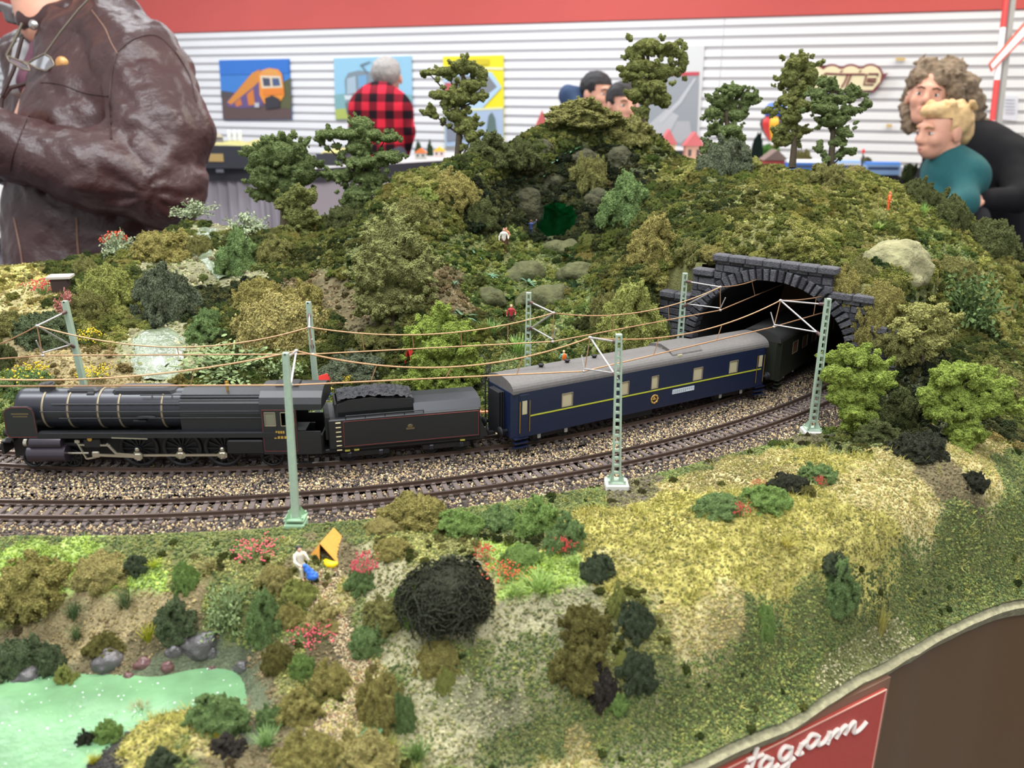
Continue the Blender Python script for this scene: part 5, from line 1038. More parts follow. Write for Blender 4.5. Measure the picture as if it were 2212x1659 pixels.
BL = '''60 1300 190 120 olive m|broad olive bush at the left picture edge above the bare river bank
215 1252 150 75 tan m|flat tan bush between the neon grass strip and the bare bank
25 1322 90 70 tan m|small tan bush lowest at the left picture edge
297 1236 62 46 teal m|small blue-green bush on the crest of the river bank
401 1272 62 80 bright m|upright bright green bush halfway down the river bank
382 1368 105 74 dark m|dark green bush left of the pale leafy shrub
492 1392 170 150 pale l|large pale grey-green leafy shrub hanging over the river bank
225 1412 92 62 brown m|brown-olive bush behind the flat grey boulder
30 1452 130 90 dark m|dark green bush at the left picture edge by the water
105 1450 80 74 dark m|dark green bush behind the left boulder
142 1487 56 52 lime m|small lime bush standing at the waterline
578 1372 92 104 green m|mid green bush right of the pale leafy shrub
596 1268 84 64 tan m|tan bush to the left of the seated camper
645 1302 86 66 lime m|lime bush in front of the seated camper
624 1345 84 58 olive m|olive bush left of the gravel path, below the lime one
694 1352 92 46 tan m|low tan bush squeezed into the gravel path
602 1442 84 84 brown m|brownish olive bush left of the lower pink flowers
652 1462 62 66 bright m|bright green bush under the lower pink flowers
706 1488 100 74 olive m|rounded olive bush on the left side of the gravel path
640 1560 112 66 olive m|olive bush right of the shallow water, above the bottom mound
585 1576 70 70 green m|thin green bush at the right end of the pond
466 1575 138 88 green m|round green bush on the grassy islet
232 1606 70 64 bright m|green bush on the left tip of the islet
345 1668 80 46 teal m|dull dark green bush at the bottom of the islet
486 1628 84 34 purple m|flat charcoal mound on the right of the islet
183 1622 46 60 black m|small black clump on the islet shore by the water
655 1665 150 106 olive m|broad olive bush at the bottom edge below the gravel path
778 1672 170 100 tan m|wide tan bush at the bottom edge beside the olive one
824 1150 90 40 tan m|tan bush directly behind the right side of the orange tent
902 1132 160 78 olive m|largest olive bush, overlapping the front track
850 1200 100 50 olive m|olive bush between the orange tent and the large olive bush
992 1152 112 62 bright m|bright green bush behind the wiry black bush
1080 1136 100 52 green m|green bush at the edge of the ballast, right of the large olive bush
1160 1150 110 70 bright m|bright green bush in front of the ballast, leftmost beside the yellow grass
1222 1186 96 74 green m|green bush right beside the yellow grass, above the pink blooms
1128 1222 104 66 bright m|green bush between the orange and pink flower patches
962 1318 250 150 black w|big wiry black-green bush on top of the pale cliff
900 1338 78 92 bright m|bright green bush at the left foot of the wiry black bush
832 1352 110 74 moss m|mossy bush on the right side of the gravel path
792 1408 92 70 green m|green bush beside the lower gravel path
778 1272 74 56 green m|small green bush right of the tent entrance
820 1560 112 150 olive m|tall olive bush on the right bank of the lower gravel path
872 1576 58 124 green m|narrow green bush left of the bare cliff
948 1446 112 100 olive m|olive bush clinging to the pale cliff face
962 1492 52 84 lime m|lime bush hanging down the cliff face
860 1296 44 30 bright m|tiny bright green puff at the left edge of the wiry bush
1290 1246 84 62 teal m|dark blue-green ball bush in the yellow grass
1262 1392 126 110 brown m|ochre-brown bush on the slope below the ball bush
1248 1462 130 90 brown m|lower ochre bush above the purple-grey clump
1372 1370 92 96 teal m|blue-green bush on the slope, uppermost of the stacked dark ones
1376 1474 92 100 teal m|blue-green bush on the slope, below its twin
1332 1330 44 74 lime m|lime sprig between the ochre and blue-green bushes
1346 1440 48 52 lime m|lime puff beside the lower blue-green bush
1298 1504 84 88 purple m|purple-grey clump on the lower slope
1332 1530 62 48 bright m|bright green puff lowest on the front slope
1650 1366 58 100 bright m|narrow upright green bush in the dry grass
1806 1300 104 100 green m|round green bush standing on the grassy front hill
1792 1226 84 44 teal m|dark top tuft behind the round green hill bush
1560 1108 130 54 green m|spreading light green bush in the yellow meadow, left part
1660 1098 120 60 bright m|spreading light green bush in the yellow meadow, right part
1710 1060 100 44 black m|black-brown mound behind the meadow bush
1770 1040 90 44 green m|green bush behind the black-brown mound
1745 1072 44 28 brown m|small brown clump at the end of the meadow bush
1905 955 104 44 deep m|dark green bush between the two white-trunked trees
1990 985 130 60 black m|charcoal bush at the foot of the right pale green tree
2108 1052 66 44 black m|small charcoal mound right of the right white trunk
1945 925 120 80 deep m|shadowed bush behind the right pale green tree
230 655 140 130 lime m|lime foam bush left of the dark grey-green bush
190 690 90 80 moss m|mossy bush behind the leftmost rear mast
362 690 150 150 grey m|large dark grey-green bush above the white stream
345 552 150 70 olive m|yellow-olive bush on the left ridge
430 545 60 50 moss m|small mossy bush left of the upper stream
180 592 60 50 moss m|mossy tip bush against the leather jacket
250 552 86 64 grey l|airy shrub with red berries on the left ridge
146 678 70 66 (.25,.10,.09) l|dark red leafed shrub above the leftmost rear mast
92 740 150 82 dark m|dark green spreading bush beside the leftmost rear mast
30 720 100 60 moss m|moss bush at the left edge of the rear valley
512 584 100 84 green m|bright mid green bush right of the upper stream
592 560 90 60 moss m|mossy bush at the foot of the smaller left tree
415 470 130 46 grey l|airy pale sprig shrub on top of the left ridge
530 505 120 56 grey l|airy dark sprig shrub on the ridge right of the stream
600 745 230 170 tan m|broad sand-olive shrub mass behind the cab
560 665 130 100 olive m|ochre lichen bush behind the rear wires, above the cab
650 680 110 90 olive m|ochre lichen bush left of the big fir-like tree
490 828 320 84 pale l|long pale leafed hedge behind the locomotive boiler
600 826 150 70 pale l|pale leafed bush behind the locomotive cab
440 742 92 52 green m|green bush at the right side of the white stream
452 700 60 46 green m|small green bush above the one by the stream
742 498 90 70 deep m|dark bush on the skyline between two tall trees
1368 742 160 128 lime m|tall yellow-green bush left of the tunnel mouth
1310 700 80 90 moss m|mossy bush behind the tall yellow-green one
1440 735 70 90 deep m|deep green bush touching the left tunnel pillar
760 820 150 70 grey m|grey-green bush behind the tender
820 740 110 50 moss m|moss bush under the big fir-like tree
1065 350 120 60 deep m|dark bush on the saddle left of the mountain top
1565 378 130 100 grey m|dark grey-green bush at the foot of the ridge tree
1790 398 100 60 moss m|mossy bush at the foot of the rightmost ridge tree
1990 440 80 70 deep m|dark bush on the hill shoulder in front of the child
2050 480 100 84 deep m|dark bush on the hill shoulder below the child's sleeve
2140 545 150 110 deep m|deep green sprigged bush before the woman's skirt
2105 720 210 150 (.050,.075,.026) l|big sprigged green shrub on the right slope
1830 640 90 84 olive m|olive bush overhanging the right top of the tunnel mouth
1905 672 110 100 olive m|olive bush filling the step right of the tunnel coping
1862 600 70 60 moss m|small mossy bush on the right top corner of the tunnel mouth
1880 730 100 110 olive m|olive bush against the right tunnel pillar
1960 760 130 100 moss m|mossy bush on the slope right of the tunnel
2160 860 150 100 moss m|mossy bush at the right picture edge
2060 600 120 70 moss m|mossy bush beneath the right shoulder of the hill
1420 560 130 90 olive m|olive bush above the tall yellow-green one
1500 560 90 60 moss m|mossy bush on the left top corner of the tunnel mouth
1350 470 120 90 green m|fresh green bush on the mountain's right foot
1275 400 90 90 moss m|mossy bush over the cave entrance, right side
1140 350 100 70 deep m|dark bush over the cave entrance, left side
1262 262 180 46 moss m|leafy moss crown on the very top of the mountain
1365 305 110 50 moss m|moss bush just right of the mountain crown
60 850 120 70 green m|green bush behind the smoke deflector
0 800 70 80 deep m|dark bush cut by the left picture edge
1010 830 110 90 grey m|grey bush behind the gap between tender and carriage
900 470 120 70 moss m|moss bush high on the left mountain shoulder
980 430 120 80 olive m|olive bush on the left mountain shoulder by the cave
1030 480 90 70 deep m|dark bush left of the cave figures'''
for ln in BL.split('\n'):
    a, lab = ln.split('|'); t_ = a.split(); c = eval(t_[4]) if t_[4][0] == '(' else t_[4]
    bush(float(t_[0]), float(t_[1]), float(t_[2]), float(t_[3]), c, lab, t_[5])
for px, py, w, h, mt, lab, v_ in ((548, 1212, 120, 44, M_PINK, 'pink-red flowers on the bank left of the seated camper', 0), (785, 1268, 70, 90, M_PINK, 'tall pink-red flowers right of the orange tent', 1), (672, 1402, 110, 56, M_PINK, 'pink flowers in the gully beside the lower gravel path', 0),
                                  (1215, 1206, 56, 52, M_RED, 'red flowers under the green bush by the yellow grass', 1), (1098, 1258, 110, 44, M_ORG, 'orange-red flowers right of the wiry black bush', 0), (1050, 1218, 60, 44, M_RED, 'sparse red flowers behind the wiry black bush', 1),
                                  (1596, 1122, 52, 40, M_RED, 'red flowers before the spreading meadow bush', 0), (1773, 1058, 30, 34, M_RED, 'small red flowers right of the black-brown mound', 1), (1640, 1052, 40, 16, M_ORG, 'faint red flowers behind the meadow bush', 0),
                                  (60, 838, 110, 56, M_YEL, 'yellow flowers behind the smoke deflector', 0), (190, 752, 80, 44, M_YEL, 'yellow flowers beside the leftmost rear mast, upper patch', 1), (200, 828, 90, 40, M_YEL, 'yellow flowers above the front of the boiler', 0), (752, 836, 36, 26, M_YEL, 'yellow flowers just above the tender', 1),
                                  (250, 545, 70, 50, M_ORG, 'red berries on the airy ridge shrub', 1), (90, 640, 90, 40, M_RED, 'red flowers in the tan grass on the far left', 0)):
    bush(px, py, w, h, 'green', lab, 'f', v_, sub=mt)
for px, py, w, h, c, lab in ((110, 1308, 80, 44, (.46, .50, .04), 'yellow-green grass tuft below the neon strip'), (160, 1345, 70, 66, (.10, .15, .06), 'dark grass tuft high on the bare bank'), (165, 1388, 60, 50, (.11, .16, .06), 'dark grass tuft low on the bare bank'), (270, 1320, 84, 66, (.12, .17, .07), 'dark grass tuft in the middle of the bare bank'),
                           (333, 1232, 52, 32, (.42, .46, .05), 'bright yellow grass tuft beside the blue-green bush'), (320, 1392, 60, 60, (.36, .36, .03), 'yellow grass tuft beside the brown-olive bush'), (70, 1350, 90, 40, (.14, .17, .07), 'dark grass tuft at the far left of the bank'), (455, 1240, 90, 40, (.24, .20, .08), 'straw coloured grass tuft on the bank crest'),
                           (200, 1655, 44, 36, (.45, .42, .05), 'yellow grass tuft on the left shore of the islet'), (462, 1598, 40, 24, (.5, .45, .05), 'yellow grass tuft beside the charcoal mound'), (250, 1560, 40, 30, (.36, .5, .12), 'light green grass tuft on the top of the islet'), (300, 1548, 70, 36, (.30, .27, .12), 'straw grass tuft along the islet crest'),
                           (1170, 1290, 120, 70, (.30, .42, .12), 'long light green grass on the cliff edge'), (1110, 1296, 70, 44, (.30, .42, .12), 'light green grass tuft at the edge of the wiry bush'), (1240, 1230, 50, 44, (.30, .42, .12), 'light green grass tuft beside the ball bush'), (900, 1650, 90, 60, (.14, .22, .06), 'green grass tuft at the foot of the pale cliff'),
                           (840, 1640, 70, 60, (.30, .30, .06), 'olive grass tuft at the bottom of the gully'), (575, 1620, 80, 60, (.22, .34, .12), 'green grass tuft at the bottom of the pond shore'), (1700, 1190, 60, 40, (.50, .44, .10), 'dry grass tuft on the top of the hill'), (1900, 1380, 60, 100, (.40, .36, .10), 'long dry grass trailing down the hill edge'),
                           (1905, 560, 50, 40, (.25, .40, .10), 'green grass tuft beside the pale boulder'), (1995, 470, 40, 40, (.25, .42, .10), 'green grass tuft above the pale boulder'), (1900, 500, 90, 26, (.30, .42, .12), 'green grass tuft at the feet of the orange figure'), (1290, 700, 60, 60, (.22, .36, .12), 'green grass tuft on the valley lawn, right'),
                           (1120, 770, 90, 60, (.28, .42, .12), 'green grass tuft on the valley lawn beside the rear mast'), (1060, 730, 70, 50, (.24, .38, .12), 'green grass tuft above the tall drooping tree'), (535, 1068, 40, 16, (.14, .26, .07), 'small green weed in the ballast between the tracks')):
    bush(px, py, w, h, c, lab, 't')
# ------------------------------------------------------------------ trees
M_BARK = mat('bark', srgb(64, 54, 38), .9, noise=.3, nscale=500, bump=.001, bscale=600); M_BARKW = mat('bark_pale', srgb(196, 186, 166), .8, noise=.2, nscale=400)
def tree(base, zc, crown, trunk, colr, label, pale_foot=False, vox=.0011, lump=.0042, seed=1, kind='tree', stretch=1.0, amp=.0024):
    """base: (px,py) of the foot; crown: ellipses (cx,cy,rx,ry) in the photograph's pixels, turned into depths around zc"""
    r_ = np.random.default_rng(seed); hb_ = hit(base[0], base[1]); zc = zc or float((hb_ - CAM) @ CF); B = Pd(base[0], base[1], zc); s_ = zc / FPX; o = empty(kind, B, 0, label, 'tree'); pr = []; cen = []
    for (cx, cy, rx, ry) in crown:
        dz = r_.uniform(-.35, .35) * rx * s_; C_ = Pd(cx, cy, zc + dz) - B; Rx, Ry = rx * s_ * 1.42, ry * s_ * 1.45; cen.append(C_)
        vol = rx * ry * s_ * s_; n = int(max(3, 1.6 * vol / (lump * lump)))
        pr.append(('e', C_, (Rx * .55, Rx * .5, Ry * .55)))
        for _ in range(n):
            d = r_.normal(size=3); d /= np.linalg.norm(d); p = C_ + d * np.array([Rx, Rx * .9, Ry]) * r_.uniform(.55, .98); q = lump * r_.uniform(.5, 1.05); e_ = p + (d * np.array([1, .8, .6]) + np.array([0, 0, .35])) * q * r_.uniform(.4, 1.5) * stretch
            pr.append(('c', p, e_, q * .8, q * .5))
    tq = [np.array(Pd(x, y, zc)) - B for x, y in trunk]
    for C_ in cen:
        k = min(range(len(tq)), key=lambda i: np.linalg.norm(tq[i] - C_) + (0.3 if tq[i][2] > C_[2] else 0))
        for t_ in (.35, .55, .75):
            p = tq[k] + (C_ - tq[k]) * t_ + r_.normal(0, lump * .35, 3); pr.append(('c', p, p + r_.normal(0, lump * .9, 3), lump * .8, lump * .5))
    # drop everything in one field
    V, F_ = field_mesh(pr, vox, .0012, lambda P: fbm(P + seed, 300, 3) * amp)
    m_ = crumbed('foliage', V, F_, min(14000, len(F_) // 2), vox * .45, vox * .95, seed, M_FOAMT, o); m_.color = (*[min(.9, q * (1.35 if colr == 'lime' else 1.25)) for q in ({'dark': srgb(92, 104, 64), 'deep': srgb(104, 108, 62), 'olive': srgb(120, 122, 76), 'lime': srgb(116, 130, 60)}.get(colr) or G_[colr] if isinstance(colr, str) else colr)], 1)
    tp = [np.array(Pd(x, y, zc)) - B for x, y in trunk]; rad = np.linspace(5.5 * s_, 2.2 * s_, len(tp)) * (1.5 if len(crown) > 5 else 1.1)
    tp[0] = tp[0] - np.array([0, 0, .004]); m = MB(); m.tube([tuple(p) for p in tp], list(rad), 8); m.build('trunk', M_BARK, o)
    if pale_foot: m = MB(); m.tube([tuple(tp[0]), tuple(tp[0] + (tp[1] - tp[0]) * .35)], [rad[0] * 1.15, rad[0] * 1.05], 8); m.build('trunk_foot', M_BARKW, o)
    for C_ in cen:
        k = min(range(len(tp)), key=lambda i: np.linalg.norm(tp[i] - C_) + (0.3 if tp[i][2] > C_[2] else 0)); mid = (tp[k] + C_) / 2 + np.array([0, 0, -.002])
        m = MB(); m.tube([tuple(tp[k]), tuple(mid), tuple(C_)], [2.2 * s_, 1.8 * s_, 1.0 * s_], 6); m.build('branch', M_BARK, o)
    return o
tree((612, 500), .93, [(600, 335, 52, 34), (562, 345, 30, 22), (640, 330, 30, 26), (655, 375, 34, 28), (575, 385, 42, 30), (620, 400, 46, 28), (560, 420, 24, 14), (690 - 14, 352, 14, 10), (545, 330, 16, 14), (608, 305, 18, 14)], [(612, 500), (612, 440), (608, 370), (604, 330)], 'dark', 'broad dark tree at the left end of the skyline trees, before the grey curtain', seed=3)
tree((662, 566), .86, [(640, 430, 40, 22), (612, 440, 22, 16), (668, 425, 20, 20), (640, 470, 26, 22), (672, 472, 18, 14), (625, 500, 16, 14), (655, 505, 16, 12)], [(662, 566), (655, 530), (643, 490), (640, 440)], 'deep', 'smaller dark tree with a bent trunk in front of the broad left tree', seed=4)
tree((786, 520), .92, [(780, 268, 30, 18), (750, 290, 44, 12), (710, 290, 34, 10), (690, 300, 14, 10), (800, 290, 30, 14), (835, 298, 34, 9), (775, 320, 36, 14), (835, 336, 30, 10), (780, 350, 40, 14), (735, 380, 34, 14), (800, 385, 46, 18), (850, 345, 20, 8), (775, 420, 40, 22), (760, 440, 20, 20), (820, 410, 20, 10)], [(786, 520), (784, 450), (778, 380), (780, 280)], 'dark', 'tall layered dark tree with spreading arms, second tree from the left', seed=5, lump=.0036)
tree((988, 345), .97, [(1000, 145, 26, 18), (965, 155, 36, 10), (925, 157, 24, 5), (1040, 160, 16, 18), (1015, 185, 30, 14), (990, 210, 30, 18), (1040, 207, 20, 8), (945, 205, 22, 10), (930, 240, 14, 14), (985, 250, 26, 16), (1012, 270, 24, 20), (960, 225, 14, 10), (1020, 295, 18, 16)], [(988, 345), (992, 290), (1000, 230), (1000, 150)], 'deep', 'slender olive tree on the saddle left of the mountain top, before the yellow poster', seed=6, lump=.0034)
tree((1392, 262), 1.0, [(1400, 100, 36, 18), (1365, 115, 18, 16), (1450, 108, 22, 18), (1475, 135, 12, 28), (1385, 145, 40, 18), (1430, 155, 26, 20), (1365, 165, 18, 8), (1415, 190, 30, 18), (1372, 205, 22, 16), (1435, 215, 18, 18), (1390, 240, 16, 14), (1385, 180, 18, 14)], [(1392, 262), (1395, 220), (1398, 160), (1400, 110)], 'deep', 'tallest olive tree, standing on the right flank of the mountain top', seed=7)
tree((1575, 345), .98, [(1582, 195, 24, 14), (1560, 220, 30, 16), (1612, 215, 14, 22), (1632, 210, 8, 18), (1540, 245, 22, 14), (1590, 250, 28, 14), (1545, 280, 20, 14), (1580, 280, 26, 12), (1600, 300, 14, 10), (1530, 320, 14, 16), (1570, 315, 22, 14)], [(1575, 345), (1572, 300), (1570, 250), (1575, 200)], 'dark', 'gnarled dark tree on the ridge left of the hot air balloon', seed=8, lump=.0034)
tree((1712, 355), .97, [(1722, 140, 32, 18), (1705, 170, 24, 22), (1750, 165, 20, 22), (1730, 195, 28, 14), (1700, 215, 22, 12), (1735, 230, 26, 14), (1710, 255, 26, 14), (1690, 278, 20, 12), (1680, 300, 14, 18), (1732, 282, 12, 10), (1660, 238, 10, 7)], [(1712, 355), (1716, 310), (1720, 250), (1722, 160)], 'deep', 'olive ridge tree with a rounded top in front of the small red house', seed=9, lump=.0035)
tree((1795, 352), .93, [(1788, 180, 24, 12), (1768, 205, 22, 16), (1812, 215, 28, 10), (1850, 205, 20, 9), (1872, 225, 14, 10), (1782, 235, 34, 14), (1835, 240, 22, 12), (1800, 262, 34, 14), (1820, 285, 20, 12), (1805, 308, 18, 8), (1770, 322, 10, 14), (1825, 325, 16, 7), (1840, 190, 14, 7)], [(1795, 352), (1798, 315), (1800, 270), (1795, 200)], 'dark', 'flat-armed dark tree at the right end of the ridge, before the cream emblem', seed=10, lump=.0034)
tree((848, 712), None, [(850, 500, 34, 40), (825, 540, 40, 36), (885, 530, 36, 34), (845, 580, 60, 36), (800, 600, 40, 30), (905, 590, 36, 34), (850, 640, 66, 36), (810, 660, 40, 22), (890, 660, 34, 22), (850, 460, 18, 16), (805, 510, 20, 22), (775, 560, 12, 20), (925, 560, 12, 20)], [(848, 715), (848, 640), (848, 540), (850, 460)], 'olive', 'large olive fir-like tree in the middle of the valley side', seed=11, stretch=1.6, lump=.0036)
tree((968, 870), .60, [(950, 680, 22, 22), (930, 710, 34, 26), (980, 720, 34, 28), (905, 735, 22, 24), (950, 750, 50, 30), (1010, 770, 26, 34), (915, 780, 34, 24), (960, 800, 60, 26), (900, 815, 26, 20), (1020, 810, 26, 20), (975, 840, 36, 18)], [(968, 870), (965, 800), (955, 740), (950, 690)], 'lime', 'yellow-green drooping tree behind the tender', seed=12, stretch=.6, lump=.0030, vox=.0009, amp=.0034)
tree((1828, 988), .545, [(1810, 775, 26, 18), (1850, 770, 34, 20), (1895, 790, 24, 20), (1800, 810, 30, 22), (1850, 815, 40, 22), (1905, 820, 22, 22), (1815, 855, 28, 22), (1865, 860, 36, 22), (1840, 895, 34, 22), (1880, 905, 22, 18)], [(1828, 988), (1832, 940), (1842, 880), (1850, 780)], 'lime', 'pale green tree with white trunk foot next to the leaning mast', True, seed=13, lump=.0030, vox=.0009, amp=.0032)
tree((2057, 1040), .52, [(2080, 800, 40, 20), (2120, 825, 34, 22), (2040, 815, 30, 20), (2160, 850, 34, 22), (2005, 850, 26, 18), (2070, 850, 40, 22), (2120, 880, 40, 24), (2030, 890, 34, 18), (2185, 880, 20, 16), (2080, 920, 34, 24), (2075, 965, 24, 26), (2110, 940, 20, 14)], [(2057, 1040), (2062, 980), (2080, 900), (2085, 820)], 'lime', 'pale green tree with white trunk foot nearest the right picture edge', True, seed=14, lump=.0030, vox=.0009, amp=.0032)
tree((1995, 800), None, [(1990, 680, 40, 30), (2030, 700, 30, 30), (1960, 720, 26, 26), (2010, 740, 34, 24)], [(1995, 800), (1995, 740), (1995, 690)], 'moss', 'mossy round tree on the slope right of the tunnel', seed=15, lump=.0032)
# ------------------------------------------------------------------ water, rocks
M_WATER = mat('pond_water', srgb(104, 142, 102), .25, noise=.28, nscale=38, bump=.0006, bscale=260, spec=.35)
WL = T - .0398
V = []; F_ = []
pw = [(-.78, .17), (-.10, .17), (-.075, .235), (-.055, .275), (-.05, .305), (-.05, .335), (-.07, .362), (-.16, .372), (-.3, .375), (-.78, .375)]
ww = empty('pond', (-.2, .3, WL), 0, 'milky green pond water at the lower left under the river bank', 'water', kind='structure')
m = MB(); m.add([(x + .2, y - .3, 0) for x, y in pw], [tuple(range(len(pw)))]); m.build('water_surface', M_WATER, ww)
# white foam flecks standing in for sparkle dots on the water
m = MB(); rr = random.Random(9)
for k in range(420):
    x, y = rr.uniform(-.24, -.09), rr.uniform(.22, .36); z = float(hgt(x, y))
    if z < WL - .0012 or (z < WL + .0006 and rr.random() < .9): r_ = rr.uniform(.00018, .0006); m.ell((x + .2, y - .3, .0001), (r_, r_ * .8, .00022), 6, 3)
q = m.build('sparkle_fleck', mat('sparkle_white', srgb(236, 242, 236), .3), ww); q['kind'] = 'stuff'
M_BOULD = mat('wet_boulder', srgb(84, 80, 80), .38, noise=.25, nscale=150, bump=.0012, bscale=240, spec=.6); M_ROCKB = mat('plaster_rock', srgb(136, 132, 96), .9, noise=.30, nscale=120, bump=.003, bscale=190); M_PURP = mat('pebble_purple', srgb(96, 66, 64), .3, noise=.2, nscale=300, spec=.6)
def boulder(px, py, w, h, label, mt=M_BOULD, seed=1, sink=.42, name='boulder', cat='rock', zc=None, group=None):
    P_ = hit(px, py); zc = (P_ - CAM) @ CF; R1, R2 = w / 2 * zc / FPX, h * zc / FPX / 1.5
    V, F_ = field_mesh([('e', np.zeros(3), (R1, R1 * .72, R2)), ('e', np.array([R1 * .25, 0, R2 * .3]), (R1 * .6, R1 * .5, R2 * .7))], R1 / 11, R1 * .2, lambda P: (fbm(P / R1 + seed * 2.7, 1.1, 3)) * R1 * .42)
    o = np_mesh(name, V, F_, mt, None, True); o.location = (P_[0], P_[1] + R1 * .3, P_[2] + R2 * (.45 - sink)); tag(o, label, cat, group); return o
for a in ((430, 1408, 96, 62, 'largest dark grey boulder at the water under the pale shrub', M_BOULD, 1), (228, 1440, 86, 40, 'flat dark grey boulder in the middle of the bank foot', M_BOULD, 2), (58, 1472, 76, 40, 'smooth grey boulder at the left end of the water', M_BOULD, 3), (375, 1418, 44, 34, 'grey boulder touching the left of the largest one', M_BOULD, 4),
          (456, 1418, 28, 26, 'small glossy boulder on the right of the largest one', M_BOULD, 5), (120, 1492, 36, 26, 'small wet boulder in the water by the lime bush', M_BOULD, 6), (305, 1440, 44, 22, 'reddish pebble lying between the flat and largest boulders', M_PURP, 7), (360, 1448, 32, 22, 'purple brown wet pebble under the largest boulder', M_PURP, 8),
          (275, 1466, 24, 18, 'purple brown pebble standing in the green water', M_PURP, 9), (190, 1486, 20, 12, 'tiny brown pebble in the water near the lime bush', M_PURP, 10), (458, 1450, 22, 16, 'tiny dark pebble at the right end of the water', M_PURP, 11), (520, 1450, 40, 30, 'dark rock in the shade beneath the pale shrub', M_BOULD, 12)):
    boulder(a[0], a[1], a[2], a[3], a[4], a[5], a[6])
boulder(1955, 585, 150, 100, 'large pale plaster boulder on the right hill below the orange figure', M_ROCKB, 21, .5)
boulder(1120, 600, 110, 40, 'flat mossy rock in the valley below the cave figures', mat('moss_rock', srgb(78, 80, 48), .9, noise=.35, nscale=140, bump=.002, bscale=300), 15); boulder(1180, 650, 130, 44, 'flat mossy rock in the middle of the valley', MATS['moss_rock'], 16)
boulder(1050, 650, 90, 40, 'flat mossy rock at the left side of the valley', MATS['moss_rock'], 17); boulder(1250, 600, 100, 40, 'mossy rock at the right side of the valley', MATS['moss_rock'], 18); boulder(1210, 545, 90, 30, 'mossy step of rock before the cave mouth', MATS['moss_rock'], 19)
for i, (px, py, w, h, lab) in enumerate(((1130, 440, 90, 70, 'dark rounded rock left of the cave mouth'), (1195, 380, 90, 60, 'dark rounded rock over the cave mouth'), (1290, 440, 70, 70, 'dark rounded rock right of the cave mouth'), (1250, 350, 90, 60, 'dark rounded rock high above the cave mouth'), (1160, 320, 70, 46, 'dark rounded rock under the left crown of the mountain'), (1330, 350, 70, 60, 'dark rounded rock on the right flank of the mountain'))):
    boulder(px, py, w, h, lab, mat('cave_rock', srgb(60, 60, 38), .9, noise=.45, nscale=160, bump=.003, bscale=260), 30 + i, .75)
# cave with its green lamp
cv = empty('cave', CAVE, 0, 'rocky cave in the mountain lit emerald green inside', 'cave', kind='structure')
V, F_ = ico(4); dd = 1 + fbm(V * 1.0 + 4, 2.2, 3) * .35; V = V * dd[:, None] * CAVR * 1.12 * np.array([1, 1.1, 1]); cc = V[F_].mean(1); kp = ~((cc[:, 1] < -CAVR[1] * .35))
np_mesh('cave_shell', V, F_[kp][:, ::-1], mat('cave_wall', srgb(60, 96, 62), .8, noise=.5, nscale=120, bump=.003, bscale=200), cv)
L = bpy.data.lights.new('cave_lamp', 'POINT'); L.energy = .016; L.color = (.03, 1.0, .42); L.shadow_soft_size = .006; lo = bpy.data.objects.new('cave_lamp', L); COL.objects.link(lo); lo.location = CAVE + np.array([.002, .005, .008])
# white water running down the left hill
M_GEL = mat('stream_gel', srgb(112, 122, 98), .12, noise=.35, nscale=90, bump=.003, bscale=170, spec=.8, coat=.6)
def stream(path, wid, label):
    V = []; n = len(path); P_ = np.array([hit(x, y) for x, y in path]); P_ = spline(P_, 6); W_ = np.interp(np.linspace(0, n - 1, len(P_)), range(n), wid)
    k = 13
    for i, p in enumerate(P_):
        for j in range(k):
            u = (j / (k - 1) * 2 - 1); x = p[0] + u * W_[i]; y = p[1] + vnoise(np.array([[x, p[1], 1.]]), 90)[0] * .008; V.append((x, y, float(hgt(x, y)) + .0022 * (1 - u * u) + .0004 + .0018 * vnoise(np.array([[x, y, 0]]), 220)[0]))
    o = np_mesh('stream', V, [(i * k + j, i * k + j + 1, (i + 1) * k + j + 1, (i + 1) * k + j) for i in range(len(P_) - 1) for j in range(k - 1)], M_GEL); tag(o, label, 'stream')
stream([(448, 492), (436, 530), (452, 570), (486, 604)], [.010, .009, .007, .005], 'upper stretch of pale rocky stream on the left ridge')
stream([(352, 716), (345, 742), (338, 780), (330, 826)], [.012, .022, .020, .014], 'lower pale stretch of stream spreading behind the boiler')
# dirt and gravel path grains (brown and cream), rocks pale
Pp = spline(np.array([hit(x, y) for x, y in ((700, 1240), (690, 1290), (725, 1360), (762, 1420), (770, 1480), (735, 1540), (700, 1600))]), 30); n = 6500
ix = RNG.integers(0, len(Pp), n); wv = np.interp(ix / len(Pp), [0, .3, .5, .8, 1], [.009, .006, .005, .008, .008]); X_ = Pp[ix, 0] + RNG.uniform(-1, 1, n) * wv; Y_ = Pp[ix, 1] + RNG.uniform(-.003, .003, n)
pal = np.array([srgb(190, 174, 136), srgb(150, 132, 100), srgb(108, 94, 74), srgb(150, 96, 70), srgb(76, 68, 56)]); c = pal[RNG.choice(5, n, p=[.34, .28, .18, .08, .12])]; sz = RNG.uniform(.0004, .0008, n)
gn_scatter('path_gravel', np.c_[X_, Y_, hgt(X_, Y_) + sz * .3], None, sz[:, None] * RNG.uniform(.7, 1.3, (n, 3)), c, CHIPS, 'cream and rust gravel on the path running down from the orange tent', 'gravel', M_CHIP, rot=RNG.uniform(0, 6.3, (n, 3)))
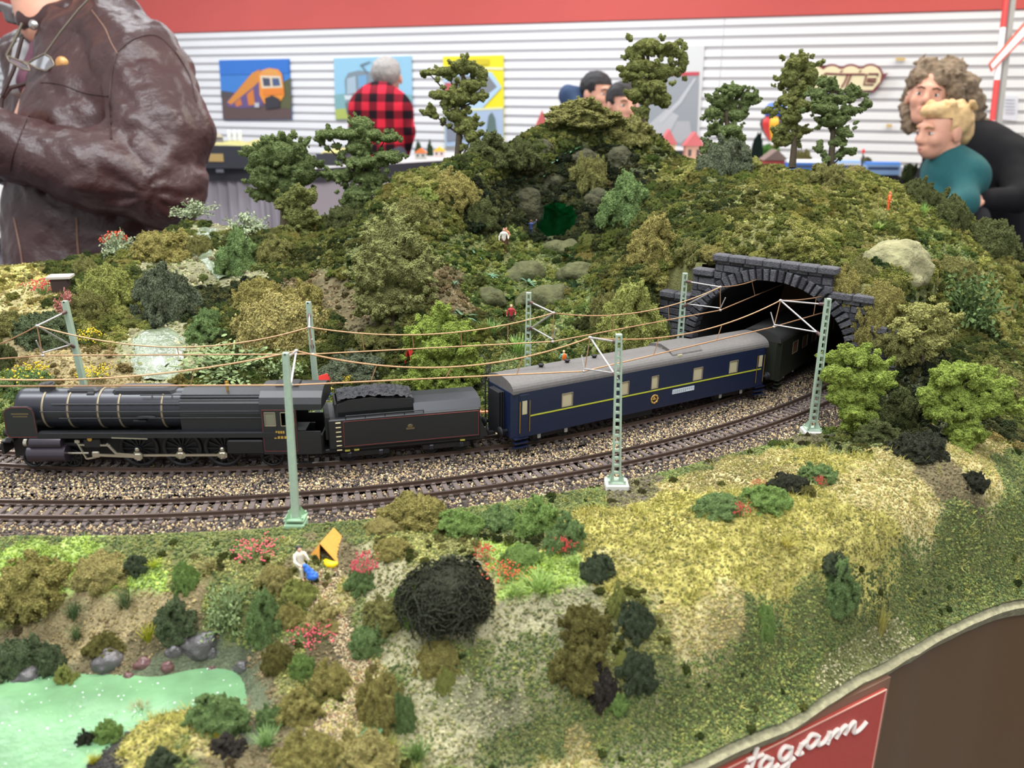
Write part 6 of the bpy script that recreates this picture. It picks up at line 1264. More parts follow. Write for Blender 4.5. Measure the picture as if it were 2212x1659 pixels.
# ferns and palm-like plants in the valley
def fern_mesh(seed, nl=8):
    r_ = np.random.default_rng(seed); V = []; F_ = []
    for b in range(nl):
        a = b * 6.28 / nl + r_.uniform(-.3, .3); e = r_.uniform(.5, 1.1); L = r_.uniform(.7, 1.1); d = np.array([math.cos(a), math.sin(a), 0]); s_ = np.array([-d[1], d[0], 0]); q = len(V)
        for t, w in ((0, .03), (.35, .13), (.7, .11), (1, .01)): p = d * L * t * math.cos(e * (1 - t * .6)) + np.array([0, 0, L * (t * math.sin(e) - .45 * t * t)]); V += [p - s_ * w + np.array([0, 0, .03]), p, p + s_ * w + np.array([0, 0, .03])]
        for i in range(3):
            for j in range(2): F_.append((q + i * 3 + j, q + i * 3 + j + 1, q + i * 3 + j + 4, q + i * 3 + j + 3))
    return np_mesh('fern_leaves', V, F_, M_BLADEO, None, True, link=False)
FERN = [fern_mesh(i, 7 + i) for i in range(3)]
for i, (px, py, sz_, lab) in enumerate(((1200, 350, 26, 'pale fern high above the cave, under the mountain crown'), (1238, 330, 24, 'upright pale fern right of the topmost fern'), (1180, 385, 26, 'pale blue-green fern above the cave, left'), (1245, 372, 22, 'bright green fern above the cave, right'), (1120, 398, 26, 'green fern on the cave wall, far left'), (1150, 440, 20, 'small green fern beside the left cave edge'),
                                  (1025, 555, 26, 'pale fern on the left valley rocks'), (1075, 545, 16, 'small fern behind the pair of cave figures'), (980, 620, 26, 'silvery fern beside the fir-like tree'), (1015, 470, 20, 'green fern at the left cave slope'), (1140, 615, 26, 'green fern in the middle of the valley'), (1230, 560, 30, 'pale fern under the cave mouth'),
                                  (1240, 625, 34, 'largest pale fern on the valley rocks'), (1330, 440, 24, 'pale leafed plant right of the cave'), (1100, 650, 26, 'green fern behind the red shirted figure'), (1180, 540, 18, 'small fern on the rock step'), (1060, 600, 20, 'green fern on the left side of the valley floor'), (1290, 500, 16, 'small bright fern at the right cave edge'), (1000, 690, 36, 'blue-green leafy plant beside the yellow-green tree'))):
    P_ = hit(px, py); zc = (P_ - CAM) @ CF; s_ = sz_ * zc / FPX; o = linkobj('fern', FERN[i % 3], None); o.scale = (s_,) * 3; o.location = (P_[0], P_[1] - .001, P_[2] + .001); o.rotation_euler = (random.uniform(.1, .5), 0, random.uniform(0, 6)); o.color = (*(srgb(98, 132, 108) if i % 2 == 0 else srgb(72, 120, 78)), 1); tag(o, lab, 'fern')
# ------------------------------------------------------------------ tents
M_TENT = mat('tent_orange', srgb(214, 150, 62), .7, noise=.08, nscale=600, bump=.0003, bscale=1500); M_TENTR = mat('tent_red', srgb(206, 52, 44), .6); M_YSLEEP = mat('sleeping_yellow', srgb(246, 210, 20), .45); M_TENTIN = mat('tent_inner', srgb(150, 96, 40), .8)
def wp(px, py, zc): return np.array(Pd(px, py, zc))
t = empty('tent', hit(700, 1222), 0, 'orange ridge tent with an open front flap and yellow inside, in the foreground', 'tent'); L = np.array(t.location)
zc0 = (L - CAM) @ CF
z0_ = L[2] + .0004; bl = Pz(663, 1208, z0_); br = Pz(733, 1220, z0_); bk_ = Pz(762, 1184, z0_) - br; rp_f = (bl + br) / 2 + np.array([-.001, .0, .0104]); rp_b = rp_f + bk_; blb = bl + bk_; brb = br + bk_; brb2 = brb; ctr = (bl * .60 + br * .40) + (Pz(692, 1226, z0_) - Pz(692, 1216, z0_))
m = MB(); th_ = np.array([0, 0, -.0004])
def sheet(m, ps): ps = [np.array(p) - L for p in ps]; n = len(ps); m.add(ps + [p + th_ for p in ps], [tuple(range(n)), tuple(range(2 * n - 1, n - 1, -1))] + [(i, n + i, n + (i + 1) % n, (i + 1) % n) for i in range(n)])
sheet(m, [rp_f, br, brb, rp_b]); sheet(m, [rp_b, blb, bl, rp_f]); m.build('roof_sheet', M_TENT, t)
m = MB(); sheet(m, [rp_f, bl, ctr]); m.build('front_flap', M_TENT, t)
m = MB(); sheet(m, [rp_b, brb, blb]); m.build('back_sheet', MATS['tent_inner'], t)
m = MB(); pts_ = [Pz(x, y, z0_ + .0010) for x, y in ((700, 1208), (704, 1214), (711, 1219), (720, 1220), (728, 1217))]; m.tube([tuple(p - L) for p in pts_], [.0010, .0017, .0020, .0019, .0010], 8); m.build('sleeping_bag', M_YSLEEP, t)
def red_tent(px, py, w, h, lab, sl=.5):
    P_ = hit(px, py); P_ = np.array([P_[0], P_[1], P_[2]]); zc = (P_ - CAM) @ CF; s_ = zc / FPX; t = empty('tent', P_, 0, lab, 'tent'); W_, H_ = w * s_, h * s_ * 1.05; m = MB()
    m.prism([(-W_ / 2, 0, 0), (0, 0, H_), (-.0005, 0, H_), (-W_ / 2 - .0006, 0, 0)], (W_ * sl, W_ * .9, 0)); m.prism([(W_ / 2, 0, 0), (W_ / 2 + .0006, 0, 0), (.0005, 0, H_), (0, 0, H_)], (W_ * sl, W_ * .9, 0)); m.build('roof_sheet', M_TENTR, t)
    m = MB(); m.prism([(-W_ / 2, .001, 0), (-.0012, .001, 0), (0, .001, H_ * .96)], (0, .0004, 0)); m.prism([(W_ / 2, .001, 0), (.0030, .001, 0), (0, .001, H_ * .96)], (0, .0004, 0)); m.build('front_flap', M_TENTR, t)
red_tent(678, 850, 34, 34, 'red ridge tent just behind the locomotive cab', .7); red_tent(882, 796, 18, 40, 'red tent half hidden by the yellow-green drooping tree', .4)
# ------------------------------------------------------------------ miniature people (one cast body each, painted clothes as parts)
M_SKIN = mat('painted_skin', srgb(222, 168, 138), .6); 
def mini(P_, hgt_px, zc, label, shirt, trousers, hair, pose='stand', face=0.0, extra=None, lean=0.0):
    H_ = hgt_px * zc / FPX / .94; o = empty('miniature_figure', P_, face, label, 'figure'); u = H_ / 1.75 if pose != 'sit' else H_ / 1.30
    hp = .90 if pose != 'sit' else .45; sh = hp + .52
    v3 = lambda x, y, z: np.array([x, y + lean * max(0, z - hp), z]) * u
    hd = v3(0, -.02, sh + .20)
    if pose == 'sit': legs = [((s * .09, 0, hp), (s * .11, -.42, hp + .03), (s * .11, -.46, .05)) for s in (-1, 1)]
    elif pose == 'walk': legs = [((-.09, 0, hp), (-.10, -.12, .48), (-.10, .02, .05)), ((.09, 0, hp), (.10, .08, .48), (.10, .24, .08))]
    else: legs = [((s * .09, 0, hp), (s * .12, -.01, .48), (s * .13, 0, .05)) for s in (-1, 1)]
    ar = {'up': [((-.20, 0, sh - .04), (-.42, -.06, sh + .12), (-.50, -.14, sh + .36)), ((.20, 0, sh - .04), (.36, -.10, sh - .12), (.26, -.28, sh + .02))], 'sit': [((-.20, 0, sh - .04), (-.27, -.18, sh - .26), (-.12, -.42, hp + .16)), ((.20, 0, sh - .04), (.27, -.24, sh - .26), (.08, -.26, sh + .06))]}.get(pose, [((-.20, 0, sh - .04), (-.33, -.02, sh - .30), (-.36, -.12, sh - .52)), ((.20, 0, sh - .04), (.33, -.04, sh - .30), (.28, -.22, sh - .40))])
    pr = [('e', hd, np.array([.095, .115, .13]) * u), ('c', v3(0, 0, sh), hd, .06 * u, .06 * u), ('c', v3(0, 0, hp + .04), v3(0, 0, sh - .06), .12 * u, .14 * u), ('e', hd + np.array([0, -.11, -.01]) * u, np.array([.02, .03, .03]) * u)]
    for a, b, c in legs: pr += [('c', v3(*a), v3(*b), .075 * u, .055 * u), ('c', v3(*b), v3(*c), .055 * u, .035 * u), ('c', v3(*c), v3(c[0], c[1] - .14, max(.04, c[2] - .02)), .04 * u, .035 * u)]
    for a, b, c in ar: pr += [('c', v3(*a), v3(*b), .045 * u, .038 * u), ('c', v3(*b), v3(*c), .038 * u, .028 * u), ('e', v3(*c) + np.array([0, -.04, 0]) * u, np.array([.035, .06, .045]) * u)]
    V, F_ = field_mesh(pr, .020 * u, .02 * u); np_mesh('body', V, F_, M_SKIN, o)
    pr = [('c', v3(0, 0, hp + .02), v3(0, 0, sh - .05), .15 * u, .175 * u), ('c', v3(-.16, 0, sh - .05), v3(.16, 0, sh - .05), .075 * u, .075 * u)]
    for a, b, c in ar: pr += [('c', v3(*a), v3(*b), .068 * u, .056 * u), ('c', v3(*b), (v3(*b) * .25 + v3(*c) * .75), .056 * u, .045 * u)]
    V, F_ = field_mesh(pr, .022 * u, .03 * u, lambda P: fbm(P / u, 9, 2) * .02 * u); np_mesh('shirt', V, F_, shirt, o)
    pr = [('c', v3(-.06, 0, hp), v3(.06, 0, hp), .14 * u, .14 * u)]
    for a, b, c in legs: pr += [('c', v3(*a), v3(*b), .10 * u, .08 * u), ('c', v3(*b), v3(*b) * .12 + v3(*c) * .88, .08 * u, .065 * u)]
    V, F_ = field_mesh(pr, .022 * u, .03 * u); np_mesh('trousers', V, F_, trousers, o)
    V, F_ = field_mesh([('e', hd + np.array([0, .025, .035]) * u, np.array([.110, .118, .122]) * u)], .02 * u, .01 * u); kp = (V[F_].mean(1)[:, 1] > hd[1] - .05 * u) | (V[F_].mean(1)[:, 2] > hd[2] + .07 * u); np_mesh('hair', V, F_[kp], hair, o)
    if extra: extra(o, u, v3, hp, sh, hd)
    return o
pm = lambda n, r, g, b: mat('paint_' + n, srgb(r, g, b), .55)
def fe(px, py): P_ = hit(px, py); return P_, (P_ - CAM) @ CF
P_, zc = fe(650, 1240)
def bluebag(o, u, v3, hp, sh, hd):
    V, F_ = field_mesh([('c', v3(.02, -.48, .62), v3(.22, -.66, .18), .10 * u, .19 * u), ('e', v3(.25, -.66, .14), np.array([.24, .17, .14]) * u)], .02 * u, .05 * u, lambda P: fbm(P / u, 7, 2) * .06 * u); np_mesh('blue_bag', V, F_, pm('bluebag', 52, 108, 206), o)
    m = MB(); m.box(v3(0, .02, .40), (.36 * u, .34 * u, .03 * u)); [m.cyl(v3(a * .15, .02 + b * .14, .40), v3(a * .17, .02 + b * .16, 0), .015 * u, 6) for a in (-1, 1) for b in (-1, 1)]; m.build('stool', pm('stool', 150, 140, 110), o)
mini(P_, 64, zc, 'seated miniature camper in cream clothes holding a blue bag beside the orange tent', pm('cream', 222, 212, 192), pm('cream2', 206, 198, 176), pm('black', 30, 30, 40), 'sit', math.radians(35), bluebag)
P_, zc = fe(1088, 546); mini(P_, 50, zc, 'miniature figure in white shirt and brown trousers, one of the pair before the cave', pm('white', 226, 220, 210), pm('brown', 104, 74, 54), pm('brownhair', 96, 60, 40), 'stand', .2)
P_, zc = fe(1094, 536); mini(P_, 42, zc, 'miniature figure in tan, standing behind the white-shirted one', pm('tan', 176, 120, 84), pm('brown', 104, 74, 54), pm('brownhair', 96, 60, 40), 'stand', -.5)
P_, zc = fe(1147, 514); mini(P_, 36, zc, 'miniature figure in dark blue raising an arm before the green cave', pm('navy', 44, 62, 110), pm('navy2', 50, 60, 84), pm('brownhair', 96, 60, 40), 'up', 2.6)
P_, zc = fe(1104, 706); mini(P_, 46, zc, 'miniature figure in a red shirt and dark trousers on the valley lawn', pm('redshirt', 186, 56, 66), pm('dkbrown', 84, 62, 58), pm('fair', 226, 176, 140), 'stand', .1)
def pack(o, u, v3, hp, sh, hd):
    V, F_ = field_mesh([('e', v3(0, .24, sh - .18), np.array([.20, .13, .34]) * u)], .02 * u, .04 * u); np_mesh('backpack', V, F_, pm('orangepack', 236, 112, 40), o)
P_, zc = fe(1217, 800); P_ = np.array([P_[0], P_[1], P_[2]]); mini(P_, 42, zc, 'miniature hiker with a big orange backpack behind the blue carriage', pm('teal', 110, 180, 170), pm('grey', 150, 150, 140), pm('blond', 226, 200, 150), 'walk', PI + .15, pack)
P_, zc = fe(712, 862); mini(P_, 34, zc, 'miniature camper in a yellow shirt and red cap beside the red tent', pm('yellow', 240, 206, 40), pm('blue', 60, 110, 200), pm('redcap', 210, 60, 50), 'sit', -.4)
P_, zc = fe(1917, 458); mini(P_, 40, zc, 'miniature figure all in orange above the pale boulder on the right hill', pm('orange', 226, 98, 40), pm('orange', 226, 98, 40), pm('orange2', 214, 110, 60), 'stand', 1.2)
# small things behind the train
P_ = hit(1040, 893); m = MB(); m.box((0, 0, .002), (.022, .008, .0012)); m.cyl((-.008, 0, 0), (-.008, 0, .002), .0005, 6); m.cyl((.008, 0, 0), (.008, 0, .002), .0005, 6); o = m.build('bench', mat('bench_wood', srgb(186, 124, 88), .7)); o.location = P_; o.rotation_euler = (0, 0, .1); tag(o, 'small pinkish wooden bench in the gap behind the tender', 'bench')
P_ = hit(135, 628); m = MB(); m.box((0, 0, .006), (.014, .012, .012)); o = empty('small_hut', P_, .2, 'tiny dark hut with a pale flat roof on the far left hill', 'hut'); m.build('wall', mat('hut_dark', srgb(64, 50, 46), .8), o); m = MB(); m.box((0, 0, .0130), (.020, .016, .0020)); m.build('roof', mat('hut_roof', srgb(200, 190, 178), .8), o)
# ------------------------------------------------------------------ the exhibition room
WA = math.radians(21.8); YW = 6.3
wd = np.array([math.cos(WA), -math.sin(WA), 0]); wn = np.array([-math.sin(WA), -math.cos(WA), 0])      # along the wall, out of the wall
W0 = np.array([0, YW, 0])
def wl(px, py):
    d = ray(px, py); t = ((W0 - CAM) @ wn) / (d @ wn); P_ = CAM + d * t - W0; return float(P_ @ wd), float(P_[2])
def wobj(name, label=None, cat=None, kind=None): return empty(name, W0, -WA, label, cat, kind=kind)
floor = empty('floor', (0, 0, 0), 0, 'grey carpeted exhibition hall floor', 'floor', kind='structure'); m = MB(); m.box((0, 3, -.05), (14, 12, .1)); m.build('floor_surface', mat('carpet', srgb(96, 92, 96), .95, noise=.2, nscale=300), floor)
wb = wobj('wall_back', 'white slatted display wall under a red band', 'wall', 'structure')
M_SLAT = mat('slat_white', srgb(236, 235, 236), .45, noise=.02, nscale=3); M_GROOVE = mat('slat_groove', srgb(178, 175, 178), .7); M_REDW = mat('wall_red', srgb(200, 88, 82), .8, noise=.04, nscale=2)
ztop = wl(1106, 50)[1]; PIT = .0625; xs = wl(1565, 40)[0]
m = MB(); m.box((0, .06, (ztop) / 2), (15, .08, ztop)); m.build('back_board', M_GROOVE, wb)
m = MB(); m.box((0, .045, (ztop + 3.2) / 2 + .0), (15, .09, 3.2 - ztop)); m.build('red_band', M_REDW, wb)
z = ztop - .004
while z > .45:
    for a, b in ((-7.5, xs - .002), (xs + .002, 7.5)):
        m = MB(); m.prism([((a), .02, z - PIT * .68), ((a), .014, z - PIT * .66), ((a), .014, z - .003), ((a), .02, z)], (b - a, 0, 0)); m.build('slat', M_SLAT, wb)
    z -= PIT
# local frame: +y of the empty points away from the viewer, so things on the wall sit at y < 0
def sheet_on(px_pts, mt, name, parent, y=-.01, th=.0):
    m = MB(); q = [wl(*p) for p in px_pts]
    if th: m.prism([(x, y, z) for x, z in q], (0, th, 0))
    else: m.add([(x, y, z) for x, z in q], [tuple(range(len(q)))])
    return m.build(name, mt, parent)
pc = lambda r, g, b: mat('print_%d_%d_%d' % (r, g, b), srgb(r, g, b), .5)
def poster(label, board, layers, name='poster'):
    o = wobj(name, label, 'poster'); sheet_on(board[0], pc(*board[1]), 'board', o, .004, .006)
    for i, (pts_, c_) in enumerate(layers): sheet_on(pts_, pc(*c_), 'printed_shape', o, -.0005 - .0008 * i)
    return o
poster('train poster of an orange and purple railcar under a deep blue sky', ([(472, 130), (624, 127), (630, 258), (481, 259)], (64, 128, 204)),
  [([(473, 131), (623, 128), (624, 158), (475, 162)], (52, 116, 200)), ([(479, 205), (500, 206), (630, 206), (630, 257), (482, 258)], (96, 76, 74)), ([(477, 196), (500, 199), (530, 206), (478, 212)], (82, 74, 80)), ([(598, 186), (628, 168), (630, 236), (600, 232)], (92, 92, 62)),
   ([(492, 230), (490, 220), (545, 158), (562, 148), (572, 200), (568, 230), (520, 234)], (104, 84, 130)), ([(492, 221), (545, 158), (562, 150), (564, 172), (548, 188), (500, 226)], (214, 138, 62)), ([(508, 222), (520, 212), (524, 226), (512, 231)], (206, 120, 60)), ([(534, 204), (548, 192), (552, 226), (538, 228)], (210, 124, 58)),
   ([(560, 162), (566, 152), (582, 147), (602, 150), (610, 160), (616, 205), (609, 216), (600, 222), (572, 224), (562, 205)], (236, 148, 54)), ([(564, 160), (574, 150), (596, 151), (607, 162)], (224, 160, 84)), ([(563, 163), (607, 164), (611, 189), (567, 191)], (226, 206, 180)), ([(568, 168), (584, 169), (586, 186), (571, 186)], (74, 78, 96)), ([(589, 169), (604, 169), (607, 185), (591, 186)], (76, 92, 128)),
   ([(568, 193), (614, 192), (616, 204), (570, 206)], (230, 130, 50)), ([(574, 212), (590, 206), (606, 214), (606, 232), (576, 236)], (56, 52, 60)), ([(552, 222), (562, 222), (562, 232), (552, 232)], (190, 190, 196))])
poster('pale blue poster of a grey tram with its pole raised, behind the plaid shirt', ([(720, 126), (888, 121), (891, 255), (724, 259)], (150, 198, 222)),
  [([(722, 205), (760, 200), (890, 205), (890, 254), (725, 258)], (128, 172, 176)), ([(724, 236), (760, 233), (765, 257), (725, 258)], (174, 186, 96)), ([(745, 172), (752, 158), (775, 152), (806, 156), (806, 225), (748, 222)], (128, 142, 152)), ([(750, 170), (768, 164), (770, 200), (750, 204)], (166, 186, 200)), ([(774, 164), (792, 162), (794, 196), (776, 198)], (120, 166, 204)),
   ([(744, 206), (800, 206), (800, 214), (746, 216)], (210, 216, 220)), ([(746, 222), (762, 222), (760, 246), (750, 246)], (112, 118, 124)), ([(778, 140), (781, 139), (796, 158), (792, 158)], (110, 120, 130)), ([(778, 140), (800, 132), (801, 134), (780, 143)], (110, 120, 130))])
poster('yellow poster with a pale blue hexagon, half hidden by the slender olive tree', ([(956, 122), (1087, 119), (1088, 315), (960, 318)], (238, 222, 40)),
  [([(957, 144), (1087, 146), (1087, 151), (957, 149)], (236, 232, 190)), ([(960, 240), (1087, 232), (1088, 314), (961, 317)], (170, 188, 212)), ([(958, 156), (1062, 156), (1084, 189), (1040, 236), (960, 238)], (180, 208, 232)), ([(975, 164), (1056, 164), (1074, 188), (1050, 206), (975, 208)], (126, 130, 136)), ([(960, 238), (1087, 231), (1087, 236), (961, 242)], (228, 226, 170)),
   ([(985, 128), (1056, 127), (1056, 140), (985, 141)], (214, 194, 40)), ([(1050, 292), (1056, 250), (1063, 242), (1070, 256), (1074, 296)], (96, 116, 112)), ([(964, 250), (1000, 246), (1010, 300), (966, 306)], (132, 138, 152)), ([(962, 178), (978, 180), (976, 212), (962, 208)], (196, 92, 96)), ([(950 + 14, 212), (990, 206), (992, 232), (966, 236)], (196, 150, 150))])
o = poster('grey plastic-wrapped poster with a red stripe behind the tallest tree', ([(1352, 104), (1522, 98), (1508, 322), (1352, 322)], (214, 214, 214)),
  [([(1356, 158), (1511, 155), (1510, 163), (1356, 166)], (196, 72, 84)), ([(1356, 168), (1510, 164), (1504, 320), (1356, 320)], (152, 156, 162)), ([(1400, 270), (1440, 235), (1466, 250), (1440, 300), (1420, 318)], (186, 186, 190)), ([(1444, 300), (1462, 262), (1490, 262), (1494, 290), (1470, 310)], (176, 176, 180)), ([(1420, 262), (1466, 216), (1500, 168), (1504, 171), (1472, 222), (1428, 268)], (190, 192, 196))])
poster('small white notice sheet beside the crossing sign', ([(2166, 206), (2200, 208), (2198, 262), (2163, 258)], (222, 222, 232)), [([(2171, 214 + k * 7), (2193, 215 + k * 7), (2193, 217 + k * 7), (2171, 216 + k * 7)], (176, 176, 190)) for k in range(5)])
# cream emblem sign with maroon outline: three arches, letters, pointed right end
lg = wobj('emblem_sign', 'cream three-lobed emblem sign with maroon outline and raised letters on the slat wall', 'sign')
M_MAR = mat('maroon', srgb(122, 44, 56), .5); M_CRM = mat('emblem_cream', srgb(232, 220, 180), .5); M_CRM2 = mat('emblem_edge', srgb(236, 214, 176), .5)
def Lp(x, y): return (1700 + x / 8.3, 100 + y / 8.3)
def arcpts(cx, cy, rx, ry, a0, a1, n=12): return [(cx + rx * math.cos(math.radians(a0 + (a1 - a0) * i / n)), cy + ry * math.sin(math.radians(a0 + (a1 - a0) * i / n))) for i in range(n + 1)]
def outline(g): return arcpts(480, 560, 225 + g, 225 + g, 120, 315, 14)[2:] + arcpts(810, 560, 215 + g, 215 + g, 222, 312, 9) + arcpts(1150, 560, 215 + g, 215 + g, 228, 312, 9) + arcpts(1500, 560, 210 + g, 220 + g, 228, 345, 10) + ([(1815, 485), (1745, 560)] if g > 5 else []) + [(1680 + g, 640), (1550 + g, 800 + g), (1380, 800 + g * .6), (1260, 745 + g * .4), (1080, 810 + g * .6), (900, 800 + g * .6), (640, 800 + g * .6)]
o_ = [Lp(*p) for p in outline(24)]; sheet_on(o_, M_MAR, 'outline_plate', lg, -.035, .032); sheet_on([Lp(*p) for p in outline(-14)], M_CRM, 'cream_face', lg, -.042, .006)
def strokep(pts_, w, name, mt=M_MAR, y=-.046):
    m = MB(); q = [wl(*Lp(*p)) for p in pts_]; m.tube([(x, y, z) for x, z in q], w, 6); m.build(name, mt, lg)
strokep([(700, 490), (960, 505), (1400, 505)], .0055, 'letter_bar'); strokep([(700, 490), (640, 540), (640, 640), (700, 700), (860, 700)], .0055, 'letter_c')
strokep([(1090, 515), (1040, 640), (980, 740)], .0055, 'letter_t'); strokep([(1150, 515), (1100, 640), (1060, 760)], .0055, 'letter_t_side')
strokep([(1430, 500), (1380, 690), (1550, 690)], .0055, 'letter_e'); strokep([(1460, 500), (1640, 500), (1620, 545)], .0055, 'letter_e_top'); strokep([(1440, 590), (1600, 590), (1590, 640), (1430, 630)], .0055, 'letter_e_middle'); strokep([(960, 470), (1000, 430)], .004, 'lobe_line'); strokep([(1300, 470), (1330, 430)], .004, 'lobe_line')
for px, py, w in ((1945, 128, 20), (1921, 271, 12)): o = wobj('shelf_hook', 'small brass hook on the slat wall, ' + ('upper one right of the emblem' if py < 200 else 'lower one right of the emblem'), 'hook'); sheet_on([(px - w / 2, py - 3), (px + w / 2, py - 3), (px + w / 2, py + 3), (px - w / 2, py + 3)], mat('hook_brass', srgb(210, 180, 110), .4), 'hook_plate', o, -.02, .016)
# crossing sign: striped pole with crossed arm
cr = empty('crossing_sign', (0, 0, 0), 0, 'red and white striped level crossing pole with a white arm edged in red', 'sign'); ZP_ = 4.3
pt0 = Pd(2188, -60, ZP_); pt1 = Pd(2148, 290, ZP_); cr.location = (pt1[0], pt1[1], 0); L = np.array(cr.location)
segs = [(-60, 61, 'pole_red'), (61, 174, 'pole_white'), (174, 262, 'pole_red'), (262, 360, 'pole_white'), (360, 470, 'pole_red')]
for a, b, k in segs:
    f = lambda y: Pd(2188 + (2148 - 2188) * (y + 60) / 350 - 8, y, ZP_) - L
    m = MB(); m.cyl(f(a), f(b), .014, 12); m.build('pole_stripe', mat(k, srgb(212, 54, 54) if 'red' in k else srgb(238, 236, 238), .5), cr)
m = MB(); f = lambda y: Pd(2188 + (2148 - 2188) * (y + 60) / 350 + 6, y, ZP_ + .02) - L; m.bar(f(-60), f(470), .026, .02); b0 = f(470); m.bar(b0, (b0[0], b0[1], 0.02), .026, .02); m.box((b0[0], b0[1], .015), (.35, .35, .03)); m.build('steel_post', mat('post_grey', srgb(150, 150, 148), .6), cr)
def arm_(pts_, th, mt, name, dy): m = MB(); q = [Pd(x, y, ZP_ - .03 - dy) - L for x, y in pts_]; m.prism([tuple(p) for p in q], (0, th, 0)); m.build(name, mt, cr)
arm_([(2137, 138), (2142, 155), (2230, 66), (2226, 34)], .01, mat('arm_red', srgb(206, 92, 72), .5), 'arm_edge', 0); arm_([(2141, 140), (2144, 148), (2229, 60), (2226, 42)], .004, mat('arm_white', srgb(236, 234, 240), .5), 'arm_face', .006)
# cream partition at the right edge behind the woman
pr_ = empty('wall_right', (0, 0, 0), 0, 'pale yellow partition at the right edge of the room', 'wall', kind='structure'); a = Pd(2150, 400, 4.6); m = MB(); m.box((a[0] + 1.0, a[1], .56), (2.0, .05, 1.12)); m.build('partition_panel', mat('partition_cream', srgb(232, 222, 172), .7), pr_)
# ------------------------------------------------------------------ background tables
M_TBLK = mat('table_black', srgb(46, 46, 54), .6); M_CURT = mat('curtain_grey', srgb(158, 150, 158), .85); M_TOP = mat('table_top_grey', srgb(196, 192, 192), .5); M_SCN = mat('scenery_tan', srgb(176, 168, 104), .9, noise=.35, nscale=14)
def table(label, pts_, depth, zt=1.10, edge=.05, curtain=True, top=M_TOP):
    """front edge polyline (px, zc) at height zt; the table runs back by depth"""
    fr = [Pz(px, 0, 0) if False else None for px, _ in pts_]; P_ = []
    for px, zc in pts_:
        # point at this depth and table height
        d0 = CAM + CF * zc + CR * ((px - 1106) / FPX * zc); P_.append(np.array([d0[0], CAM[1] + (zc + (zt - CAM[2]) * math.sin(PITCH)) / math.cos(PITCH) * 1.0, zt]))
    o = empty('exhibition_table', (P_[0][0], P_[0][1], 0), 0, label, 'table'); L = np.array(o.location); P_ = [p - L for p in P_]; n = len(P_)
    bk = np.array([0, depth, 0]); m = MB()
    for i in range(n - 1): a, b = P_[i], P_[i + 1]; m.add([a, b, b + bk, a + bk, *(q - [0, 0, .02] for q in (a, b, b + bk, a + bk))], [(0, 1, 2, 3), (7, 6, 5, 4), (0, 4, 5, 1), (1, 5, 6, 2), (2, 6, 7, 3), (3, 7, 4, 0)])
    m.build('table_top', top, o); m = MB()
    for i in range(n - 1): a, b = P_[i], P_[i + 1]; e = np.array([0, -.004, 0]); m.add([a + e, b + e, b + e - [0, 0, edge], a + e - [0, 0, edge], a, b, b - [0, 0, edge], a - [0, 0, edge]], [(0, 3, 2, 1), (0, 1, 5, 4), (3, 7, 6, 2), (4, 5, 6, 7)])
    for e_ in (0, -1): a = P_[e_]; m.add([a, a + bk, a + bk - [0, 0, edge], a - [0, 0, edge]], [(0, 1, 2, 3)])
    m.build('edge_board', M_TBLK, o)
    V = []; k = 0; F_ = []
    path = [P_[0] + bk] + P_ + [P_[-1] + bk]; 
    for i in range(len(path) - 1):
        for j in range(30): t = j / 29; p = path[i] * (1 - t) + path[i + 1] * t; w_ = .012 * math.sin(k * 1.7) + .006 * math.sin(k * .6); V += [(p[0] + w_ * .3, p[1] + .02 + w_, zt - edge + .002), (p[0] + w_ * .3, p[1] + .02 + w_ * 1.6, .02)]; k += 1
    F_ = [(2 * i, 2 * i + 1, 2 * i + 3, 2 * i + 2) for i in range(k - 1)]; np_mesh('curtain', V, F_, M_CURT, o); return o, L
table('grey curtained table with a black edge behind the left trees', [(380, 3.35), (560, 3.30), (640, 3.25), (1010, 4.0)], .55)
table('grey curtained table behind the right hill carrying the blue train', [(1490, 3.30), (1700, 3.15), (2020, 3.05)], .8, zt=1.115)
table('low curtained table at the far left behind the leather jacket', [(-200, 3.2), (30, 3.1)], .7, zt=.86)
table('curtained table along the slat wall in the middle', [(1060, 4.7), (1500, 4.5)], .5, zt=1.12)
def at(px, zc, z): d0 = CAM + CR * ((px - 1106) / FPX * zc); return np.array([d0[0], (zc + (z - CAM[2]) * math.sin(PITCH)) / math.cos(PITCH), z])
def bg(px, zc, z, name, label, cat, group=None, rz=0): return empty(name, at(px, zc, z), rz, label, cat, group)
def bx(o, name, c, d, mt, rz=0): m = MB(); m.box(c, d, rz); return m.build(name, mt, o)
# black modules with scenery
for px, w, zc, lab in ((478, .21, 3.28, 'black edged scenery module with a brass plate at the left end of the table'), (706, .10, 3.5, 'black edged scenery module between the two left tall trees')):
    o = bg(px, zc, 1.102, 'scenery_module', lab, 'module'); H_ = .085 if w > .1 else .045
    bx(o, 'front_board', (0, .0, H_ / 2), (w, .02, H_), M_TBLK); bx(o, 'base', (0, .16, H_ * .35), (w, .3, H_ * .7), M_TBLK)
    n = 18; V = []; 
    for i in range(n + 1):
        for j in range(n + 1): x = (i / n - .5) * w; y = j / n * .32; V.append((x, y, H_ * .9 + .02 * fbm(np.array([[x, y, px]]), 12, 3)[0] + .012 * j / n))
    np_mesh('scenery', V, [(i * (n + 1) + j, (i + 1) * (n + 1) + j, (i + 1) * (n + 1) + j + 1, i * (n + 1) + j + 1) for i in range(n) for j in range(n)], M_SCN, o)
    if w > .1: bx(o, 'brass_plate', (-.02, -.0115, .040), (.058, .003, .03), mat('plate_brass', srgb(186, 156, 100), .4, .3)); bx(o, 'lower_label', (-.01, -.0115, -.01), (.03, .003, .012), mat('plate_grey', srgb(96, 96, 106), .5))
